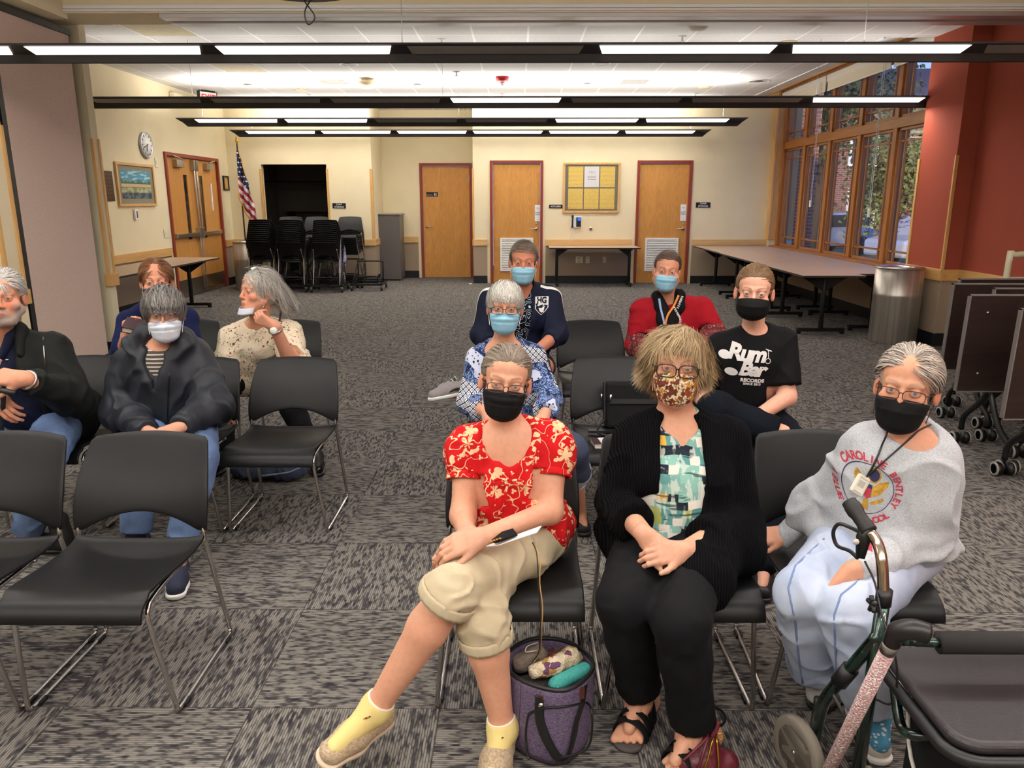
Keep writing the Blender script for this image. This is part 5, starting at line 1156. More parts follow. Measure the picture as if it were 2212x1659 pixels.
def make_hair(M, style, cols, parent, n=4200, seed=3, s=1.):
    parts = []; capc = (lc(cols[0])*.7+lc(cols[1])*.3)
    def cap(**k):
        Vt, Q = cap_field(M, **k).mesh(.0045); Vt = folds(Vt, Q, .0012, (90, 90, 40), seed, False); parts.append((Vt, Q, np.tile(capc, (len(Vt), 1))*(1+.25*vnoise(Vt*160, seed))[:, None]))
    kw = dict(cols=cols, seed=seed)
    if style == 'back':       # pulled back tightly to a bun / pony
        B = V3((0, .13, .02)); cap(th=.011, low=-.055, front=.066, side=.014)
        parts.append(strands(M, n, lambda P, t, r: B-P, 1., lambda t: .13+.06*math.sin(t*pi), accept=lambda P: hairline_ok(P, -.05, .058, .012), lenf=lambda P: np.linalg.norm(P-B, axis=1)*1.04, jit=.12, w=.0014, **kw))
        F_ = Field(); F_.M = M; F_.ell((0, .122, .02), (.032, .03, .034)); F_.M = None; Vt, Q = F_.mesh(.005); Vt = folds(Vt, Q, .003, (70, 70, 70), 2); parts.append((Vt, Q, np.tile(capc, (len(Vt), 1))))
    elif style == 'short':    # combed forward/down all round with fringe
        C_ = V3((.0, .055, .125)); cap(th=.011, low=-.062, front=.07, side=.002)
        parts.append(strands(M, n, lambda P, t, r: (P-C_)+np.array([0, 0, -.04*t]), .115, lambda t: .13+.16*math.sin(min(1, t*1.2)*pi*.8), accept=lambda P: hairline_ok(P, -.06, .05, .0)&(P[:, 2] > -.06), lenf=lambda P: np.where(P[:, 1] < -.02, np.clip((P[:, 2]-.042)/.075, .16, .85), np.clip((P[:, 2]+.05)/.12, .35, 1.)), **kw))
    elif style == 'bowl':     # thicker, covering tops of ears, full fringe
        C_ = V3((.0, .045, .13)); cap(th=.017, low=-.07, front=.062, side=-.012)
        parts.append(strands(M, n, lambda P, t, r: (P-C_)+np.array([0, 0, -.05*t]), .15, lambda t: .2+.22*math.sin(min(1, t*1.1)*pi*.85), accept=lambda P: hairline_ok(P, -.07, .045, -.01), lenf=lambda P: np.where(P[:, 1] < -.02, np.clip((P[:, 2]-.030)/.085, .2, .85), np.clip((P[:, 2]+.06)/.12, .4, 1.)), **kw))
    elif style == 'crop':     # very short man's hair
        C_ = V3((-.05, .05, .1)); cap(th=.010, low=-.045, front=.064, side=.0)
        parts.append(strands(M, n, lambda P, t, r: (P-C_)*np.array([1.2, .5, .6])+np.array([.05, .02, 0]), .045, lambda t: .14+.05*t, accept=lambda P: hairline_ok(P, -.045, .062, -.002), w=.0013, jit=.1, lenf=lambda P: np.where(P[:, 1] < -.02, .7, 1.), **kw))
    elif style == 'curly':    # voluminous chin length layered curls
        C_ = V3((.02, .02, .15)); cap(th=.016, low=-.085, front=.062, side=-.03, back=.015)
        acc = lambda P: hairline_ok(P, -.06, .056, .0)
        parts.append(strands(M, int(n*.9), lambda P, t, r: (P-C_)+np.array([.02, -.01, -.02]), .06, lambda t: .16+.12*math.sin(t*pi*.7), accept=lambda P: acc(P)&(P[:, 1] < .0)&(np.abs(P[:, 0]) < .065), w=.001, curl=(.003, 6), jit=.25, lenf=lambda P: np.clip((P[:, 2]-.048)/.05, .25, 1.0), **kw))
        kw['seed'] = seed+1
        parts.append(strands(M, int(n*2.4), lambda P, t, r: (P-C_)*np.array([1.1, .9, 1])+np.array([0, .03, -.09*t])+(P-CR_C)*np.array([1.5, .8, 0])*max(0, t-.45)*2.0, .175, lambda t: .16+.20*math.sin(min(1, t)*pi*.6), accept=lambda P: acc(P)&~((P[:, 1] < -.018)&(np.abs(P[:, 0]) < .062)), w=.00105, curl=(.0085, 9), jit=.35, free=.6, grav=.42, lenf=lambda P: np.clip(.72+(P[:, 2])*1.5, .55, 1.), streak=lambda r: vnoise(r*60, 5)*.5+.5, **kw))
    elif style == 'wavy':     # collar length grey waves swept back
        C_ = V3((0, -.07, .11)); cap(th=.012, low=-.08, front=.07, side=.0, back=.01)
        acc = lambda P: hairline_ok(P, -.06, .064, .03)
        parts.append(strands(M, n, lambda P, t, r: (P-C_)*np.array([.4, .8, .4])+np.array([0, .16, -.05-.16*t]), .27, lambda t: .16+.20*t, accept=acc, w=.0016, curl=(.009, 9), jit=.25, free=.42, grav=.5, lenf=lambda P: np.where(P[:, 1] < -.01, .62, np.clip(.7+P[:, 2]*3, .6, 1.)), **kw))
    elif style == 'swept':    # short, combed back from the forehead
        C_ = V3((.01, -.10, .09)); cap(th=.011, low=-.06, front=.072, side=.004)
        parts.append(strands(M, n, lambda P, t, r: (P-C_)*np.array([.6, 1, .5])+np.array([0, .06, -.05]), .085, lambda t: .13+.14*math.sin(min(1, t*1.2)*pi*.8), accept=lambda P: hairline_ok(P, -.06, .064, .006), jit=.2, **kw))
    elif style == 'parted':   # straight hair pulled back with loose front
        B = V3((0, .11, -.03)); cap(th=.005, low=-.06, front=.066, side=-.005)
        parts.append(strands(M, n, lambda P, t, r: (B-P)+np.sign(P[:, :1])*np.array([[.035, 0, -.01]])*(1-t), 1., lambda t: .21+.08*math.sin(t*pi), accept=lambda P: hairline_ok(P, -.05, .064, .006), lenf=lambda P: np.linalg.norm(P-B, axis=1)*1.08, jit=.15, **kw))
    Vt, Q, C = merge(parts); return qmesh('hair', Vt, Q, M_hair, parent, C)
# ---------------------------------------------------------------- face wear
def face_mask(M, parent, m, kind='surgical', pleat=3, loopm=None, drop=0., name='face_mask'):
    nu, nv = 41, 27; mb = MB()
    cz = [(.0, -.010), (.2, -.022), (.42, -.041), (.62, -.062), (.8, -.09), (.92, -.108), (1., -.118)]
    cy = [(.0, -.101), (.2, -.114), (.42, -.1225), (.62, -.116), (.8, -.110), (.92, -.098), (1., -.078)]
    I = lambda tb, v: float(np.interp(v, [a for a, _ in tb], [b for _, b in tb]))
    if kind == 'kn95':
        cz = [(0, -.010), (.25, -.026), (.5, -.045), (.8, -.085), (1., -.112)]; cy = [(0, -.108), (.25, -.125), (.5, -.137), (.8, -.122), (1., -.09)]
    def fn(u_, v_):
        e = u_*2-1; a = abs(e)
        if kind == 'kn95':
            zs0, zs1, ys, xs = -.03, -.06, -.026, .072; c = 1-a**1.25
            y = ys+(I(cy, v_)-ys)*(c**.8); x = xs*math.copysign(math.sin(a*pi/2)**.92, e)
        else:
            zs0, zs1, ys = -.024, -.078, -.032; xs = .0715-.0125*v_**1.5; c = math.cos(a*pi/2)**.8
            y = ys+(I(cy, v_)-ys)*c; x = xs*math.copysign(math.sin(a*pi/2)**1.05, e)
        z = I(cz, v_)*(1-a**1.8)+(zs0+(zs1-zs0)*v_)*a**1.8
        if kind == 'surgical' and .08 < v_ < .97:
            saw = ((v_-.08)*pleat/.75) % 1.; y -= .0034*(1-saw)*(1-a**4)*(1 if v_ < .85 else .3); x *= 1+.012*(1-saw)
            y += .0012*math.sin(e*17+v_*9)*(1-a)
        if v_ < .08: y += .0005
        return (x, y, z-drop)
    mb.grid(nu, nv, fn)
    o = mb.build(name, m, parent, solid=.0016, fix=False); me = o.data; me.transform(M)
    r = .0014
    for s in (-1, 1):
        lp = MB(); x0 = .0705; lp.tube(spline([(s*x0, -.031, -.02-drop), (s*.0755, -.008, .006), (s*.0805, .02, .018), (s*.0835, .034, -.004), (s*.079, .022, -.034), (s*.075, -.01, -.056), (s*x0, -.031, -.076-drop)], 4), r, 6)
        l = lp.build('ear_loop', loopm or M_white, o); l.data.transform(M)
    return o
def glasses(M, parent, m, w=.0265, h=.018, y=-.121, z=-.005, r=.0014, sq=3.2, lens=True, up=0., tilt=0.):
    mb = MB(); gl_ = MB(); T_ = TR((0, 0, up), tilt) if up or tilt else Matrix()
    for s in (-1, 1):
        pts = []
        for k in range(28):
            a = 2*pi*k/28; c, n_ = math.cos(a), math.sin(a); x = math.copysign(abs(c)**(2/sq), c)*w; zz = math.copysign(abs(n_)**(2/sq), n_)*h
            pts.append((s*.0335+x, y+.25*abs(s*.0335+x)**2/.06*.6, z+zz))
        mb.tube(pts, r, 6, closed=True); k = len(pts); gl_.add(pts, [tuple(range(k))])
        xo = .0335+w
        mb.tube(spline([(s*xo, y+.01, z+h*.5), (s*(xo+.008), y+.022, z+h*.5), (s*.077, -.04, z+h*.4), (s*.079, .01, z+.008), (s*.079, .025, z-.012)], 4), [r*1.15]*16+[r], 6)
    mb.tube(spline([(-.0335+w, y+.001, z+.003), (0, y-.003, z+.008), (.0335-w, y+.001, z+.003)], 4), r, 6)
    o = mb.build('glasses', m, parent); o.data.transform(M @ T_)
    if lens:
        l = gl_.build('lens', M_eyeglass, o, fix=False); l.data.transform(M @ T_)
    return o
g = bpy.data.materials.new('eyeglass'); g.use_nodes = True; nt = g.node_tree; nt.nodes.clear()
o_ = nt.nodes.new('ShaderNodeOutputMaterial'); mx = nt.nodes.new('ShaderNodeMixShader'); tr_ = nt.nodes.new('ShaderNodeBsdfTransparent'); gl = nt.nodes.new('ShaderNodeBsdfGlossy'); fr = nt.nodes.new('ShaderNodeFresnel')
gl.inputs['Roughness'].default_value = .02; fr.inputs[0].default_value = 1.35
nt.links.new(fr.outputs[0], mx.inputs[0]); nt.links.new(tr_.outputs[0], mx.inputs[1]); nt.links.new(gl.outputs[0], mx.inputs[2]); nt.links.new(mx.outputs[0], o_.inputs[0]); M_eyeglass = g
# ---------------------------------------------------------------- generic person
def joints(eye, nk, s0, s1, e0, e1, w0, w1, pel, k0, k1, a0, a1, t0, t1):
    J = dict(eye=eye, nk=nk, s0=s0, s1=s1, e0=e0, e1=e1, w0=w0, w1=w1, pel=pel, k0=k0, k1=k1, a0=a0, a1=a1, t0=t0, t1=t1)
    J = {k: V3(v) for k, v in J.items()}
    for i in '01':
        a, t = J['a'+i], J['t'+i]; h = t-a; h[2] = 0; L = np.linalg.norm(h)
        if a[2] < .16 and L > .2: J['a'+i] = V3((t[0], t[1], a[2]))-h/L*.19
    side = nrm(J['s1']-J['s0'])
    J['h0'] = J['pel']-side*.085+V3((0, 0, -.01)); J['h1'] = J['pel']+side*.085+V3((0, 0, -.01)); return J
def shoe(J, i, m, parent, L=.25, kind='sneaker', h=.007, sole=None, name='shoe'):
    a, t = J['a%d' % i], J['t%d' % i]; d = t-a; up_ = nrm(J.get('u%d' % i, (0, 0, 1))); d = nrm(d-up_*d.dot(up_)); side = nrm(np.cross(d, up_)); up = nrm(np.cross(side, d))
    heel = t-d*L*.92-up*.0; F_ = Field(); base = -up*.02
    mid = t-d*L*.45
    F_.cone(heel+up*.018, mid+up*.02, .031, .034, .03, flat=(side, 1.0)); F_.cone(mid+up*.014, t-d*.035+up*.008, .036, .031, .03, flat=(side, 1.22))
    if kind != 'flat': F_.cone(heel+up*.03, heel+up*.062-d*.004, .032, .030, .03)
    F_.cone(heel+up*.03+d*.03, mid+up*.032+d*.02, .033, .031, .03)
    if kind == 'boot': F_.cone(heel+up*.03+d*.01, heel+up*.13+d*.015, .04, .045, .03)
    F_.half(heel-up*.018, -up, .006)
    if kind != 'boot': F_.ell(heel+up*.095+d*.035, (.03, .03, .045), k=.01, op='s')
    Vt, Q = F_.mesh(h); o = qmesh(name, Vt, Q, m, parent)
    S = Field(); S.cone(heel-up*.01+d*.0, mid-up*.01, .034, .036, .03, flat=(side, 1.0)); S.cone(mid-up*.01, t-d*.03-up*.008, .036, .034, .03, flat=(side, 1.22)); S.half(heel-up*.027, -up, .004); S.half(heel-up*.004, up, .004)
    Vt, Q = S.mesh(h*.8); qmesh('sole', Vt, Q, sole or M_white, o); return o
def facek_gaze(k): return not k.get('away')
def skin_body(J, W, M, sk, parent, res=.003, iris=(.12, .09, .06), hands=None, arms=(.045, .036, .026), legs=None, facek={}, colk={}, head=True, legvis=False):
    F_ = Field(); torso(F_, J, W, -.004, .05)
    L = Matrix(M); 
    if head: head_prims(F_, M, **facek)
    nb = lambda p: np.array(M @ Vector(p))
    F_.cone(nb((0, .025, -.045)), J['nk']+V3((0, .035, -.02)), .0455*W.get('nkr', 1), .052*W.get('nkr', 1), .025)
    F_.cone(nb((0, -.02, -.075)), J['nk']+V3((0, .01, .0)), .034*W.get('nkr', 1), .04*W.get('nkr', 1), .02)
    for s in (-1, 1): F_.cone(nb((s*.052, .02, -.05)), J['nk']+V3((s*.018, -.012, -.01)), .010, .009, .015)
    for i in (0, 1): arm(F_, J, i, arms, 0, 2.); leg(F_, J, i, legs or (.08, .056, .054, .036), 0, 2.); F_.cone(J['a%d' % i], lerp(J['a%d' % i], J['t%d' % i], .7), .031, .020, .03)
    Hs = []
    for hd in (hands or []): Hs.append(hand(F_, **hd))
    parts = []
    def reg(lo, hi, h, sm=1):
        Vt, Q = F_.mesh(h, lo, hi, sm)
        if len(Vt): parts.append((Vt, Q))
    hc = np.array(M @ Vector((0, 0, 0))); zt = hc[2]-.13
    lo, hi = F_.bounds(); skin = lc(sk)
    reg(hc-V3((.13, .16, .17)), hc+V3((.13, .16, .15)), res, 1)
    split = J['nk'][2]-.20
    hcz = hc[2]-.17+res
    reg(V3((lo[0], lo[1], lo[2])), V3((hi[0], hi[1], hcz+.016)), .009 if res < .004 else .011, 1)
    hp = []
    for hd in (hands or []):
        w = V3(hd['wrist']); d = nrm(hd['dr'])*.09; reg(w+d-.125, w+d+.125, res*.8, 1)
    out = []
    for Vt, Q in parts:
        C = face_colors(M, Vt, skin, **colk); out.append((Vt, Q, C))
    # drop coarse faces that lie inside the fine hand boxes
    if hands:
        Vt, Q, C = out[1]; keep = np.ones(len(Q), bool); ctr = Vt[Q].mean(1)
        for hd in hands:
            w = V3(hd['wrist'])+nrm(hd['dr'])*.09; keep &= ~np.all(np.abs(ctr-w) < .108, axis=1)
        out[1] = (Vt, Q[keep], C)
    if head: out.append(eyeballs(M, iris, cam_=facek_gaze(colk)))
    Vt, Q, C = merge(out); return qmesh('body', Vt, Q, M_skin, parent, C)
def cloth(name, F_, m, parent, h=.008, amp=.004, sc=(14, 14, 6), seed=0, ridge=True, cols=None, solid=0, sm=1):
    Vt, Q = F_.mesh(h, smooth=sm); Vt = folds(Vt, Q, amp, sc, seed, ridge) if amp else Vt
    return qmesh(name, Vt, Q, m, parent, cols(Vt) if cols else None)
def project_text(me, target, origin, right, up, fwd, off=.0015, sub=True):
    """lay a flat text/graphic mesh onto a garment: local x->right, y->up, cast along fwd"""
    bm = bmesh.new(); bm.from_mesh(me)
    bmesh.ops.triangulate(bm, faces=bm.faces)
    if sub:
        for _ in range(2):
            es = [e for e in bm.edges if e.calc_length() > .012]
            if es: bmesh.ops.subdivide_edges(bm, edges=es, cuts=1); bmesh.ops.triangulate(bm, faces=bm.faces)
    tv = target.data; tree_ = BVHTree.FromPolygons([v.co.copy() for v in tv.vertices], [tuple(p.vertices) for p in tv.polygons])
    o_, r_, u_, f_ = Vector(origin), Vector(right).normalized(), Vector(up).normalized(), Vector(fwd).normalized()
    dead = []
    for v in bm.verts:
        p = o_+r_*v.co.x+u_*v.co.y; hit, nn, _, _ = tree_.ray_cast(p-f_*.6, f_)
        if hit is None: dead.append(v)
        else: v.co = hit-f_*(off+max(0, v.co.z))
    bmesh.ops.delete(bm, geom=dead, context='VERTS'); bm.to_mesh(me); bm.free(); return me

def dlegs(x, y, sp=.13, fwd=.42, dx=0.):
    return ((x-sp+dx, y-fwd, .50), (x+sp+dx, y-fwd, .50), (x-sp+dx, y-fwd-.02, .10), (x+sp+dx, y-fwd-.02, .10), (x-sp-.03+dx, y-fwd-.2, .028), (x+sp+.03+dx, y-fwd-.2, .028))
def gtop(J, W, inf=.015, bust=0., ends=(1.9, 1.9), ar=(.052, .045, .036), endr=None, k=.018, hem=.06, skirt=0., neck='crew', puff=0., cuthem=True):
    F_ = Field(); torso(F_, J, W, inf, .05, bust); side, back, up = frameof(J); R = np.stack([side, back, up], 1)
    F_.ell(J['pel']+up*.02-back*.005, (W['hip']+inf+skirt, W['hd']+inf+skirt*.8, .11), R, .04)
    for i in (0, 1):
        a, d = arm(F_, J, i, ar, 0., ends[i], k, endr)
        if puff: F_.ell(lerp(J['e%d' % i], J['w%d' % i], .12), ar[1]+puff, k=.03)
        cutend(F_, a-d*.004, d, .10, .10, .003)
    if cuthem: F_.half(J['pel']-V3((0, 0, hem)), (0, 0, -1), .01)
    nk = J['nk']
    if neck == 'crew': F_.ell(nk+up*.055-back*.01, (.066, .066, .05), R, .006, 's')
    elif neck == 'scoop': F_.ell(nk+up*.03-back*.05, (.085, .085, .088), R, .01, 's')
    elif neck == 'v': F_.cone(nk+up*.06-back*.04, nk-up*.09-back*.11, .07, .012, .01, 's')
    return F_
def opening(F_, J, W, w=(.055, .05, .03), t=(1.02, .6, .05), out=.04, dx=0.):
    side, back, up = frameof(J); L = np.linalg.norm(J['nk']-J['pel']); P = [J['pel']+up*L*t[i]-back*([.07, W['cd']+out*.6, W['wd']+out][i]+.02)+side*dx for i in range(3)]
    F_.cone(P[0], P[1], w[0], w[1], .012, 's', flat=(back, 1.7)); F_.cone(P[1], P[2], w[1], w[2], .012, 's', flat=(back, 1.7)); return F_
def trousers(J, W, m, parent, inf=.016, end=1.95, r=(.088, .066, .06, .045), endr=None, h=.009, amp=.006, name='trousers', k=.035, seed=4):
    F_ = Field(); side, back, up = frameof(J); F_.ell(J['pel'], (W['hip']+.01, W['hd']+.012, .11), np.stack([side, back, up], 1), .04)
    for i in (0, 1):
        a, d = leg(F_, J, i, r, inf, end, k, endr); cutend(F_, a-d*.005, d, .12, .1, .003)
    F_.half((0, 0, .445), (0, 0, -1), .02) if False else None
    return cloth(name, F_, m, parent, h, amp, (12, 12, 9), seed)
def foot(F_, a, t, kn, s=1.):
    a, t = V3(a), V3(t); d = t-a; d[2] = 0; d = nrm(d); side = nrm(np.cross(d, (0, 0, 1))); L = .235*s; heel = t-d*L; heel[2] = .035; z = V3((0, 0, 1))
    F_.cone(a, heel+d*.035+z*.02, .034, .034, .03); F_.cone(heel+z*.0, heel+d*.02, .027, .028, .02); F_.cone(a-z*.02+d*.02, t-d*.07-z*.002, .034, .024, .03, flat=(side, 1.25)); F_.cone(heel+z*-.005, t-d*.06-z*.005, .024, .024, .03, flat=(side, 1.3))
    return d, side, heel, L
def toes(F_, t, d, side, sg):
    for i in range(5):
        x = (-.032+.0165*i)*sg; l = [.0, -.004, -.010, -.018, -.028][i]; b = V3(t)-d*.06+side*x; e = V3(t)+d*(l-.012)+side*x*1.1; e[2] = .024
        F_.cone(b, e, .0135 if i == 0 else .0095, .0125 if i == 0 else .0088, .004)

def bvh(o): return BVHTree.FromPolygons([v.co.copy() for v in o.data.vertices], [tuple(p.vertices) for p in o.data.polygons])
def hitpx(tree_, px, py, off=0., dflt=2.3):
    d = ray(px, py).normalized(); h, nn, _, _ = tree_.ray_cast(Vector((0, 0, HC)), d); return V3(h-d*off) if h is not None else V3(at(px, py, dflt))
def mpoly(pts): return MB().add([(x, y, 0) for x, y in pts], [tuple(range(len(pts)))]).mesh()
# ================================================================= FABRICS
def fabric(name, c, rough=.85, var=.08, vs=25, bs=500, bump=.25, sheen=0., c2=None):
    if name in MATS: return MATS[name]
    m = mat(name, c, rough, var=var, vs=vs, bump=bump, bs=bs, bd=.001, spec=.2, sheen=sheen); return m
def warp(t, v, s, a): 
    n = t.noise(v, s, 2, col=True); return t.vadd(v, t.vmul(t.vadd(n, (-.5, -.5, -.5)), (a, a, a)))
def petals(t, v, scale, rad=.42, k=5, seed=0.):
    nd = t.n('TexVoronoi', feature='F1'); t.set(nd.inputs['Vector'], v); nd.inputs['Scale'].default_value = scale; nd.inputs['Randomness'].default_value = .9
    d = nd.outputs['Distance']; loc = nd.outputs['Position']
    rel = t.n('VectorMath', operation='SUBTRACT'); t.set(rel.inputs[0], v); t.set(rel.inputs[1], loc); s = t.n('SeparateXYZ'); t.nt.links.new(rel.outputs[0], s.inputs[0])
    ang = t.m('ARCTAN2', s.outputs[2], s.outputs[0]); cs = t.m('ABSOLUTE', t.m('COSINE', t.m('MULTIPLY', ang, k/2.)))
    return t.m('LESS_THAN', d, t.m('MULTIPLY', t.m('ADD', t.m('MULTIPLY', cs, .65), .35), rad)), d, nd.outputs['Color']
# red blouse with cream flowers
t = NT('red_floral', .85, spec=.2); o = t.obj(); v = warp(t, o, 9, .02)
p1, d1_, _ = petals(t, v, 12.5, .36, 5); p2, d2_, _ = petals(t, warp(t, t.vadd(o, (.3, .1, .7)), 30, .01), 30, .27, 3); br = t.step(t.noise(warp(t, o, 18, .03), 26, 2), .62, .01)
stem = t.m('LESS_THAN', t.m('ABSOLUTE', t.m('SUBTRACT', t.noise(v, 15, 1), .5)), .008)
f = t.m('MAXIMUM', t.m('MAXIMUM', p1, p2), t.m('MAXIMUM', br, stem))
inn = t.m('MULTIPLY', p1, t.step(t.noise(o, 60, 2), .56, .05))
c = t.mix(f, lin('c4161c'), lin('e6c79a')); c = t.mix(t.m('MULTIPLY', inn, .6), c, lin('d2604a')); t.col(c); t.bump(t.noise(t.vmul(o, (1, 1, .4)), 60, 3), .5, .004); M_redfl = t.mat
# navy / white block print
t = NT('blue_print', .85, spec=.2); o = t.obj(); x, y, z = t.xyz(); v = warp(t, o, 12, .03)
rings = t.m('GREATER_THAN', t.m('FRACT', t.m('MULTIPLY', t.vor(v, 45), 3.)), .6)
base = t.mix(rings, lin('2f4573'), lin('8a9dc4')); base = t.mix(t.step(t.noise(v, 30, 2), .58, .03), base, lin('1c2748'))
q = .028; dx = t.m('FRACT', t.m('DIVIDE', t.m('ADD', x, z), q)); dz = t.m('FRACT', t.m('DIVIDE', t.m('SUBTRACT', z, x), q))
ed = t.m('MAXIMUM', t.m('ABSOLUTE', t.m('SUBTRACT', dx, .5)), t.m('ABSOLUTE', t.m('SUBTRACT', dz, .5)))
dia = t.mix(t.m('GREATER_THAN', ed, .40), t.mix(t.m('LESS_THAN', ed, .14), t.mix(t.m('LESS_THAN', ed, .24), lin('e8ebf2'), lin('1b2340')), lin('e8ebf2')), lin('161d38'))
cow = t.mix(t.step(t.vor(v, 52), .30, .04), lin('18213d'), lin('c9d0e6'))
zone = t.noise(t.vmul(t.vadd(o, (0, 0, .35)), (3., 3., 7.)), 1., 1)
c = t.mix(t.m('GREATER_THAN', zone, .53), base, dia); c = t.mix(t.m('LESS_THAN', zone, .40), c, cow); t.col(c); M_blueprint = t.mat
# aqua / navy / yellow patchwork blouse
t = NT('patchwork', .8, spec=.25); o = t.obj(); x, y, z = t.xyz(); v = warp(t, o, 7, .035); s = t.n('SeparateXYZ'); t.nt.links.new(v, s.inputs[0])
cx_ = t.m('FLOOR', t.m('DIVIDE', t.m('ADD', s.outputs[0], t.m('MULTIPLY', t.white(t.comb(t.m('FLOOR', t.m('DIVIDE', s.outputs[2], .026)), 0., 0.)), .04)), .031)); cz_ = t.m('FLOOR', t.m('DIVIDE', s.outputs[2], .026))
rnd = t.white(t.comb(cx_, cz_, 1.)); rc = t.ramp(rnd, [(0, lin('8fc3b6')), (.22, lin('5f9a98')), (.38, lin('f1ece2')), (.62, lin('1d2533')), (.74, lin('b9c26a')), (.84, lin('7fb0a8')), (.93, lin('e3b544'))], 'CONSTANT')
st_ = t.step(t.noise(t.vmul(v, (60, 60, 9)), 1, 3), .56, .03); st2 = t.step(t.noise(t.vmul(v, (9, 9, 70)), 1, 2), .63, .02)
c = t.mix(t.m('MULTIPLY', st_, .6), rc, lin('e9efe6')); c = t.mix(t.m('MULTIPLY', st2, .8), c, lin('26333c')); t.col(c); M_patch = t.mat
# cream blouse with small red sprigs
t = NT('cream_sprig', .85, spec=.2); o = t.obj(); v = warp(t, o, 25, .008)
a1 = t.m('LESS_THAN', t.vor(v, 34), .20); a2 = t.m('LESS_THAN', t.vor(t.vadd(v, (.21, .4, .13)), 60), .2); stem = t.m('MULTIPLY', t.m('LESS_THAN', t.m('ABSOLUTE', t.m('SUBTRACT', t.noise(v, 26, 1), .5)), .014), t.m('GREATER_THAN', t.noise(o, 22, 0), .5))
c = t.mix(stem, lin('ecdcc0'), lin('8b8263')); c = t.mix(t.m('MULTIPLY', a2, t.m('GREATER_THAN', t.noise(o, 30, 0), .5)), c, lin('6a5148')); c = t.mix(t.m('MULTIPLY', a1, t.m('GREATER_THAN', t.noise(o, 22, 0), .47)), c, lin('8c2a2a')); t.col(c); M_sprig = t.mat
# black rib knit
t = NT('rib_knit', .95, spec=.08); x, y, z = t.xyz(); w = t.m('SINE', t.m('MULTIPLY', t.m('ADD', x, t.m('MULTIPLY', t.noise(t.obj(), 5, 1), .05)), 760.)); t.col(t.mix(t.m('MULTIPLY_ADD', w, .5, .5), lin('08080a'), lin('141417'))); t.bump(w, .9, .003); M_rib = t.mat
# heather grey sweatshirt
t = NT('heather', .95, spec=.1); n = t.noise(t.vmul(t.obj(), (1, 1, 1.8)), 190, 3, .7); t.col(t.ramp(n, [(.35, lin('a6a9ae')), (.6, lin('c3c6cb'))])); t.bump(n, .3, .002); M_heather = t.mat
def denim(name, c1, c2, w=.5):
    t = NT(name, .9, spec=.15); n = t.noise(t.obj(), 7, 3); f = t.noise(t.vmul(t.obj(), (1, 1, .3)), 420, 2)
    t.col(t.mix(t.m('MULTIPLY', f, w), t.ramp(n, [(.35, lin(c1)), (.65, lin(c2))]), lin('c9d2e2'))); t.bump(f, .3, .001); return t.mat
M_paledenim = denim('pale_denim', '97a6c4', 'b9c3d8'); M_jean = denim('mid_denim', '33517f', '4f6f9f', .25); M_dkdenim = denim('dark_denim', '18223a', '232f4c', .12)
t = NT('khaki', .9, spec=.15); t.col(t.mix(t.noise(t.obj(), 14, 3), lin('b3a488'), lin('cabc9f'))); t.bump(t.noise(t.obj(), 500, 2), .25, .001); M_khaki = t.mat
# white-line contour tee
t = NT('line_tee', .85, spec=.15); o = t.obj(); n = t.noise(o, 14, 1); l = t.m('LESS_THAN', t.m('ABSOLUTE', t.m('SUBTRACT', t.m('FRACT', t.m('MULTIPLY', n, 13)), .5)), .09); t.col(t.mix(l, lin('0d1220'), lin('c9d6df'))); M_linetee = t.mat
# striped tee
t = NT('stripe_tee', .9); x, y, z = t.xyz(); t.col(t.mix(t.m('GREATER_THAN', t.m('FRACT', t.m('MULTIPLY', z, 55)), .7), lin('4a4440'), lin('cfc7ba'))); M_stripe = t.mat
# maroon lace with rings
t = NT('ring_lace', .8); v = t.obj(); d = t.vor(v, 34, rand=.3); t.col(t.mix(t.m('LESS_THAN', t.m('ABSOLUTE', t.m('SUBTRACT', d, .36)), .05), lin('5c0e18'), lin('a8685c'))); M_lace = t.mat
# autumn leaf mask
t = NT('leaf_mask', .85); o = t.obj(); v = warp(t, o, 50, .012); nd, dd_, cc = petals(t, v, 42, .55, 5); sp_ = t.n('SeparateXYZ'); t.nt.links.new(cc, sp_.inputs[0])
lf = t.ramp(sp_.outputs[0], [(0, lin('6a2f1c')), (.25, lin('9a4a1f')), (.5, lin('c5842c')), (.72, lin('566032')), (.86, lin('7a2a20'))], 'CONSTANT')
c = t.mix(t.m('MAXIMUM', nd, t.step(t.noise(v, 70, 2), .50, .02)), lin('ead9b2'), lf); c = t.mix(t.m('MULTIPLY', t.step(t.noise(v, 140, 2), .55, .03), .5), c, lin('4f2214')); t.col(c); M_leafmask = t.mat
M_blkmask = fabric('black_mask', '121213', .8, bs=700); M_bluemask = mat('blue_mask', '8fc0d6', .75, bump=.2, bs=600, bd=.0006, spec=.2); M_whitemask = mat('white_mask', 'd5dae6', .75, bump=.2, bs=600, bd=.0006, spec=.2)
# shoes
t = NT('beige_knit_shoe', .9); n = t.noise(t.vmul(t.obj(), (1, 1, 2)), 120, 3, .7); t.col(t.ramp(n, [(.35, lin('9a846a')), (.65, lin('c7b295'))])); t.bump(n, .3, .002); M_beigeshoe = t.mat
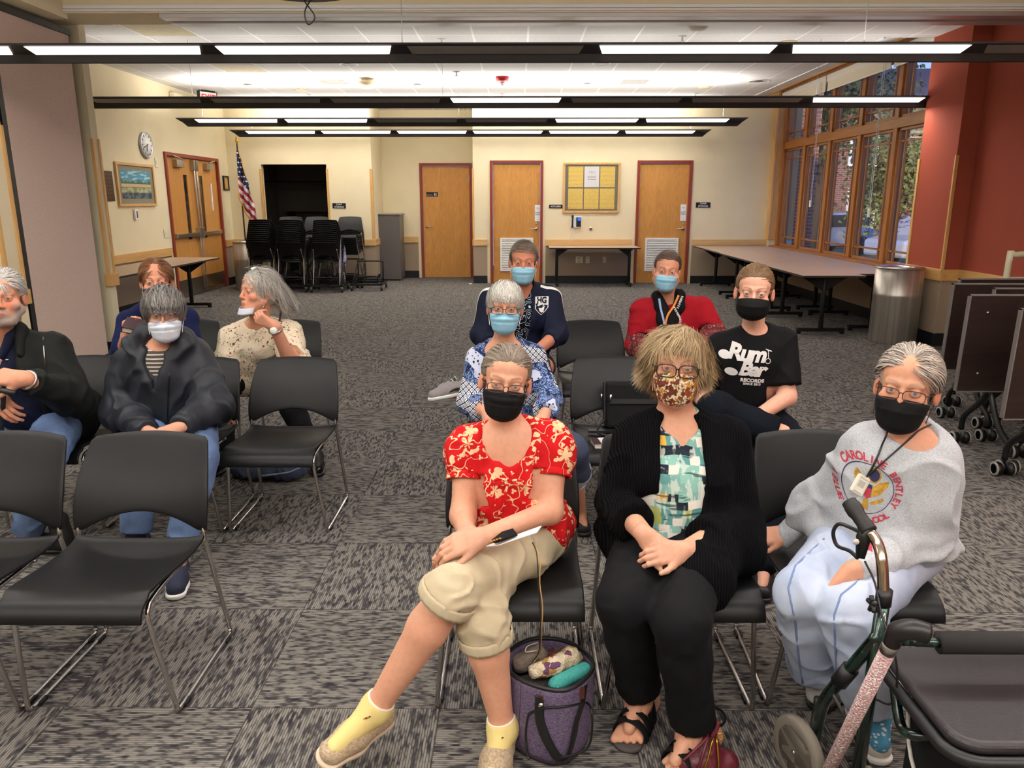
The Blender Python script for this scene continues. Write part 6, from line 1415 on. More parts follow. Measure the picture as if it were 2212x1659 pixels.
# ================================================================= PERSON: red floral top
def mk_person(lab, base):
    o = thing('person', lab, 'person', (0, 0, 0)); return o
def p_red():
    root = mk_person('person in a red floral top and khaki capris, legs crossed, wearing a black mask', None)
    s = .93; M = Mhead(at(1093, 834, 2.22), pitch=-.10, roll=.13, yaw=.04, s=s)
    J = joints(0, at(1098, 945, 2.30), at(1008, 955, 2.33), at(1200, 950, 2.33), at(1000, 1115, 2.22), at(1188, 1105, 2.22), at(1008, 1160, 2.02), at(1040, 1160, 1.98),
        (0.0, 2.35, .53), (-.10, 1.93, .45), (-.185, 1.89, .555), (-.04, 1.95, .10), (-.405, 1.90, .185), (-.085, 1.745, .028), (-.545, 1.79, .095))
    J['u1'] = (.25, -.25, .9)
    W = dict(hip=.165, hd=.11, waist=.143, wd=.105, chest=.125, cd=.09, sh=.048, bf=.015)
    sk = 'dba487'
    hands = [dict(wrist=J['w0'], dr=V3((-.065, -.05, -.055)), back=(-.35, -.75, .5), side=1, s=.9, curl=(.55, .75, .5), thumb=(.95, .12, .15)),
             dict(wrist=J['w1'], dr=V3((-.12, -.05, -.012)), back=(.1, -.55, .83), side=-1, s=.92, curl=(.45, .7, .5), thumb=(.8, .5, -.1))]
    b = skin_body(J, W, M, sk, root, .0028, (.16, .2, .22), hands, (.044, .037, .025), (.085, .056, .057, .034), facek=dict(open_=.0043), colk=dict(lip=lc('b5655c'), brow=lc('6a4c3a')))
    make_hair(M, 'back', ('55463a', '9a8c7c'), root, 5200, 4)
    face_mask(M, root, M_blkmask, loopm=M_black, drop=.003); glasses(M, root, mat('bronze_frame', '4a2a26', .3, .4), w=.0265, h=.0155)
    for sx in (-1, 1):
        e = MB().lathe([(0, -.003), (.003, 0), (0, .003)], (sx*.08, .002, -.043), 10).build('earring', M_chrome, root); e.data.transform(M)
    # blouse
    F_ = Field(); torso(F_, J, W, .012, .05, bust=.95); side, back, up = frameof(J)
    F_.ell(J['pel']+up*.02-back*.01, (.185, .125, .10), np.stack([side, back, up], 1), .04)
    for i, sg in ((0, -1), (1, 1)):
        sp_ = J['s%d' % i]; e = J['e%d' % i]; F_.ell(lerp(sp_, e, .18)+V3((sg*.012, 0, 0)), (.062, .062, .07), k=.03); F_.cone(lerp(sp_, e, .2), lerp(sp_, e, .48), .058, .055, .02); p = lerp(sp_, e, .46); cutend(F_, p, nrm(e-sp_), .09, .1, .003)
    nk = J['nk']
    F_.ell(nk-back*.05+up*.045, (.088, .10, .10), k=.012, op='s'); F_.cone(nk-back*.09-up*.02, nk-back*.13-up*.075, .045, .012, .012, 's')
    F_.half(J['pel']-V3((0, 0, .062)), (0, 0, -1), .01)
    bl = cloth('blouse', F_, M_redfl, root, .0065, .008, (16, 16, 8), 3)
    tz = MB(); c0 = nk-back*.135-up*.075
    tz.tube(spline([c0+V3((-.005, -.01, 0)), c0+V3((-.04, -.014, .005)), c0+V3((-.05, -.014, -.012)), c0+V3((-.01, -.014, -.006))], 4), .004, 6).tube(spline([c0+V3((.005, -.01, 0)), c0+V3((.035, -.016, .0)), c0+V3((.045, -.016, -.018)), c0+V3((.01, -.016, -.008))], 4), .004, 6).tube(spline([c0, c0+V3((-.012, -.014, -.03)), c0+V3((-.015, -.018, -.07))], 4), .004, 6)
    tz.build('neck_tie', M_redfl, root)
    # ruffled neckline and cuffs
    for i in (0, 1):
        sp_, e = J['s%d' % i], J['e%d' % i]; p = lerp(sp_, e, .455); d = nrm(e-sp_); a = nrm(np.cross(d, (0, 1, 0))); b2 = np.cross(d, a)
        MB().grid(72, 4, lambda u_, v_: tuple(p+d*(-.008+.022*v_)+(a*math.cos(u_*2*pi)+b2*math.sin(u_*2*pi))*(.0545+.004*math.sin(u_*2*pi*17)*v_+.003*v_)), closed_u=True).build('cuff_ruffle', M_redfl, root, solid=.002)
    # capris
    F_ = Field(); R = np.stack([side, back, up], 1)
    F_.ell(J['pel'], (.18, .125, .11), R, .04); 
    F_.cone(J['h1'], J['k1'], .098, .071, .02); F_.ell(lerp(J['h1'], J['k1'], .3)-V3((0, 0, .01)), (.1, .1, .09), k=.03)
    for i, en in ((1, .03), (0, .16)):
        if i == 0: F_.cone(J['h0'], J['k0'], .092, .070, .03)
        kn, a = J['k%d' % i], J['a%d' % i]; d = nrm(a-kn); pe = kn+d*(.02 if i else .06); F_.cone(kn, pe+d*.02, .069, .076, .03); cutend(F_, pe+d*.012, d, .11, .1, .003)
    tr = cloth('capri_trousers', F_, M_khaki, root, .0065, .0085, (13, 13, 13), 8)
    for i, rr in ((0, .082), (1, .086)):
        kn, a = J['k%d' % i], J['a%d' % i]; d = nrm(a-kn); pe = kn+d*(.02 if i else .06)+d*.012; a_ = nrm(np.cross(d, (0, 1, 0))); b2 = np.cross(d, a_)
        MB().grid(60, 5, lambda u_, v_: tuple(pe+d*(-.032+.034*v_)+(a_*math.cos(u_*2*pi)+b2*math.sin(u_*2*pi))*(.0765+(.006 if i else 0)+.0015*math.sin(u_*2*pi*23)+.0015*math.sin(v_*pi))), closed_u=True).build('hem', M_khaki, tr, solid=.003)
    # socks + slip-on shoes
    M_sock = mat('yellow_sock', 'e2cd86', .9, bump=.3, bs=600); M_cuff = mat('sock_cuff', 'efe6d2', .9)
    for i in (0, 1):
        a, t_ = J['a%d' % i], J['t%d' % i]; kn = J['k%d' % i]; d = nrm(t_-a); u_ = nrm(kn-a)
        up_ = nrm(J.get('u%d' % i, (0, 0, 1)))
        F_ = Field(); F_.cone(a+u_*.035, a-u_*.005, .039, .040, .02); F_.cone(a-u_*.005, lerp(a, t_, .74)-up_*.004, .039, .028, .03); F_.cone(a, a-u_*.035+d*-.01, .040, .034, .02); cutend(F_, a+u_*.03, u_, .08, .06, .002)
        sk_ = cloth('sock', F_, M_sock, root, .005, .0008, (40, 40, 40), 1)
        aa = nrm(np.cross(u_, (0, 1, 0))); bb = np.cross(u_, aa)
        MB().tube([tuple(a+u_*.028+(aa*math.cos(q)+bb*math.sin(q))*.0395) for q in np.linspace(0, 2*pi, 24, endpoint=False)], .004, 6, closed=True).build('sock_cuff', M_cuff, sk_)
        # bumble bee motif
        out = nrm(V3((0, -1, .3))); pb = lerp(a, t_, .12)+out*.0405; bb_ = MB()
        for q, cc in enumerate((0, 1, 0, 1)): bb_.lathe([(0, -.002), (.005-.0006*q, 0), (0, .002)], tuple(pb+V3((-.007+.0045*q, 0, .002*q))), 8, mi=cc)
        bb_.build('bee_motif', [mat('bee_yellow', 'd08a1c', .8), M_black], sk_)
        shoe(J, i, M_beigeshoe, root, .245, 'flat', .0055, sole=mat('cream_sole', 'd8c3a8', .6), name='slip_on_shoe')
    # paper + folded black mask + yarn resting on the lap
    return root, J, M
PR = p_red()
# ================================================================= PERSON: black cardigan
def p_cardigan():
    root = mk_person('person with curly blonde hair, autumn leaf mask and open black cardigan', None)
    M = Mhead(at(1463, 797, 2.26), pitch=-.13, roll=.03, yaw=-.18, s=.97)
    pel = (.515, 2.33, .53)
    J = joints(0, at(1463, 912, 2.36), at(1368, 950, 2.38), at(1572, 950, 2.38), at(1330, 1085, 2.30), at(1600, 1125, 2.27), at(1395, 1158, 2.05), at(1478, 1190, 2.02), pel,
        az(1347, 1305, .5), az(1472, 1345, .5), az(1383, 1500, .11), az(1497, 1575, .11), az(1348, 1606, .03), az(1442, 1672, .03))
    W = dict(hip=.19, hd=.13, waist=.16, wd=.125, chest=.15, cd=.11, sh=.052, bf=.02, nkr=1.1)
    hands = [dict(wrist=J['w0'], dr=V3((.075, -.045, -.05)), back=(-.35, -.6, .7), side=1, s=.9, curl=(.45, .7, .5), thumb=(.8, .45, .3)),
             dict(wrist=J['w1'], dr=V3((-.11, -.03, .008)), back=(.15, -.7, .7), side=-1, s=.9, curl=(.5, .8, .5), thumb=(.75, .6, .2))]
    # feet added to the skin by a small subclass of the arm/leg skeleton
    sk = 'd9a386'
    b = skin_body(J, W, M, sk, root, .0028, (.12, .16, .2), hands, (.048, .041, .027), (.085, .062, .056, .036), dict(fat=.004, open_=.004), dict(lip=lc('b5655c'), brow=lc('8a6a4c')))
    make_hair(M, 'curly', ('735a3a', 'cbb187'), root, 5200, 9)
    face_mask(M, root, M_leafmask, pleat=2, loopm=mat('loop_cream', 'd8c8a8', .8), drop=.004); glasses(M, root, mat('dark_tortoise', '1b1112', .25), w=.0295, h=.0195, r=.0021, y=-.124)
    side, back, up = frameof(J)
    # blouse
    F_ = gtop(J, W, .012, .95, (.3, .3), (.055, .05, .04), neck='none', hem=.03)
    nk = J['nk']; F_.ell(nk+up*.035-back*.055, (.066, .08, .085), k=.008, op='s'); F_.cone(nk-up*.03-back*.10, nk-up*.08-back*.13, .02, .008, .01, 's')
    bl = cloth('blouse', F_, M_patch, root, .006, .004, (16, 16, 6), 5)
    # white neck band
    pts = []
    for q in np.linspace(-.9, .9, 21):
        a = q*2.3; pts.append(nk+up*(.035-.082*math.cos(a*.62)-.002)-back*(.055+.062*math.cos(a*.8))+side*.064*math.sin(a)*1.0)
    # cardigan
    F_ = gtop(J, W, .034, 1.0, (1.62, 1.66), (.068, .062, .06), endr=.066, neck='none', skirt=.035, cuthem=False)
    F_.ell(nk+up*.06, (.066, .075, .06), k=.01, op='s')
    R = np.stack([side, back, up], 1)
    F_.ell(J['pel']-up*.01+side*.075, (.175, .165, .13), R, .04); F_.cone(J['h1'], lerp(J['h1'], J['k1'], .45), .135, .11, .05); F_.cone(J['h0']-side*.03, lerp(J['h0'], J['k0'], .30), .125, .10, .04); F_.ell(J['h1']+side*.10-up*.0-back*.05, (.10, .15, .12), R, .04); F_.cone(J['h1']+side*.02+V3((0, -.02, .03)), lerp(J['h1'], J['k1'], .6)+side*.035+V3((0, 0, .02)), .11, .10, .05)
    F_.half((0, 0, .452), (0, 0, -1), .01)
    # open down the front, the lap stays covered on the right side only
    opening(F_, J, W, (.06, .070, .05), (1.0, .55, .14), .055, -.008)
    F_.cone(lerp(J['pel'], J['k0'], .3)-side*.02+V3((0, 0, .12)), lerp(J['pel'], J['k0'], .8)+V3((0, 0, .13)), .075, .12, .02, 's')
    cd = cloth('cardigan', F_, M_rib, root, .0068, .007, (10, 10, 7), 12)
    for i, en in ((0, .60), (1, .64)):
        e, w_ = J['e%d' % i], J['w%d' % i]; d = nrm(w_-e); F2 = Field(); p = lerp(e, w_, en); F2.cone(p-d*.05, p+d*.012, .071, .067, .01); cutend(F2, p+d*.012, d, .1, .06, .003); cutend(F2, p-d*.05, -d, .1, .06, .003); cloth('turned_cuff', F2, M_rib, cd, .0065, .003, (20, 20, 20), 2)
    trousers(J, W, fabric('black_trousers', '0d0d10', .85), root, .012, 1.93, (.092, .064, .058, .05), endr=.066, h=.0085, amp=.005, seed=21)
    # sandals with feet
    Mf = Field(); 
    for i, sg in ((0, 1), (1, 1)):
        d, sd, heel, L = foot(Mf, J['a%d' % i], J['t%d' % i], None, .97); toes(Mf, J['t%d' % i], d, sd, 1 if i == 1 else -1)
    Vt, Q = Mf.mesh(.004); C = np.tile(lc(sk), (len(Vt), 1)); o = qmesh('body', Vt, Q, M_skin, b, C); o.name = 'bare_feet'
    M_sole = mat('grey_foam_sole', '4a4443', .7); M_strap = fabric('black_strap', '141415', .8)
    for i in (0, 1):
        d = V3(J['t%d' % i])-V3(J['a%d' % i]); d[2] = 0; d = nrm(d); sd = nrm(np.cross(d, (0, 0, 1))); t_ = V3(J['t%d' % i]); heel = t_-d*.23; heel[2] = t_[2]
        so = Field(); so.cone(heel-V3((0, 0, .018)), t_-d*.12-V3((0, 0, .018)), .034, .036, .03, flat=(sd, 1.0)); so.cone(t_-d*.12-V3((0, 0, .018)), t_-d*.03-V3((0, 0, .018)), .038, .038, .03, flat=(sd, 1.2)); so.half(t_-V3((0, 0, .028)), (0, 0, -1), .004); so.half(t_-V3((0, 0, .012)), (0, 0, 1), .004)
        Vt, Q = so.mesh(.005); sn = qmesh('sandal', Vt, Q, M_sole, root)
        for (u0, w_, hgt, wd) in ((.058, .052, .066, .016), (.088, .051, .084, .016), (.118, .049, .101, .016), (.150, .047, .118, .016)):
            c = t_-d*u0; pts = []
            for q in np.linspace(0, pi, 13): pts.append(tuple(c+sd*math.cos(q)*w_+V3((0, 0, 1))*(-.012+math.sin(q)*(hgt-.0)*.92)+d*.008*math.sin(q)))
            MB().tube(pts, .0035, 8, flat=wd/.0035*.95, up=tuple(d)).build('strap', M_strap, sn)
        c = heel+V3((0, 0, .06)); MB().tube([tuple(c+d*.0+(d*-math.cos(q)*.036+sd*math.sin(q)*.036)+V3((0, 0, .01*math.cos(q)))) for q in np.linspace(-1.9, 1.9, 15)], .004, 8, up=(0, 0, 1)).build('heel_strap', M_strap, sn)
    return root, J, M
PC = p_cardigan()
# ================================================================= PERSON: grey sweatshirt
def p_sweat():
    root = mk_person('person in a light grey school sweatshirt and pale jeans with a black mask', None)
    M = Mhead(at(1950, 846, 2.12), pitch=-.10, roll=.07, yaw=-.58, s=1.0)
    J = joints(0, at(1962, 950, 2.20), at(1872, 965, 2.26), at(2012, 985, 2.20), at(1772, 1090, 2.38), at(1992, 1165, 2.18), at(1702, 1152, 2.40), at(1848, 1232, 1.94), (1.17, 2.28, .53),
        az(1735, 1280, .5), az(1835, 1320, .5), az(1768, 1465, .12), az(1893, 1545, .12), az(1757, 1522, .03), az(1905, 1640, .03))
    W = dict(hip=.18, hd=.125, waist=.165, wd=.125, chest=.155, cd=.11, sh=.055, bf=.015, nkr=.95)
    hands = [dict(wrist=J['w0'], dr=V3((-.11, .01, -.02)), back=(-.1, -.5, .85), side=-1, s=.92, curl=(.4, .6, .4), thumb=(.8, .5, -.1)),
             dict(wrist=J['w1'], dr=V3((-.07, -.03, -.08)), back=(.3, -.75, .3), side=1, s=.92, curl=(.3, .5, .4), thumb=(.95, .12, .1))]
    b = skin_body(J, W, M, 'd29a7c', root, .0028, (.16, .19, .24), hands, (.044, .036, .025), (.085, .056, .05, .032), dict(open_=.0058), dict(lip=lc('b0655c'), brow=lc('9a8674'), ruddy=.7, makeup=.25))
    make_hair(M, 'parted', ('7a6a5e', 'c9bfb4'), root, 4800, 31)
    face_mask(M, root, M_blkmask, pleat=2, loopm=M_black, drop=.010); glasses(M, root, mat('brown_frame', '4a2c22', .3, .3), w=.0285, h=.0165, up=-.002)
    side, back, up = frameof(J); R = np.stack([side, back, up], 1)
    F_ = gtop(J, W, .03, .75, (1.88, 1.86), (.075, .07, .05), endr=.042, neck='none', skirt=.02, puff=.012, hem=.0)
    nk = J['nk']; F_.ell(nk+up*.055-back*.03, (.078, .08, .055), R, .008, 's')
    sw = cloth('sweatshirt', F_, M_heather, root, .0068, .013, (8, 8, 8), 33)
    for i, en in ((0, 1.88), (1, 1.86)):
        e, w_ = J['e%d' % i], J['w%d' % i]; d = nrm(w_-e); F2 = Field(); p = lerp(e, w_, en-1); F2.cone(p-d*.01, p+d*.055, .040, .036, .01); cutend(F2, p+d*.058, d, .08, .06, .003)
        cloth('cuff', F2, M_heather, sw, .006, .0025, (40, 40, 40), 2)
    jn = trousers(J, W, M_paledenim, root, .012, 1.86, (.092, .068, .062, .062), endr=.082, h=.008, amp=.009, name='jeans', seed=41)
    TJ = bvh(jn); M_seam = mat('denim_seam', '7486b0', .9); mb = MB()
    for P_ in (((1780, 1164), (1718, 1222), (1703, 1270), (1718, 1344), (1725, 1417), (1734, 1476)), ((1876, 1237), (1817, 1285), (1802, 1329), (1804, 1399), (1808, 1472), (1812, 1530))):
        q = [tuple(P_[i][k]+(P_[i+1][k]-P_[i][k])*t for k in (0, 1)) for i in range(5) for t in (0, .25, .5, .75)]+[P_[-1]]
        pts = [TJ.ray_cast(Vector((0, 0, HC)), ray(x, y).normalized())[0] for x, y in q]; pts = [tuple(p) for p in pts if p is not None and p.y > 1.5]
        if len(pts) > 3: mb.tube(pts, .0032, 6)
    mb.build('side_seam', M_seam, jn)
    # print: circle, curved lettering and a generic shield-and-wings emblem
    L = np.linalg.norm(J['nk']-J['pel']); TS = bvh(sw); hit0 = Vector(hitpx(TS, 1874, 1056)); fw = Vector(back); rt, u_ = Vector(side), Vector(up)
    RED = mat('print_red', 'b8384a', .8); NAVY = mat('print_navy', '2a2e55', .8); GOLD = mat('print_gold', 'b58a2c', .8, var=.4, vs=150); WH = mat('print_white', 'd9dade', .8)
    def circ_text(s_, r, a0, a1, size, flip=False):
        bm = bmesh.new(); n = len(s_)
        for i, ch in enumerate(s_):
            if ch == ' ': continue
            a = a0+(a1-a0)*i/max(1, n-1); me = text_mesh(ch, size, ext=0, bold=.0009)
            rot = (a-pi/2) if not flip else (a+pi/2)
            me.transform(Matrix.Translation((r*math.cos(a), r*math.sin(a), 0)) @ Matrix.Rotation(rot, 4, 'Z')); bm.from_mesh(me); bpy.data.meshes.remove(me)
        me = bpy.data.meshes.new('ct'); bm.to_mesh(me); bm.free(); return me
    D = math.radians
    for me in (circ_text('CAROLINE BENTLEY', .083, D(150), D(-22), .026), circ_text('A BLUE', .090, D(186), D(226), .022, True), circ_text('SCHOOL', .092, D(268), D(314), .026, True)):
        project_text(me, sw, hit0, rt, u_, fw, .002); link('chest_lettering', me, RED, sw)
    mb = MB(); n = 64; mb.add([(r*math.cos(2*pi*k/n), r*math.sin(2*pi*k/n), 0) for r in (.069, .0712) for k in range(n)], [(k, (k+1) % n, n+(k+1) % n, n+k) for k in range(n)])
    me = mb.mesh(); project_text(me, sw, hit0, rt, u_, fw, .002); link('chest_ring', me, NAVY, sw)
    def poly(pts, m, nm, o_=.0022):
        me = MB().add([(x*.88, y*.88, 0) for x, y in pts], [tuple(range(len(pts)))]).mesh(); project_text(me, sw, hit0, rt, u_, fw, o_); link(nm, me, m, sw)
    el = lambda cx, cy, rx, ry, n=20: [(cx+rx*math.cos(2*pi*k/n), cy+ry*math.sin(2*pi*k/n)) for k in range(n)]
    poly(el(.012, .05, .021, .026), GOLD, 'emblem'); poly(el(.012, .05, .016, .021), NAVY, 'emblem', .003)
    poly([(.0, .012), (-.02, .035), (-.042, .05), (-.048, .03), (-.035, .0), (-.01, -.015)], GOLD, 'emblem'); poly([(.012, .012), (.03, .03), (.06, .04), (.058, .02), (.04, -.005), (.015, -.02)], GOLD, 'emblem')
    poly([(-.008, .018), (.012, .018), (.012, -.02), (.002, -.03), (-.008, -.02)], RED, 'emblem', .003); poly([(-.008, .018), (.012, .018), (.012, .006), (-.008, .006)], NAVY, 'emblem', .0035)
    poly([(.015, -.035), (.05, -.018), (.055, -.028), (.02, -.045)], GOLD, 'emblem'); poly([(-.006, -.03), (.008, -.03), (.012, -.065), (-.01, -.062)], GOLD, 'emblem')
    poly([(-.02, -.035), (-.012, -.03), (-.03, -.06), (-.04, -.055)], WH, 'emblem')
    # lanyard and pendant
    tv = sw.data; tree_ = BVHTree.FromPolygons([v.co.copy() for v in tv.vertices], [tuple(p.vertices) for p in tv.polygons])
    TBd = bvh(b)
    def surf(px, py, off=.006):
        d = ray(px, py).normalized(); h, nn, _, _ = tree_.ray_cast(Vector((0, 0, HC)), d); 
        h2 = TBd.ray_cast(Vector((0, 0, HC)), d)[0]
        if h2 is not None and (h is None or h2.y < h.y): h = h2
        return tuple(h-d*off) if h is not None else tuple(at(px, py, 2.1))
    tip = surf(1872, 1030, .012)
    ln = MB(); ln.tube(spline([tuple(V3(nk)+back*.05+up*.04-side*.06), at(1916, 935, 2.13), surf(1905, 962), surf(1896, 985), surf(1884, 1010), tip], 5), .0028, 6).tube(spline([tuple(V3(nk)+back*.05+up*.05+side*.07)]+[surf(1988-116*q, 928+102*q, .007) for q in (0., .12, .25, .4, .55, .7, .85)]+[tip], 4), .0028, 6)
    la = ln.build('lanyard', M_black, root)
    tp = Vector(surf(1858, 1047, .016)); Rm = Matrix.Translation(tp) @ Matrix.Rotation(-.35, 4, 'X') @ Matrix.Rotation(.55, 4, 'Y')
    pdt = MB().box(-.021, .021, -.007, .007, -.032, .030).build('pendant', mat('ivory_pendant', 'd9d4c6', .4), la, bevel=.006); pdt.data.transform(Rm)
    pb = MB().box(-.010, .010, -.0078, -.006, -.008, .012).box(-.012, .012, -.0078, -.006, .018, .021).box(-.012, .012, -.0078, -.006, -.026, -.023).build('button', mat('pendant_grey', 'a9a59b', .5), pdt); pb.data.transform(Rm)
    M_sn = mat('grey_sneaker', '8a7f76', .8, var=.2, vs=60); shoe(J, 0, M_sn, root, .24, 'sneaker', .006, M_black, name='sneaker'); 
    s2 = shoe(J, 1, mat('white_sneaker', 'c9c2b8', .8, var=.15, vs=50), root, .245, 'sneaker', .006, M_white, name='sneaker')
    a, t_ = V3(J['a1']), V3(J['t1']); F2 = Field(); F2.cone(lerp(J['k1'], a, .72), a, .041, .040, .02); F2.cone(a, lerp(a, t_, .62), .038, .030, .02)
    q = NT('blue_sock', .9); q.col(q.mix(q.m('LESS_THAN', q.vor(q.vmul(q.obj(), (1, 1, 1.6)), 55), .3), lin('4d94b8'), lin('dfe8ee'))); cloth('sock', F2, q.mat, root, .006, 0)
    F2 = Field(); F2.cone(lerp(J['k0'], J['a0'], .75), J['a0'], .043, .041, .02); F2.cone(J['a0'], lerp(J['a0'], J['t0'], .6), .038, .030, .02); cloth('sock', F2, mat('white_sock', 'd5d2cc', .9), root, .007, 0)
    mb = MB(); d = t_-a; d[2] = 0; d = nrm(d); sd = nrm(np.cross(d, (0, 0, 1)))
    for k in range(4):
        c = t_-d*(.085+.026*k)+V3((0, 0, .042+.012*k)); mb.tube([tuple(c-sd*.02), tuple(c+V3((0, 0, .006))), tuple(c+sd*.02+d*.012)], .0028, 6)
    mb.build('lace', M_black, s2)
    return root, J, M, sw
PS = p_sweat()
# ================================================================= PERSON: blue print top (second row)
def simple_eyes(): pass
def p_blue():
    root = mk_person('person with short white hair, blue surgical mask and navy and white print top', None)
    M = Mhead(at(1090, 668, 3.50), pitch=-.08, yaw=.0, roll=.03, s=.98); pel = (-.04, 3.70, .53)
    k0, k1, a0, a1, t0, t1 = dlegs(-.04, 3.70); k1 = az(1232, 975, .5); a1 = az(1250, 1105, .10); t1 = az(1268, 1150, .028)
    J = joints(0, at(1088, 752, 3.60), at(1032, 775, 3.64), at(1152, 772, 3.64), at(1012, 868, 3.58), at(1190, 862, 3.56), at(1052, 892, 3.36), at(1172, 905, 3.34), pel, k0, k1, a0, a1, t0, t1)
    W = dict(hip=.17, hd=.12, waist=.15, wd=.115, chest=.14, cd=.105, sh=.05, bf=.02)
    hands = [dict(wrist=J['w0'], dr=(.5, -.6, -.3), back=(0, -.6, .8), side=1, s=.9), dict(wrist=J['w1'], dr=(-.5, -.6, -.3), back=(0, -.6, .8), side=-1, s=.9)]
    b = skin_body(J, W, M, 'd19a7c', root, .004, (.1, .07, .05), hands, facek=dict(open_=.0045), colk=dict(lip=lc('b5655c'), brow=lc('8d7f74')))
    make_hair(M, 'short', ('b9b4aa', 'efece4'), root, 3600, 5)
    face_mask(M, root, M_bluemask, loopm=M_white, drop=.006); glasses(M, root, mat('brown_frame', '4a2c22'), w=.0275, h=.0165, r=.0017)
    F_ = gtop(J, W, .016, .9, (1.72, 1.72), (.058, .056, .05), endr=.060, neck='none', hem=.05)
    nk = J['nk']; side, back, up = frameof(J); F_.ell(nk+up*.05-back*.045, (.10, .10, .10), np.stack([side, back, up], 1), .01, 's')
    cloth('printed_top', F_, M_blueprint, root, .008, .007, (12, 12, 7), 7)
    trousers(J, W, M_dkdenim, root, .012, 1.35, r=(.088, .066, .062, .06), endr=.078, name='rolled_jeans', h=.009)
    kn, a = J['k1'], J['a1']; d = nrm(a-kn); p = lerp(kn, a, .33); F2 = Field(); F2.cone(p-d*.04, p+d*.015, .084, .086, .01); cutend(F2, p+d*.014, d, .12, .06, .003); cutend(F2, p-d*.04, -d, .12, .08, .003); cloth('jeans_cuff', F2, denim('denim_cuff', '7f8ba0', 'a3adbd'), root, .008, .002)
    for i in (0, 1): shoe(J, i, M_strap_d, root, .23, 'flat', .008, M_black, name='sandal')
M_strap_d = mat('dark_sandal', '1a1a1c', .6)
p_blue()
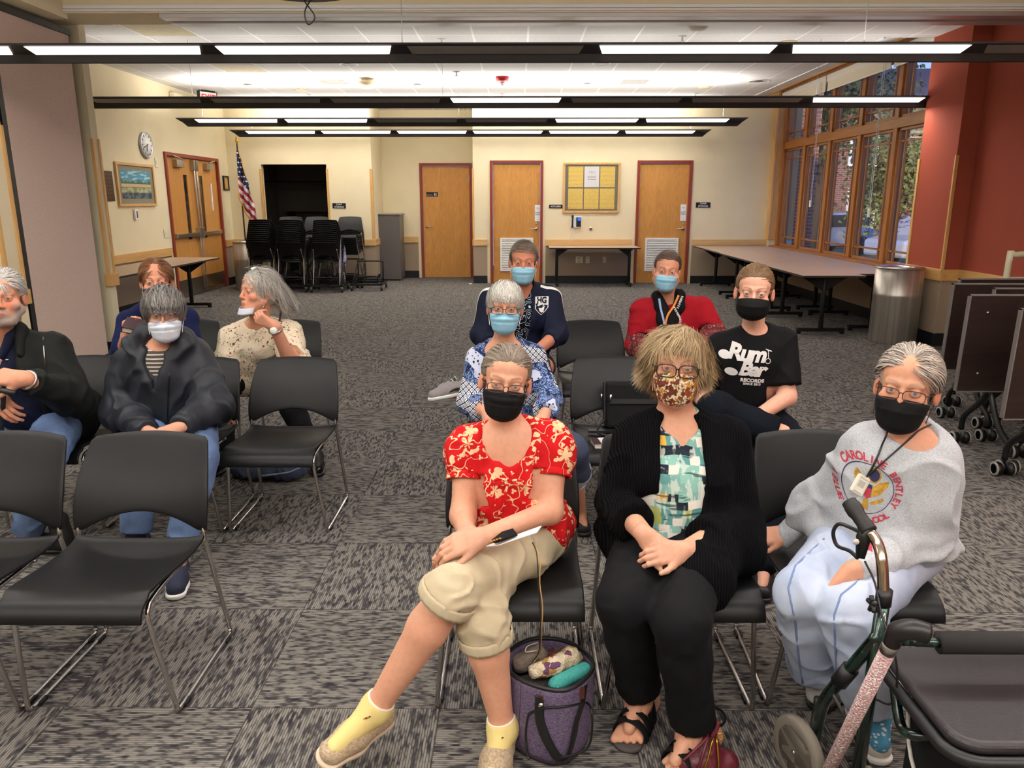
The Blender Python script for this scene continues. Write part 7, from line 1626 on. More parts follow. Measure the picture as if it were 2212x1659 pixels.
# ================================================================= PERSON: navy track jacket
def p_track():
    root = mk_person('person in a navy track jacket with white shoulder stripes and blue surgical mask', None)
    M = Mhead(at(1131, 569, 4.62), pitch=-.0, s=1.04, yaw=.0, roll=.02); pel = (.0, 5.0, .54)
    k0, k1, a0, a1, t0, t1 = dlegs(.0, 5.0); k1 = (.16, 4.58, .60); a1 = at(1000, 850, 4.50); t1 = V3(at(925, 858, 4.42))
    J = joints(0, at(1131, 628, 4.74), at(1062, 648, 4.80), at(1186, 645, 4.80), at(1040, 722, 4.74), at(1203, 722, 4.70), at(1080, 770, 4.50), at(1160, 758, 4.44), pel, k0, k1, a0, a1, t0, t1)
    J['u1'] = (-.15, .1, .95)
    W = dict(hip=.185, hd=.135, waist=.175, wd=.14, chest=.18, cd=.12, sh=.06, bf=.03, nkr=1.2)
    hands = [dict(wrist=J['w0'], dr=(.7, -.4, -.1), back=(0, -.6, .8), side=1, s=1.), dict(wrist=J['w1'], dr=(-.7, -.3, -.1), back=(0, -.6, .8), side=-1, s=1.)]
    skin_body(J, W, M, 'c98468', root, .005, (.1, .07, .05), hands, (.05, .045, .03), facek=dict(fat=.004, open_=.0036, smile=.003), colk=dict(lip=lc('a85a50'), brow=lc('4c3a2e'), ruddy=.8))
    make_hair(M, 'crop', ('4a3c30', '8f8072'), root, 3000, 6)
    face_mask(M, root, M_bluemask, loopm=M_white, drop=.010)
    M_nv = fabric('navy_knit', '151a30', .75)
    F_ = gtop(J, W, .012, 0, (.3, .3), neck='crew'); cloth('tee', F_, M_linetee, root, .009, .003)
    F_ = gtop(J, W, .032, 0, (1.45, 1.42), (.078, .068, .055), endr=.062, neck='crew', hem=.04); opening(F_, J, W, (.06, .045, .04), (1.0, .6, .1), .055, -.0); jk = cloth('track_jacket', F_, M_nv, root, .009, .009, (9, 9, 6), 17)
    side, back, up = frameof(J); T2 = bvh(jk)
    for i, sg in ((0, -1), (1, 1)):       # white stripes: shoulder to mid upper arm
        s_, e = J['s%d' % i], J['e%d' % i]; A = lerp(J['nk'], s_, .38)+up*.045; pts = [A, lerp(J['nk'], s_, .8)+up*.05, s_+side*sg*.055+up*.035, lerp(s_, e, .45)+side*sg*.078, lerp(s_, e, .72)+side*sg*.072]
        pts = spline([tuple(p) for p in pts], 6); vs = []
        for p in pts:
            for q in (-.014, .014):
                c = Vector(p)+Vector(back)*q+Vector(side)*sg*.05+Vector(up)*.03; h, nn, _, _ = T2.find_nearest(c); vs.append(tuple(h+nn*.003))
        n = len(pts); MB().add(vs, [(2*k, 2*k+1, 2*k+3, 2*k+2) for k in range(n-1)], sm=True).build('sleeve_stripe', M_white, jk)
    F2 = Field(); F2.cone(J['nk']+up*.03+back*.02, J['nk']+up*.055+back*.02, .07, .065, .01); F2.ell(J['nk']+up*.05-back*.02, (.058, .07, .08), k=.006, op='s'); cloth('collar', F2, M_nv, jk, .008, .001)
    c0 = Vector(hitpx(T2, 1170, 657))
    for me, m, nm in ((mpoly([(-.042, .04), (.042, .04), (.042, -.01), (.0, -.052), (-.042, -.01)]), M_white, 'shield_badge'), (mpoly([(-.037, .0), (.037, .0), (.037, -.01), (.0, -.046), (-.037, -.01)]), M_nv, 'shield_badge')):
        project_text(me, jk, c0, side, up, back, .003 if m is M_white else .005); link(nm, me, m, jk)
    me = text_mesh('HG', .042, 0, .002); me.transform(Matrix.Translation((0, .021, 0))); project_text(me, jk, c0, side, up, back, .006); link('badge_lettering', me, M_nv, jk)
    me = mpoly([(-.02, -.006), (.0, -.012), (.02, -.004), (.012, -.026), (.0, -.034), (-.012, -.024)]); project_text(me, jk, c0, side, up, back, .007); link('badge_emblem', me, M_white, jk)
    trousers(J, W, fabric('charcoal_shorts', '26282c'), root, .012, .92, h=.010, name='shorts')
    M_gs = mat('grey_running_shoe', '8d8586', .75, var=.12, vs=80); s1 = shoe(J, 1, M_gs, root, .27, 'sneaker', .006, M_white, name='running_shoe'); shoe(J, 0, M_gs, root, .27, 'sneaker', .009, M_white, name='running_shoe')
    F2 = Field(); F2.cone(lerp(J['k1'], J['a1'], .86), J['a1'], .04, .04, .02); cloth('ankle_sock', F2, M_white, root, .007, 0)
    a, t_ = V3(J['a1']), V3(J['t1']); u_ = nrm(J['u1']); d = t_-a; d = nrm(d-u_*d.dot(u_)); sd = nrm(np.cross(d, u_)); mb = MB()
    for k in range(5):
        c = t_-d*(.09+.024*k)+u_*(.042+.011*k); mb.tube([tuple(c-sd*.026-u_*.008), tuple(c+u_*.006), tuple(c+sd*.026-u_*.008+d*.012)], .0035, 6)
    mb.build('lace', mat('pale_lace', 'b9c4c0', .7), s1)
    mb = MB(); c = t_-d*.12+u_*.01; mb.tube(spline([tuple(c-sd*.042+u_*.0), tuple(c-sd*.044-d*.05+u_*.012), tuple(c-sd*.04-d*.10-u_*.004)], 4), .007, 6); mb.build('side_logo', M_black, s1)
p_track()
# ================================================================= PERSON: black t-shirt
def p_tee():
    root = mk_person('young person with tied back hair in a black printed t-shirt and black mask', None)
    M = Mhead(at(1629, 636, 3.52), pitch=-.02, yaw=-.30, roll=.03, s=1.04); pel = (1.16, 3.74, .54)
    J = joints(0, at(1632, 722, 3.64), at(1556, 752, 3.70), at(1692, 742, 3.66), at(1512, 850, 3.70), at(1700, 858, 3.56), at(1570, 945, 3.46), at(1628, 905, 3.34), pel,
        at(1548, 888, 3.36), (1.28, 3.30, .50), at(1690, 936, 3.30), az(1652, 1215, .12), at(1716, 1070, 3.27), az(1645, 1292, .03))
    J['h0'], J['h1'] = J['h0'], J['h1']; J['u0'] = (1., -.3, .25)
    W = dict(hip=.165, hd=.115, waist=.15, wd=.11, chest=.165, cd=.11, sh=.055, bf=.01)
    hands = [dict(wrist=J['w0'], dr=(.6, -.2, -.6), back=(0, -.6, .8), side=1, s=1.), dict(wrist=J['w1'], dr=(-.75, -.2, -.35), back=(.1, -.7, .6), side=-1, s=1.)]
    skin_body(J, W, M, 'e0ab92', root, .0042, (.12, .14, .16), hands, (.046, .042, .03), facek=dict(open_=.0038), colk=dict(lip=lc('b5655c'), brow=lc('5c4230'), ruddy=.6))
    make_hair(M, 'back', ('4f3823', '8f6d49'), root, 4000, 8)
    face_mask(M, root, M_blkmask, 'kn95', loopm=M_black, drop=.006)
    M_tee = fabric('black_tee', '0c0c0e', .85)
    F_ = gtop(J, W, .02, 0, (.78, .80), (.072, .068, .06), endr=.074, neck='crew', hem=.05); tee = cloth('t_shirt', F_, M_tee, root, .0075, .009, (9, 9, 6), 23)
    side, back, up = frameof(J); T2 = bvh(tee); c0 = Vector(hitpx(T2, 1612, 785)); P_ = mat('print_white_bright', 'e6e2e0', .8)
    def put(me, dx, dy, nm='shirt_lettering'):
        me.transform(Matrix.Translation((dx, dy, 0)) @ Matrix.Rotation(-.03, 4, 'Z')); project_text(me, tee, c0, side, up, back, .002); link(nm, me, P_, tee)
    put(text_mesh('Rum', .098, 0, .0042, shear=.25, spacing=.88), -.0, .042); put(text_mesh('Bar', .095, 0, .0042, shear=.25, spacing=.88), .028, -.030)
    put(text_mesh('RECORDS', .024, 0, .0013, spacing=1.05), .035, -.085); put(text_mesh('SINCE 2013', .015, 0, .0008, spacing=1.1), .035, -.103)
    el = lambda cx, cy, rx, ry, n=16: [(cx+rx*math.cos(2*pi*k/n), cy+ry*math.sin(2*pi*k/n)) for k in range(n)]
    put(mpoly(el(-.098, .022, .028, .02)), 0, 0, 'shirt_flourish'); put(mpoly(el(-.062, -.052, .03, .02)), 0, 0, 'shirt_flourish')
    put(mpoly([(.082, .072), (.114, .062), (.112, .058), (.098, .063), (.101, .032), (.098, .031), (.095, .063), (.086, .068)]), 0, 0, 'shirt_flourish'); n = 20
    put(MB().add([(.098+r*math.cos(2*pi*k/n), .018+r*math.sin(2*pi*k/n), 0) for r in (.010, .013) for k in range(n)], [(k, (k+1) % n, n+(k+1) % n, n+k) for k in range(n)]).mesh(), 0, 0, 'shirt_flourish')
    F_ = Field(); F_.ell(J['pel'], (W['hip']+.01, W['hd']+.012, .11), k=.04)
    F_.chain([J['h0'], J['k0']], [.10, .088], .03); F_.chain([J['k0'], lerp(J['k0'], J['a0'], .92)], [.088, .062], .02); F_.chain([J['h1'], J['k1'], J['a1']], [.095, .075, .06], .02); cutend(F_, lerp(J['k0'], J['a0'], .9), nrm(J['a0']-J['k0']), .068, .05, .003)
    cloth('dark_jeans', F_, denim('black_jeans', '080b12', '0f141e', .0), root, .0085, .007, (9, 9, 9), 3)
    F2 = Field(); F2.cone(lerp(J['k0'], J['a0'], .8), lerp(J['a0'], J['t0'], .95), .046, .042, .02); cloth('sock', F2, M_white, root, .007, 0)
    M_bt = mat('black_boot', '121212', .5); shoe(J, 1, M_bt, root, .28, 'boot', .008, M_black, name='boot'); shoe(J, 0, M_bt, root, .28, 'boot', .009, M_black, name='boot')
p_tee()
# ================================================================= PERSON: red cardigan
def p_redcard():
    root = mk_person('person in a red cardigan with black scarf, lanyards and blue surgical mask', None)
    M = Mhead(at(1441, 588, 4.72), pitch=-.02, yaw=-.18, roll=.08, s=1.0); pel = (1.0, 5.05, .53)
    J = joints(0, at(1444, 652, 4.84), at(1388, 672, 4.90), at(1515, 668, 4.90), at(1376, 745, 4.86), at(1543, 725, 4.82), at(1420, 782, 4.62), at(1500, 770, 4.6), pel, *dlegs(1.0, 5.05))
    W = dict(hip=.20, hd=.15, waist=.195, wd=.15, chest=.185, cd=.13, sh=.065, bf=.03, nkr=1.15)
    hands = [dict(wrist=J['w0'], dr=(.6, -.5, -.1), back=(0, -.6, .8), side=1, s=.9), dict(wrist=J['w1'], dr=(-.6, -.5, -.1), back=(0, -.6, .8), side=-1, s=.9)]
    skin_body(J, W, M, 'd3967a', root, .0055, (.1, .07, .05), hands, (.055, .05, .03), facek=dict(fat=.010, open_=.0038), colk=dict(lip=lc('b5655c'), brow=lc('3c2a22'), ruddy=.7))
    make_hair(M, 'back', ('3a2a22', '6a5242'), root, 2800, 12)
    face_mask(M, root, M_bluemask, loopm=M_white, drop=.008)
    F_ = gtop(J, W, .02, 1.15, (1.1, 1.1), (.082, .078, .06), endr=.078, neck='crew', hem=.05); top = cloth('cardigan', F_, fabric('red_knit', '9c1220', .85), root, .0095, .006, (9, 9, 7), 19)
    for i in (0, 1):
        F2 = Field(); e, w_ = J['e%d' % i], J['w%d' % i]; F2.cone(lerp(J['s%d' % i], e, .86), e, .080, .078, .02); F2.cone(e, lerp(e, w_, .8), .078, .058, .02); cutend(F2, lerp(e, w_, .8), nrm(w_-e), .1, .07, .003); cloth('lace_sleeve', F2, M_lace, top, .009, .005)
    side, back, up = frameof(J); nk = J['nk']; T2 = bvh(top)
    M_sc = fabric('black_scarf', '0f0f11', .8)
    F2 = Field(); pts = [nk+up*.05+back*.04+side*.0, nk+up*.045-side*.07, nk+up*.0-side*.055-back*.06, nk-up*.06-back*.10+side*.0]
    F2.chain(pts, [.03, .034, .036, .028], .02); pts = [nk+up*.05+back*.04, nk+up*.045+side*.07, nk+up*.0+side*.055-back*.06, nk-up*.06-back*.10+side*.01]; F2.chain(pts, [.03, .034, .036, .028], .02)
    q = [hitpx(T2, 1438, 690, .0), hitpx(T2, 1446, 708), hitpx(T2, 1452, 722)]; F2.chain([pts[-1]]+[V3(p) for p in q], [.035, .045, .045, .04], .03, flat=(side, 1.2)); sc = cloth('scarf', F2, M_sc, top, .008, .005, (20, 20, 12), 2); sc.parent = root
    T3 = bvh(sc); mb = MB()
    for (x0, y0, x1, y1) in ((1474, 640, 1463, 668), (1456, 664, 1470, 690), (1470, 690, 1466, 712)):
        for k in range(7):
            a = k/7; b2 = (k+.5)/7; p = hitpx(T3, x0+(x1-x0)*a, y0+(y1-y0)*a, .006, 4.7); p2 = hitpx(T3, x0+(x1-x0)*b2, y0+(y1-y0)*b2, .006, 4.7); mb.tube([tuple(p), tuple(p2)], .008, 6)
    mb.build('scarf_stitching', M_white, sc)
    def band(px, m, nm, w=.006):
        pts = [tuple(hitpx(T3 if hitpx(T3, *p, 0, -9)[1] > 0 else T2, p[0], p[1], .012, 4.65)) for p in px]; MB().tube(spline(pts, 4), .007, 8, up=(0, 1, 0), flat=.25).build(nm, m, root)
    band([(1424, 645), (1427, 665), (1432, 685), (1436, 702)], mat('blue_lanyard', '8fa3cf', .7), 'lanyard'); band([(1466, 638), (1455, 662), (1443, 680), (1437, 702)], mat('orange_lanyard', 'e0883a', .7), 'lanyard')
    p = hitpx(T2, 1434, 718, .03, 4.6); bd = MB().box(-.032, .032, -.003, .003, -.05, .018).build('badge', M_white, root, loc=tuple(p)); MB().box(-.03, .03, -.006, .002, .018, .034).build('badge_clip', mat('badge_brown', '4b1f22', .5), bd)
    MB().tube([(0+.012*math.cos(a), 0, .046+.012*math.sin(a)) for a in np.linspace(0, 2*pi, 14, endpoint=False)], .003, 6, closed=True).build('ring', M_chrome, bd)
    trousers(J, W, fabric('black_slacks', '101013'), root, .012, h=.011)
    for i in (0, 1): shoe(J, i, M_strap_d, root, .24, 'flat', .010, M_black, name='flat_shoe')
p_redcard()
# ================================================================= PERSON: rain jacket
def p_rain():
    root = mk_person('person with short grey hair, glasses and white mask in a black rain jacket', None)
    M = Mhead(at(352, 682, 3.38), pitch=-.06, yaw=.36, roll=-.02, s=.97); pel = (-1.70, 3.63, .53)
    J = joints(0, at(349, 752, 3.50), at(283, 785, 3.56), at(420, 775, 3.56), at(262, 885, 3.50), at(462, 872, 3.46), at(322, 935, 3.22), at(385, 925, 3.16), pel,
        az(300, 990, .5), az(430, 990, .5), az(292, 1185, .10), az(392, 1175, .10), az(285, 1235, .03), az(378, 1285, .03))
    W = dict(hip=.18, hd=.125, waist=.165, wd=.125, chest=.16, cd=.115, sh=.055, bf=.015)
    hands = [dict(wrist=J['w0'], dr=(.62, -.35, -.2), back=(-.1, -.7, .7), side=1, s=.92, curl=(.5, .8, .5)), dict(wrist=J['w1'], dr=(-.75, -.3, -.25), back=(.1, -.7, .7), side=-1, s=.95, curl=(.6, .9, .5))]
    skin_body(J, W, M, 'd39c7e', root, .004, (.1, .09, .07), hands, facek=dict(open_=.0045), colk=dict(lip=lc('b5655c'), brow=lc('8a7c70')))
    make_hair(M, 'bowl', ('4f4b48', '9d9893'), root, 4200, 13)
    face_mask(M, root, M_whitemask, loopm=M_white, drop=.012); glasses(M, root, mat('copper_frame', '6a3a32', .3, .5), w=.027, h=.0195, r=.0014)
    F_ = gtop(J, W, .012, .8, (.3, .3), neck='crew'); cloth('striped_tee', F_, M_stripe, root, .009, .003)
    side, back, up = frameof(J); nk = J['nk']; R = np.stack([side, back, up], 1)
    M_rj = mat('rain_shell', '23262d', .55, bump=.1, bs=300, bd=.001, spec=.35)
    F_ = gtop(J, W, .045, .6, (1.9, 1.88), (.092, .086, .06), endr=.056, neck='none', skirt=.035, hem=.02, puff=.012)
    F_.ell(nk+up*.05-back*.02, (.072, .08, .06), R, .008, 's'); F_.cone(nk+up*.03-back*.10, nk-up*.13-back*.15, .062, .008, .012, 's')
    F_.chain([nk+up*.0-back*.07-side*.10, nk+up*.03-back*.03-side*.115, nk+up*.035+back*.05-side*.09, nk+up*.03+back*.10, nk+up*.035+back*.05+side*.09, nk+up*.03-back*.03+side*.115, nk+up*.0-back*.07+side*.10], [.022, .030, .036, .042, .036, .030, .022], .035, flat=(up, 1.3)); F_.ell(nk+up*.06-back*.03, (.068, .07, .06), R, .008, 's')
    jk = cloth('rain_jacket', F_, M_rj, root, .0075, .014, (11, 11, 7), 29)
    for i in (0, 1):
        e, w_ = J['e%d' % i], J['w%d' % i]; d = nrm(w_-e); F2 = Field(); p = lerp(e, w_, .84); F2.cone(p-d*.02, p+d*.04, .060, .052, .01); cutend(F2, p+d*.04, d, .08, .06, .003); cloth('sleeve_cuff', F2, M_rj, jk, .0075, .003, (30, 30, 30), 3)
    T2 = bvh(jk); zp = [tuple(hitpx(T2, x, y, .003, 3.4)) for x, y in ((366, 806), (364, 835), (363, 862), (362, 890), (361, 915))]; MB().tube(spline(zp, 3), .003, 6).build('zip', mat('zip_black', '0a0a0b', .4), jk)
    for sg, px in ((-1, [(256, 925), (250, 945)]), (1, [(470, 900), (478, 925)])): pass
    trousers(J, W, M_jean, root, .014, 1.82, r=(.09, .068, .062, .056), endr=.066, name='jeans', h=.009)
    M_nvs = mat('navy_slip_on', '1a2138', .8, bump=.3, bs=300); 
    for i in (0, 1):
        shoe(J, i, M_nvs, root, .24, 'sneaker', .008, M_white, name='slip_on'); F2 = Field(); F2.cone(lerp(J['k%d' % i], J['a%d' % i], .72), J['a%d' % i], .043, .042, .02); cloth('sock', F2, mat('navy_sock', '151a35', .9), root, .008, 0)
p_rain()
# ================================================================= PERSON: floral blouse, turned head, hand at chin
def p_sprig():
    root = mk_person('person with wavy white hair in a cream sprigged blouse, looking sideways, hand at chin', None)
    M = Mhead(at(527, 628, 4.32), pitch=-.10, yaw=-.72, roll=.0, s=1.02); pel = (-1.62, 4.85, .53)
    J = joints(0, at(556, 708, 4.46), at(503, 732, 4.50), at(625, 722, 4.52), at(486, 815, 4.48), at(632, 790, 4.26), at(492, 858, 4.36), at(592, 704, 4.12), pel, *dlegs(-1.60, 4.85, .14))
    J['k0'], J['a0'], J['t0'] = V3((-1.80, 4.42, .5)), V3((-1.80, 4.42, .10)), V3((-1.82, 4.22, .03)); J['k1'] = V3((-1.42, 4.42, .5)); J['a1'] = V3(az(684, 985, .1)); J['t1'] = V3(az(686, 1022, .03))
    W = dict(hip=.21, hd=.16, waist=.20, wd=.16, chest=.18, cd=.13, sh=.06, bf=.03, nkr=1.1)
    hands = [dict(wrist=J['w0'], dr=(.05, -.25, -.95), back=(-.2, -.9, .1), side=1, s=1., curl=(.2, .3, .2), thumb=(.8, .5, .1)), dict(wrist=J['w1'], dr=(-.75, -.1, .45), back=(-.1, -.9, -.3), side=-1, s=1., curl=(.9, 1.0, .5), thumb=(.7, .3, -.5))]
    skin_body(J, W, M, 'd89c80', root, .0042, (.12, .12, .1), hands, (.055, .045, .03), facek=dict(fat=.006), colk=dict(away=True, lip=lc('b8685c'), brow=lc('a0907f'), ruddy=.7))
    make_hair(M, 'wavy', ('8d8880', 'e4e0d8'), root, 4200, 14)
    F_ = gtop(J, W, .024, 1.1, (1.25, 1.02), (.086, .082, .07), endr=.084, neck='none', hem=.09, skirt=.04); F_.cone(J['h0'], lerp(J['h0'], J['k0'], .5), .13, .11, .05); F_.cone(J['h1'], lerp(J['h1'], J['k1'], .5), .13, .11, .05); nk = J['nk']; F_.ell(nk+V3((0, -.02, .05)), (.075, .075, .055), k=.008, op='s'); F_.cone(nk+V3((0, -.09, .02)), nk+V3((0, -.16, -.05)), .05, .008, .01, 's'); top = cloth('sprigged_blouse', F_, M_sprig, root, .0085, .009, (12, 12, 7), 15)
    glasses(M, root, mat('thin_frame', '6a625a', .3, .6), w=.027, h=.018, r=.0012, up=.024, tilt=-1.15)
    # mask pulled down under the chin
    lp = MB(); T_ = np.array(M)[:3, :3]; o3 = np.array(M)[:3, 3]; w_ = lambda p: tuple(T_ @ V3(p)+o3)
    mk = MB().grid(18, 6, lambda u_, v_: w_((.058*math.sin((u_*2-1)*1.45), -.035-.072*math.cos((u_*2-1)*1.3)-.01*v_, -.088-.035*v_-.012*math.cos((u_*2-1)*1.5)))).build('face_mask', M_whitemask, root, solid=.003)
    MB().tube([w_(p) for p in spline([(.066, -.012, -.095), (.078, .01, -.04), (.083, .03, .0), (.079, .035, .01)], 4)], .0016, 6).build('ear_loop', M_white, mk)
    wr = J['w1']; d = nrm(J['w1']-J['e1']); a_ = nrm(np.cross(d, (0, 1, 0))); b_ = np.cross(d, a_); wt = MB().tube([tuple(wr-d*.025+(a_*math.cos(q)+b_*math.sin(q))*.036) for q in np.linspace(0, 2*pi, 20, endpoint=False)], .006, 6, closed=True).build('wristwatch', M_steel, root)
    c = wr-d*.025-V3((0, 1, 0))*.036; MB().lathe([(0, 0), (.02, 0), (.02, .008), (.016, .011), (0, .011)], n=20, M=TR(tuple(c+V3((0, .004, 0))), pi/2)).build('dial', M_white, wt)
    st = [hitpx(bvh(top), x, y, .006, 4.5) for x, y in ((612, 662), (606, 678), (604, 694))]; MB().tube([tuple(p) for p in st], .006, 6).build('bag_strap', mat('brown_strap', '4a2a22', .5), root)
    trousers(J, W, fabric('black_slacks', '101013'), root, .012, h=.010)
    F2 = Field(); [F2.chain([lerp(J['k%d' % i], J['a%d' % i], .7), J['a%d' % i], lerp(J['a%d' % i], J['t%d' % i], .6)], [.045, .04, .034], .02) for i in (0, 1)]; cloth('stocking', F2, M_black, root, .009, 0)
    M_pat = mat('patent_black', '0b0b0c', .12, coat=.6)
    for i in (0, 1): shoe(J, i, M_pat, root, .23, 'flat', .009, M_black, name='patent_shoe')
p_sprig()
# ================================================================= PERSON: navy sweater with book
def p_book():
    root = mk_person('person with brown hair in a navy sweater holding up a small book', None)
    M = Mhead(at(336, 611, 4.18), pitch=-.06, yaw=.38, s=1.0); pel = (-2.28, 4.85, .53)
    J = joints(0, at(335, 668, 4.30), at(277, 695, 4.38), at(402, 690, 4.38), at(262, 765, 4.25), at(420, 765, 4.3), at(272, 728, 3.98), at(380, 760, 4.1), pel, *dlegs(-2.28, 4.85))
    W = dict(hip=.18, hd=.13, waist=.17, wd=.13, chest=.165, cd=.12, sh=.055, bf=.01)
    hands = [dict(wrist=J['w0'], dr=(.25, -.1, .9), back=(-.45, -.85, .1), side=1, s=.95, curl=(.9, .9, .6), thumb=(.9, .3, -.1)), dict(wrist=J['w1'], dr=(-.4, -.6, .2), back=(0, -.5, .8), side=-1, s=.95)]
    skin_body(J, W, M, 'd6977a', root, .0045, (.1, .07, .05), hands, facek=dict(open_=.0035, smile=.004), colk=dict(lip=lc('b5655c'), brow=lc('5a3a28'), ruddy=.7))
    make_hair(M, 'parted', ('54301c', '96643c'), root, 3400, 16)
    face_mask(M, root, fabric('dark_check_mask', '2a2628'), loopm=M_white, drop=.016)
    F_ = gtop(J, W, .022, .9, (1.5, 1.8), (.066, .062, .05), endr=.058, neck='scoop', hem=.05); cloth('sweater', F_, fabric('navy_sweater', '171f45', .9), root, .009, .008, (9, 9, 7), 27)
    trousers(J, W, fabric('black_slacks', '101013'), root, .012, h=.011)
    for i in (0, 1): shoe(J, i, M_strap_d, root, .23, 'flat', .010, M_black, name='flat_shoe')
    bk = thing('book', 'small dark book held up by the person in the navy sweater', 'book', at(303, 707, 3.93), .25)
    MB().box(-.075, .075, -.058, .058, -.016, -.012).box(-.075, .075, -.058, .058, .012, .016).box(-.078, -.073, -.058, .058, -.016, .016).build('cover', mat('maroon_cover', '33161c', .5), bk, rot=(.35, .25, 0), bevel=.001)
    MB().box(-.073, .072, -.055, .055, -.012, .012).build('pages', mat('page_block', 'e3d9c4', .9), bk, rot=(.35, .25, 0))
p_book()
# ================================================================= PERSON: bearded, black jacket, cane
def p_beard():
    root = mk_person('bearded person at the left edge in a black jacket over a navy shirt', None)
    M = Mhead(at(-2, 645, 3.30), pitch=-.08, yaw=.42, roll=.03, s=1.0); pel = (-2.38, 3.66, .54)
    J = joints(0, at(5, 735, 3.42), at(-85, 765, 3.48), at(112, 762, 3.46), at(-110, 880, 3.42), at(160, 862, 3.40), at(-20, 838, 3.14), at(52, 818, 3.10), pel,
        (-2.50, 3.22, .52), az(95, 985, .52), (-2.52, 3.14, .10), az(60, 1150, .10), (-2.54, 2.95, .03), az(22, 1180, .03))
    W = dict(hip=.20, hd=.15, waist=.205, wd=.17, chest=.19, cd=.135, sh=.065, bf=.04, nkr=1.25)
    hands = [dict(wrist=J['w0'], dr=(.6, -.2, -.75), back=(-.2, -.9, .4), side=1, s=1.08, curl=(.35, .5, .4), thumb=(.7, .6, 0)), dict(wrist=J['w1'], dr=(-.85, -.15, .12), back=(.1, -.75, .65), side=-1, s=1.08, curl=(.4, .6, .5))]
    skin_body(J, W, M, 'd39678', root, .0036, (.1, .08, .06), hands, (.055, .048, .033), facek=dict(fat=.007, smile=.003, nose=1.15), colk=dict(lip=lc('a8604f'), brow=lc('8a7a6a'), beard=lc('a09a92'), ruddy=.9))
    make_hair(M, 'swept', ('8f8a84', 'd9d5ce'), root, 3600, 18)
    # short beard strands
    Bp = strands(M, 1500, lambda P, t, r: np.array([[0, -.35, -1.]])+(P-CR_C)*np.array([3, 2, 0]), .018, lambda t: .0, accept=lambda P: np.zeros(len(P), bool) | True, seg=3) if False else None
    M_ns = fabric('navy_shirt', '161b33', .8)
    F_ = gtop(J, W, .016, 0, (.4, .4), neck='v', hem=.03); sh_ = cloth('button_shirt', F_, M_ns, root, .008, .006, (12, 12, 7), 35); T2 = bvh(sh_); side, back, up = frameof(J); nk = J['nk']
    for sg in (-1, 1):
        F2 = Field(); F2.chain([nk+up*.055+back*.05, nk+up*.05+side*sg*.07, nk-up*.01-back*.10+side*sg*.045], [.012, .02, .012], .02, flat=(up, 1.7)); cloth('shirt_collar', F2, M_ns, sh_, .007, .001)
    for k, (x, y) in enumerate(((16, 742), (15, 777), (13, 868), (9, 903), (5, 935))):
        p = hitpx(T2, x, y, .003, 3.3); MB().lathe([(0, -.001), (.006, -.001), (.006, .002), (0, .002)], tuple(p), 14, M=None).build('button', mat('pearl_button', 'c9c2bb', .3), sh_)
    M_bj = mat('black_jacket', '131614', .75, bump=.2, bs=400, bd=.001, spec=.25)
    F_ = gtop(J, W, .044, 0, (1.85, 1.88), (.09, .084, .06), endr=.058, neck='none', hem=.06, skirt=.03); F_.ell(nk+up*.06-back*.02, (.085, .09, .06), k=.01, op='s'); opening(F_, J, W, (.09, .15, .18), (1.0, .6, -.05), .075, .0)
    F_.ell(J['h1']+side*.10+V3((0, -.02, .03)), (.09, .14, .14), k=.03); jk = cloth('jacket', F_, M_bj, root, .0085, .013, (9, 9, 6), 37)
    F2 = Field(); F2.chain([nk+up*.06+back*.07, nk+up*.05+side*.095+back*.02, nk-up*.02-back*.07+side*.115], [.02, .028, .02], .02, flat=(up, 1.3)); F2.chain([nk+up*.06+back*.07, nk+up*.05-side*.095+back*.02, nk-up*.02-back*.07-side*.115], [.02, .028, .02], .02, flat=(up, 1.3)); cloth('jacket_collar', F2, M_bj, jk, .008, .003)
    T3 = bvh(jk); MB().tube([tuple(hitpx(T3, x, y, .004, 3.3)) for x, y in ((93, 728), (95, 760), (98, 790))], .003, 6).build('zip', M_steel, jk)
    trousers(J, W, M_jean, root, .014, 1.98, r=(.10, .072, .066, .056), endr=.066, name='jeans', h=.009)
    for i in (0, 1): shoe(J, i, mat('dark_boot', '1c1a1a', .6), root, .28, 'boot', .009, M_black, name='boot')
    wr = J['w1']; d = nrm(J['w1']-J['e1']); a_ = nrm(np.cross(d, (0, 1, 0))); b_ = np.cross(d, a_); MB().tube([tuple(wr-d*.02+(a_*math.cos(q)+b_*math.sin(q))*.038) for q in np.linspace(0, 2*pi, 20, endpoint=False)], .007, 6, closed=True).build('wristwatch', M_steel, root)
    cn = thing('walking_cane', 'dark walking cane under the stacked hands of the bearded person', 'cane', az(-8, 1120, 0)); b = Vector(cn.location)
    top = Vector(at(8, 850, 3.06))-b; MB().tube([(0, 0, 0), tuple(top*.5), tuple(top)], .010, 12).build('shaft', mat('cane_black', '1b1d22', .35), cn); MB().tube([tuple(top+Vector((-.07, -.0, .01))), tuple(top+Vector((0, 0, .012))), tuple(top+Vector((.05, 0, .0)))], .013, 12).build('handle', M_black, cn); MB().tube([(0, 0, 0), (0, 0, .03)], .015, 12).build('rubber_tip', M_black, cn)
p_beard()
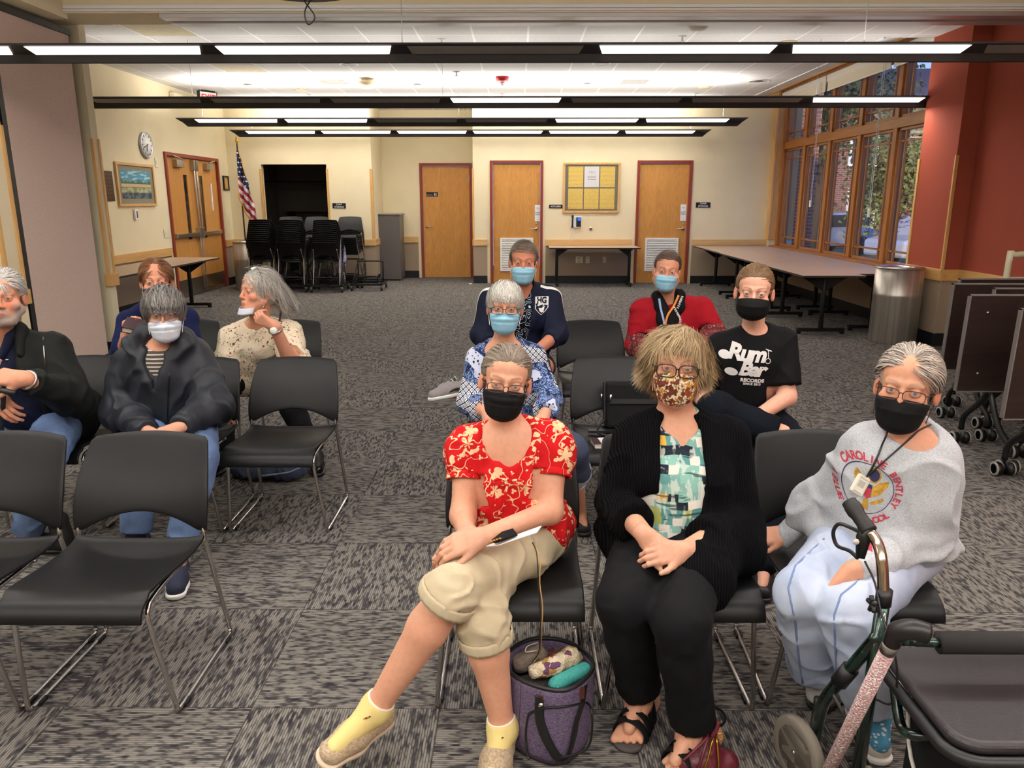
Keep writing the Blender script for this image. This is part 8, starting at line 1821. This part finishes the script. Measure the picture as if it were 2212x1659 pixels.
# ================================================================= THINGS ON THE FLOOR AND CHAIRS
# ---- purple tote with knitting
Z0 = .265
rim = [az(x, y, Z0) for x, y in ((1087, 1432), (1104, 1403), (1150, 1380), (1215, 1383), (1262, 1408), (1281, 1445), (1222, 1491), (1132, 1472))]
cen = sum(rim, Vector())/8; tb = thing('tote_bag', 'purple tote bag full of knitting on the floor between the front chairs', 'bag', (cen.x, cen.y, 0)); O = Vector((cen.x, cen.y, 0))
rim = [p-O for p in rim]
t = NT('purple_canvas', .9, spec=.15); n = t.noise(t.vmul(t.obj(), (1, 1, 2.5)), 130, 3, .65); t.col(t.ramp(n, [(.35, lin('4a3f55')), (.65, lin('786a84'))])); t.bump(n, .3, .002); M_pur = t.mat
pts8 = spline([tuple(p) for p in rim], 4, True); ns = len(pts8)
def wall(u_, v_):
    p = pts8[int(round(u_*ns)) % ns]; k = 1-.10*(1-v_)-.03*math.sin(v_*pi)*-1; f = .012*math.sin(u_*2*pi*5+v_*3)*(1-abs(v_-.5)*1.6)
    return (p.x*(k+f), p.y*(k+f), .012+(Z0-.012)*v_)
MB().grid(ns, 12, wall, closed_u=True).build('side_panels', M_pur, tb, solid=.006)
MB().add([tuple(Vector((p.x*.9, p.y*.9, .012))) for p in pts8], [tuple(range(ns))]).build('base', M_black, tb, solid=.01)
MB().tube([tuple(p) for p in pts8], .0065, 8, closed=True).build('rim_binding', M_black, tb)
bl_ = lambda px, py, Yp: Vector(at(px, py, Yp))-O
def onbag(px, py, off=.006):   # point on the front panels
    d = ray(px, py).normalized(); o = Vector((0, 0, HC)); best = None
    h, nn, _, _ = TB.ray_cast(o-O, d); return (h-d*off) if h is not None else bl_(px, py, 1.85)
_b = bmesh.new(); _b.from_mesh(KIDS[tb.name][0].data); TB = BVHTree.FromBMesh(_b); _b.free()
pk = [(1142, 1640), (1136, 1600), (1140, 1548), (1150, 1538), (1180, 1529), (1215, 1527), (1252, 1520), (1268, 1518), (1278, 1535), (1279, 1570), (1274, 1605), (1255, 1625), (1200, 1640)]
P = [onbag(x, y, .010) for x, y in pk]; MB().tube([tuple(p) for p in spline([tuple(p) for p in P], 4)], .0035, 8).build('pocket_piping', M_black, tb)
for (xs, nm) in (([(1167, 1502), (1165, 1530), (1167, 1560), (1180, 1595), (1198, 1628), (1212, 1640), (1226, 1636), (1238, 1600), (1246, 1560), (1258, 1520), (1264, 1480)], 'strap'),):
    q = [onbag(x, y, .014 if 0 < i < 10 else .006) for i, (x, y) in enumerate(xs)]; q = spline([tuple(p) for p in q], 5)
    MB().tube([tuple(p) for p in q], .0135, 10, flat=.16, up=(0, 1, .2)).build(nm, M_black, tb)
p = onbag(1169, 1523, .016); MB().lathe([(0, 0), (.008, 0), (.008, .003), (0, .005)], n=16, M=TR(tuple(p), pi/2)).build('snap', M_chrome, tb)
for (x, y) in ((1171, 1515), (1252, 1497)):
    p = onbag(x, y, .004); MB().box(-.014, .014, -.002, .002, -.018, .018).build('leather_tab', mat('tab_brown', '4a1f16', .5), tb, loc=tuple(p))
MB().tube([tuple(onbag(x, y, .004)) for x, y in ((1125, 1480), (1124, 1520), (1122, 1560), (1121, 1600))], .0018, 6).tube([tuple(onbag(x, y, .003)) for x, y in ((1095, 1498), (1108, 1508), (1121, 1514))], .0018, 6).build('side_seam', mat('purple_dark', '3d2c47', .9), tb)
p = onbag(1090, 1490, .006); MB().box(-.008, .008, -.001, .001, -.03, .02).build('white_paper', M_white, tb, loc=tuple(p), rot=(0, .3, 0))
def knit(name, c1, c2, c3, sc=60):
    t = NT(name, .95, spec=.1); o = t.obj(); n = t.vor(o, sc, out='Color'); s = t.n('SeparateXYZ'); t.nt.links.new(n, s.inputs[0]); t.col(t.ramp(s.outputs[0], [(0, lin(c1)), (.5, lin(c2)), (.78, lin(c3)), (.9, lin('6d4a66'))], 'CONSTANT')); t.bump(t.vor(o, 160), .8, .004); return t.mat
def softthing(name, lab, cat, chain, rs, m, amp=.004, h=.005, sc=(60, 60, 60), flat=None):
    F_ = Field(); F_.chain([V3(c) for c in chain], rs, .012, flat=flat); c0 = V3(chain[0]); Vt, Q = F_.mesh(h); Vt = folds(Vt, Q, amp, sc, 3, False); o = thing(name, lab, cat, tuple(c0)); Vt = Vt-c0; qmesh('knit', Vt, Q, m, o); return o
softthing('knitted_sock', 'multicoloured knitted sock lying on top in the purple tote', 'knitting', [az(1158, 1450, 0.250), az(1195, 1438, 0.265), az(1232, 1418, 0.270), az(1247, 1420, 0.255)], [.024, .025, .027, .018], knit('sock_knit', 'd9c9ae', 'c9b79a', 'b98a4a'), sc=(80, 80, 80))
softthing('yarn_ball', 'grey brown ball of yarn at the left inside the purple tote', 'yarn', [az(1125, 1432, 0.215), az(1160, 1415, 0.225)], [.03, .034], mat('grey_yarn', '8c7d70', .95, var=.2, vs=120, bump=.8, bs=240, bd=.003))
softthing('knitted_bundle', 'orange and purple knitted bundle at the back of the purple tote', 'knitting', [az(1195, 1412, 0.210), az(1222, 1404, 0.210)], [.026, .024], knit('bundle_knit', '7a4a24', '4d3550', 'c07a2c'))
softthing('teal_pouch', 'teal woven pouch at the front right inside the purple tote', 'pouch', [az(1200, 1478, 0.235), az(1262, 1446, 0.240)], [.022, .022], mat('teal_weave', '3d9c94', .7, var=.35, vs=260, bump=.8, bs=260, bd=.004), amp=.001)
softthing('grey_lining_bundle', 'dark wool filling the bottom of the purple tote', 'wool', [tuple(O+Vector((-.05, 0, .14))), tuple(O+Vector((.05, 0, .14)))], [.062, .062], mat('dark_wool', '4b4440', .95, var=.3, vs=50))
yn = thing('yarn_strand', 'twisted black and tan yarn strands running from the lap into the tote', 'yarn', (0, 0, 0))
def strand(dx, r, m): 
    P = [at(1150+dx, 1172, 2.0), at(1158+dx, 1190, 1.93), at(1161+dx*2, 1215, 1.905), at(1163+dx, 1260, 1.90), at(1166+dx*2, 1310, 1.90), at(1167+dx, 1360, 1.93), az(1164+dx, 1408, .265), az(1150+dx, 1430, .255)]; MB().tube(spline([tuple(p) for p in P], 5), r, 6).build('strand', m, yn)
strand(0, .0016, M_black); strand(3, .0018, mat('tan_yarn', 'b98f55', .9)); MB().tube(spline([tuple(p) for p in (az(1162, 1388, 0.275), az(1140, 1396, 0.275), az(1136, 1408, 0.265), az(1160, 1405, 0.265))], 5), .0018, 6).build('strand', mat('pale_yarn', 'd8d0c8', .9), yn)
# ---- paper and folded mask on the lap
pa = [at(1048, 1180, 1.96), at(1170, 1136, 2.02), at(1160, 1150, 1.95), at(1075, 1178, 1.93)]; pc = sum(pa, Vector())/4
pp_ = thing('paper_sheet', 'white folded paper resting on the crossed knee under the forearm', 'paper', tuple(pc)); MB().add([tuple(p-pc) for p in pa], [(0, 1, 2, 3)]).build('sheet', M_paper, pp_, solid=.002)
mk = [at(1062, 1170, 1.955), at(1085, 1152, 1.99), at(1108, 1145, 2.0), at(1118, 1157, 1.97), at(1070, 1174, 1.935)]; mc = sum(mk, Vector())/5
fm = thing('folded_mask', 'folded black mask with bee pattern lying on the white paper', 'mask', tuple(mc)); MB().add([tuple(p-mc+Vector((0, -.012, .008))) for p in mk], [(0, 1, 2, 3, 4)]).build('cloth', M_blkmask, fm, solid=.006)
mb = MB()
for k in range(4): mb.lathe([(0, -.003), (.0045, 0), (0, .003)], tuple(at(1062+6*k, 1169-2*k, 1.93)-mc), 8)
mb.build('bee_pattern', mat('bee_yellow', 'd08a1c'), fm)
# ---- burgundy handbag
hb_ = az(1520, 1668, 0); o = thing('handbag', 'burgundy leather handbag with gold zips at the bottom edge by the sandal', 'bag', tuple(hb_))
M_bur = mat('burgundy_leather', '5e1a28', .4, var=.1, vs=30, bump=.2, bs=200, bd=.001)
F_ = Field(); F_.cone((-.045, 0, .03), (.055, 0, .03), .042, .042, .02); F_.cone((.0, 0, .05), (.02, .0, .125), .048, .014, .03); Vt, Q = F_.mesh(.005); Vt = folds(Vt, Q, .003, (30, 30, 20), 4); qmesh('body', Vt, Q, M_bur, o)
for k, dx in enumerate((-.012, .022)):
    MB().tube(spline([(.018+dx*.3, -.018, .128), (.005+dx, -.046, .07), (-.01+dx*1.6, -.05, .01)], 5), .003, 6).build('zip', mat('brass', 'c69a3b'), o)
MB().tube(spline([(.0, -.02, .135), (-.03, -.04, .12), (-.06, -.05, .095), (-.075, -.05, .08)], 4), .0045, 6).tube(spline([(.0, -.02, .135), (-.02, -.05, .10), (-.035, -.06, .05)], 4), .0045, 6).tube(spline([(.0, -.02, .135), (-.008, -.02, .17), (-.014, -.02, .205)], 4), .004, 6).tube(spline([(.01, -.02, .135), (.022, -.02, .16), (.028, -.015, .18)], 4), .006, 6).build('tie_strap', M_bur, o)
mb = MB(); mb.tube([(.034+.010*math.cos(a), -.02, .135+.010*math.sin(a)) for a in np.linspace(0, 2*pi, 14, endpoint=False)], .002, 6, closed=True); mb.build('ring', mat('brass', 'c69a3b'), o)
# ---- row 2 chair: shoulder bag + book
o = thing('shoulder_bag', 'black zipped shoulder bag leaning on the second row chair back', 'bag', (.60, 3.80, .445))
MB().box(-.15, .15, -.035, .05, .0, .245).build('body', fabric('bag_nylon', '111113', .7), o, rot=(-.2, 0, 0), bevel=.02, seg=3)
MB().box(-.13, .14, -.045, -.03, .13, .155).build('zip', M_black, o, rot=(-.2, 0, 0)); MB().tube([(-.125, -.035, .19), (-.13, -.035, .155)], .006, 8).tube([(-.17, 0.0, .185), (-.17, 0.0, .15)], .005, 8).build('zip_pull', M_chrome, o)
MB().box(-.155, -.14, -.02, .04, .02, .24).build('side_gusset', M_black, o, rot=(-.2, 0, 0))
MB().tube(spline([(-.15, -.03, .06), (-.19, -.08, .03), (-.19, -.13, .01), (-.1, -.16, .008), (-.02, -.12, .01)], 5), .006, 8).box(-.24, -.08, -.09, -.05, .002, .012).build('strap', M_black, o)
o = thing('paperback_book', 'paperback book with pale cover on the seat of the second row chair', 'book', (.425, 3.505, .447), .12)
MB().box(-.065, .065, -.05, .05, 0, .022).build('pages', mat('page_block', 'e3d9c4'), o); MB().box(-.068, .068, -.052, .052, .022, .0245).box(-.068, .068, -.052, .052, -.002, 0).build('cover', mat('pale_pink_cover', 'd8cdd2', .5), o); MB().box(-.068, -.032, -.052, .052, .0246, .0252).build('spine_band', mat('maroon_cover', '33161c'), o)
text('cover_lettering', 'NOVEL', .022, Matrix.Translation((.02, 0, .0256)), mat('dark_ink', ''), o) if False else None
MB().box(-.02, .055, -.012, .002, .0248, .0256).build('cover_lettering', mat('muted_ink', '6a5560', .6), o)
# ---- denim jacket / bag under empty chair
F_ = Field(); c = V3(az(580, 1030, .0)); F_.ell(c+V3((-.02, .02, .05)), (.21, .13, .055), k=.02); F_.ell(c+V3((.13, -.02, .05)), (.10, .10, .05), k=.03); F_.ell(c+V3((-.14, .02, .045)), (.09, .09, .045), k=.03); F_.half(c, (0, 0, -1), .004)
o = thing('denim_bag', 'dark blue denim bundle on the floor under the empty second row chair', 'bag', tuple(c)); Vt, Q = F_.mesh(.008); Vt = folds(Vt, Q, .014, (16, 16, 16), 5); Vt[:, 2] = np.maximum(Vt[:, 2], .002); qmesh('cloth', Vt-c, Q, M_dkdenim, o)
q = [(.0, -.12, .05), (.08, -.12, .06), (.16, -.11, .07), (.21, -.06, .08)]; MB().tube(spline(q, 4), .006, 6).build('hem_seam', denim('denim_pale_edge', '5f6f8c', '7b8aa5', .2), o)
o = thing('paper_scrap', 'tiny white scrap of paper on the carpet by the recessed door', 'paper', tuple(az(1016, 614, 0))); MB().box(-.03, .03, -.03, .03, 0, .02).build('scrap', M_white, o, bevel=.008)
# ---- rollator walker
rw = thing('rollator_walker', 'dark green four wheeled rollator with black padded seat at the lower right', 'walker', (1.05, 1.55, 0)); RO = Vector((1.05, 1.55, 0))
t = NT('green_marbled_metal', .25, .4); n = t.noise(t.obj(), 40, 4, .6, 1.5); t.col(t.ramp(n, [(.45, lin('0b1512')), (.62, lin('0f3b2d')), (.7, lin('1f6b52'))])); t.b.inputs['Coat Weight'].default_value = .6; M_grn = t.mat
R_ = lambda p: tuple(Vector(p)-RO); A = lambda x, y, Yd: Vector(at(x, y, Yd))
up1 = A(1909, 1290, 1.66); dn1 = Vector((up1.x+.0, up1.y+.02, .10)); gr0, gr1 = A(1834, 1084, 1.80), A(1878, 1148, 1.73)
sideX = .56
def side(mx, label=None):
    f = (lambda p: tuple((Vector(p)-RO)+Vector((sideX if mx else 0, 0, 0))))
    pre = ''
    P = spline([f(gr1), f(A(1896, 1175, 1.71)), f(A(1905, 1215, 1.68)), f(up1)], 6)
    MB().tube(P, .0135, 14).build('handle_tube', mat('champagne_metal', 'b8a898', .2, 1.), rw)
    g_ = MB().tube(spline([f(gr0), f(lerp(gr0, gr1, .35)), f(lerp(gr0, gr1, .8)), f(gr1)], 4), [.019]*2+[.021]*3+[.018]*3+[.020]*5, 14); h_ = g_.build('hand_grip', mat('grip_rubber', '1c1a1a', .55), rw)
    MB().tube([f(up1+Vector((0, 0, .02))), f(up1-Vector((0, 0, .02)))], .019, 14).build('collar', M_black, rw)
    MB().tube([f(up1), f(dn1)], .0165, 14).build('upright_tube', M_grn, rw)
    # brake housing and lever
    b0, b1 = A(1866, 1160, 1.74), A(1858, 1205, 1.73); MB().tube([f(A(1872, 1140, 1.735)), f(b0), f(b1)], [.014, .018, .011], 10).build('brake_housing', M_black, rw)
    MB().tube(spline([f(A(1862, 1152, 1.75)), f(A(1838, 1140, 1.79)), f(A(1812, 1132, 1.82)), f(A(1800, 1150, 1.83)), f(A(1808, 1178, 1.82)), f(A(1835, 1190, 1.78)), f(A(1852, 1205, 1.74))], 5), .005, 8).build('brake_lever', M_black, rw)
    c = A(1849, 1170, 1.705); MB().lathe([(0, 0), (.0075, 0), (.007, .003), (0, .003)], n=16, M=TR(f(c), pi/2)).build('round_sticker', mat('sticker_white', 'd8cfc9', .5), rw)
    MB().tube(spline([f(A(1868, 1212, 1.72)), f(A(1890, 1260, 1.68)), f(A(1905, 1330, 1.60)), f(A(1930, 1400, 1.56)), f(A(1938, 1470, 1.56)), f(A(1925, 1520, 1.60)), f(A(1890, 1510, 1.66))], 5), .0028, 6).build('brake_cable', M_black, rw)
    kn = A(1885, 1305, 1.63); mb = MB().tube([f(up1-Vector((.0, 0, .045))), f(kn)], .006, 8)
    for k in range(5): mb.tube([f(kn), tuple(Vector(f(kn))+Vector((-.002, .02*math.cos(k*1.257), .02*math.sin(k*1.257))))], .006, 8)
    mb.build('star_knob', M_black, rw)
    # front leg + wheel, rear leg + wheel
    top = up1-Vector((0, 0, .10)); wc = Vector((.79, 1.84, .095)) if not mx else Vector((.80, 1.84, .095))
    kn2 = A(1790, 1500, 1.76)
    MB().tube(spline([f(top), f(lerp(top, kn2, .5)), f(kn2), f(A(1773, 1535, 1.80)), f(wc+Vector((.04, -.0, .03)))], 5), .0165, 12).build('front_leg', M_grn, rw)
    MB().tube([f(lerp(top, kn2, .55)), f(lerp(top, kn2, .78))], .022, 12).build('fold_clamp', M_black, rw)
    for (cc, nm) in ((wc, 'front_wheel'), (Vector((up1.x+.02, up1.y-.02, .095)), 'rear_wheel')):
        M_ = TR(f(cc), 0, pi/2, .32 if nm == 'front_wheel' else 0)
        w_ = MB().lathe([(.072, -.014), (.09, -.016), (.098, -.008), (.098, .008), (.09, .016), (.072, .014), (.072, -.014)], n=36, M=M_).build(nm, mat('grey_tyre_rubber', '7c7468', .8), rw)
        mb = MB().lathe([(0, -.012), (.02, -.012), (.022, 0), (.02, .012), (0, .012)], n=18, M=M_).lathe([(.064, -.010), (.074, -.010), (.074, .010), (.064, .010), (.064, -.010)], n=36, M=M_)
        for k in range(6): mb.box(.015, .068, -.007, .007, -.005, .005, M=M_ @ TR((0, 0, 0), 0, 0, k*pi/3))
        mb.build('hub', M_black, w_)
        MB().lathe([(0, .012), (.007, .013), (.006, .020), (0, .021)], n=12, M=M_).lathe([(0, -.021), (.006, -.020), (.007, -.013), (0, -.012)], n=12, M=M_).build('axle_bolt', M_chrome, w_)
    MB().tube([f(wc+Vector((.035, 0, .0))), f(wc+Vector((.04, 0, .14))), f(wc+Vector((.04, 0, .17)))], .012, 10).build('fork', M_black, rw)
    MB().tube([f(A(1800, 1500, 1.72)), f(A(1850, 1600, 1.70)), f(A(1880, 1660, 1.68))], .005, 8).build('brace_rod', M_black, rw)
side(False); side(True)
x0, x1, y0, y1, zs = .90, 1.42, 1.34, 1.70, .52
def rr2(x0, x1, y0, y1, r, n=6):
    out = []
    for (cx, cy, a0) in ((x1-r, y1-r, 0), (x0+r, y1-r, pi/2), (x0+r, y0+r, pi), (x1-r, y0+r, 1.5*pi)):
        for k in range(n+1): a = a0+k*pi/2/n; out.append((cx+r*math.cos(a)-RO.x, cy+r*math.sin(a)-RO.y))
    return out
q = rr2(x0, x1, y0, y1, .06); MB().prism(q, zs-.03, zs).build('seat_pad', mat('seat_vinyl', '2e2a2c', .45, bump=.4, bs=260, bd=.0012), rw, bevel=.014, seg=4)
q = rr2(x0-.008, x1+.008, y0-.008, y1+.008, .066); MB().tube([(a, b, zs-.036) for a, b in q], .014, 8, closed=True).build('seat_frame', M_black, rw)
MB().tube(spline([R_(A(1930, 1385, 1.60)), R_(A(1975, 1385, 1.57)), R_(A(2020, 1388, 1.56)), (.37, 0.01, .60)], 4), .0115, 12).build('backrest_bar', M_grn, rw)
bz = A(2028, 1388, 1.56); MB().tube([R_(bz), (.36, bz.y-RO.y, bz.z)], .026, 16).build('foam_sleeve', mat('foam_black', '201d1d', .85), rw)
MB().tube(spline([R_(A(1932, 1480, 1.60)), R_(A(1945, 1565, 1.54)), R_(A(1975, 1588, 1.50)), R_(A(2040, 1590, 1.48))], 5), .012, 12).build('seat_rail', M_grn, rw); MB().tube(spline([(.0+.33+.04, -.0, .45), (.30, -.05, .42), (.2, -.1, .43)], 4), .012, 12).build('seat_rail', M_grn, rw)
pb = thing('walker_pouch', 'black pouch with white piping and snap tabs hanging under the walker seat', 'bag', (1.15, 1.42, 0)); Q0 = Vector((1.15, 1.42, 0))
MB().box(-.20, .24, -.06, .20, .20, .462).build('pouch', fabric('pouch_black', '141414', .7), pb, bevel=.02, seg=3)
for cx in (-.135, .0, .135):
    zt = .462
    MB().tube(spline([(cx-.022, -.066, zt), (cx-.023, -.068, zt-.045), (cx-.010, -.070, zt-.062), (cx+.010, -.070, zt-.062), (cx+.023, -.068, zt-.045), (cx+.022, -.066, zt)], 5), .0055, 8).build('white_tab', mat('white_piping', 'c9c6c0', .7), pb)
    MB().lathe([(0, 0), (.009, 0), (.008, .004), (0, .005)], n=16, M=TR((cx, -.064, zt-.035), pi/2)).build('snap', mat('antique_brass', '8c7a5c', .35, .8), pb)
MB().tube(spline([(-.20, -.06, .45), (-.205, -.065, .35), (-.19, -.065, .22), (-.1, -.065, .20), (.2, -.065, .20)], 5), .005, 8).tube(spline([(-.205, .2, .45), (-.205, .15, .3), (-.205, .0, .21), (-.2, -.06, .2)], 5), .005, 8).build('piping', mat('white_piping', 'c9c6c0'), pb)
# ---- rhinestone cane leaning on the walker
ct_ = A(1928, 1385, 1.45); cb = az(1755, 1735, .02); dcn = (ct_-cb).normalized(); o = thing('decorated_cane', 'cane covered in pink rhinestones leaning against the walker', 'cane', tuple(cb))
t = NT('rhinestones', .15, .25); o3 = t.obj(); nd = t.vor(o3, 190, out='Color'); s = t.n('SeparateXYZ'); t.nt.links.new(nd, s.inputs[0]); d0 = t.vor(o3, 190)
t.col(t.mix(t.step(d0, .42, .06), t.ramp(s.outputs[0], [(0, lin('e9b9b4')), (.35, lin('f4e9ea')), (.6, lin('c98f92')), (.85, lin('ffffff'))], 'CONSTANT'), lin('cfaeae'))); t.bump(d0, 1., .004)
M_rh = t.mat; L_ = (ct_-cb).length
MB().tube([(0, 0, 0), tuple(dcn*(L_*.5)), tuple(dcn*(L_-.03))], .0165, 20).build('rhinestone_shaft', M_rh, o); MB().tube([tuple(dcn*(L_-.035)), tuple(dcn*(L_-.005))], .0175, 20).build('silver_collar', M_steel, o)
e1 = dcn*(L_-.005); MB().tube(spline([tuple(e1), tuple(e1+dcn*.035), tuple(e1+dcn*.055+Vector((.02, -.01, 0))), tuple(e1+dcn*.05+Vector((.05, -.02, .0)))], 5), [.019]*5+[.022]*11, 14).build('handle', mat('cane_grip', '1a1617', .4), o)
MB().tube([(0, 0, -.018), (0, 0, .03)], .02, 14).build('rubber_tip', M_black, o)
EXPO = 0.2

scene.view_settings.view_transform = 'Standard'; scene.view_settings.look = 'None'; scene.view_settings.gamma = 1; scene.view_settings.use_curve_mapping = False
scene.view_settings.exposure = EXPO
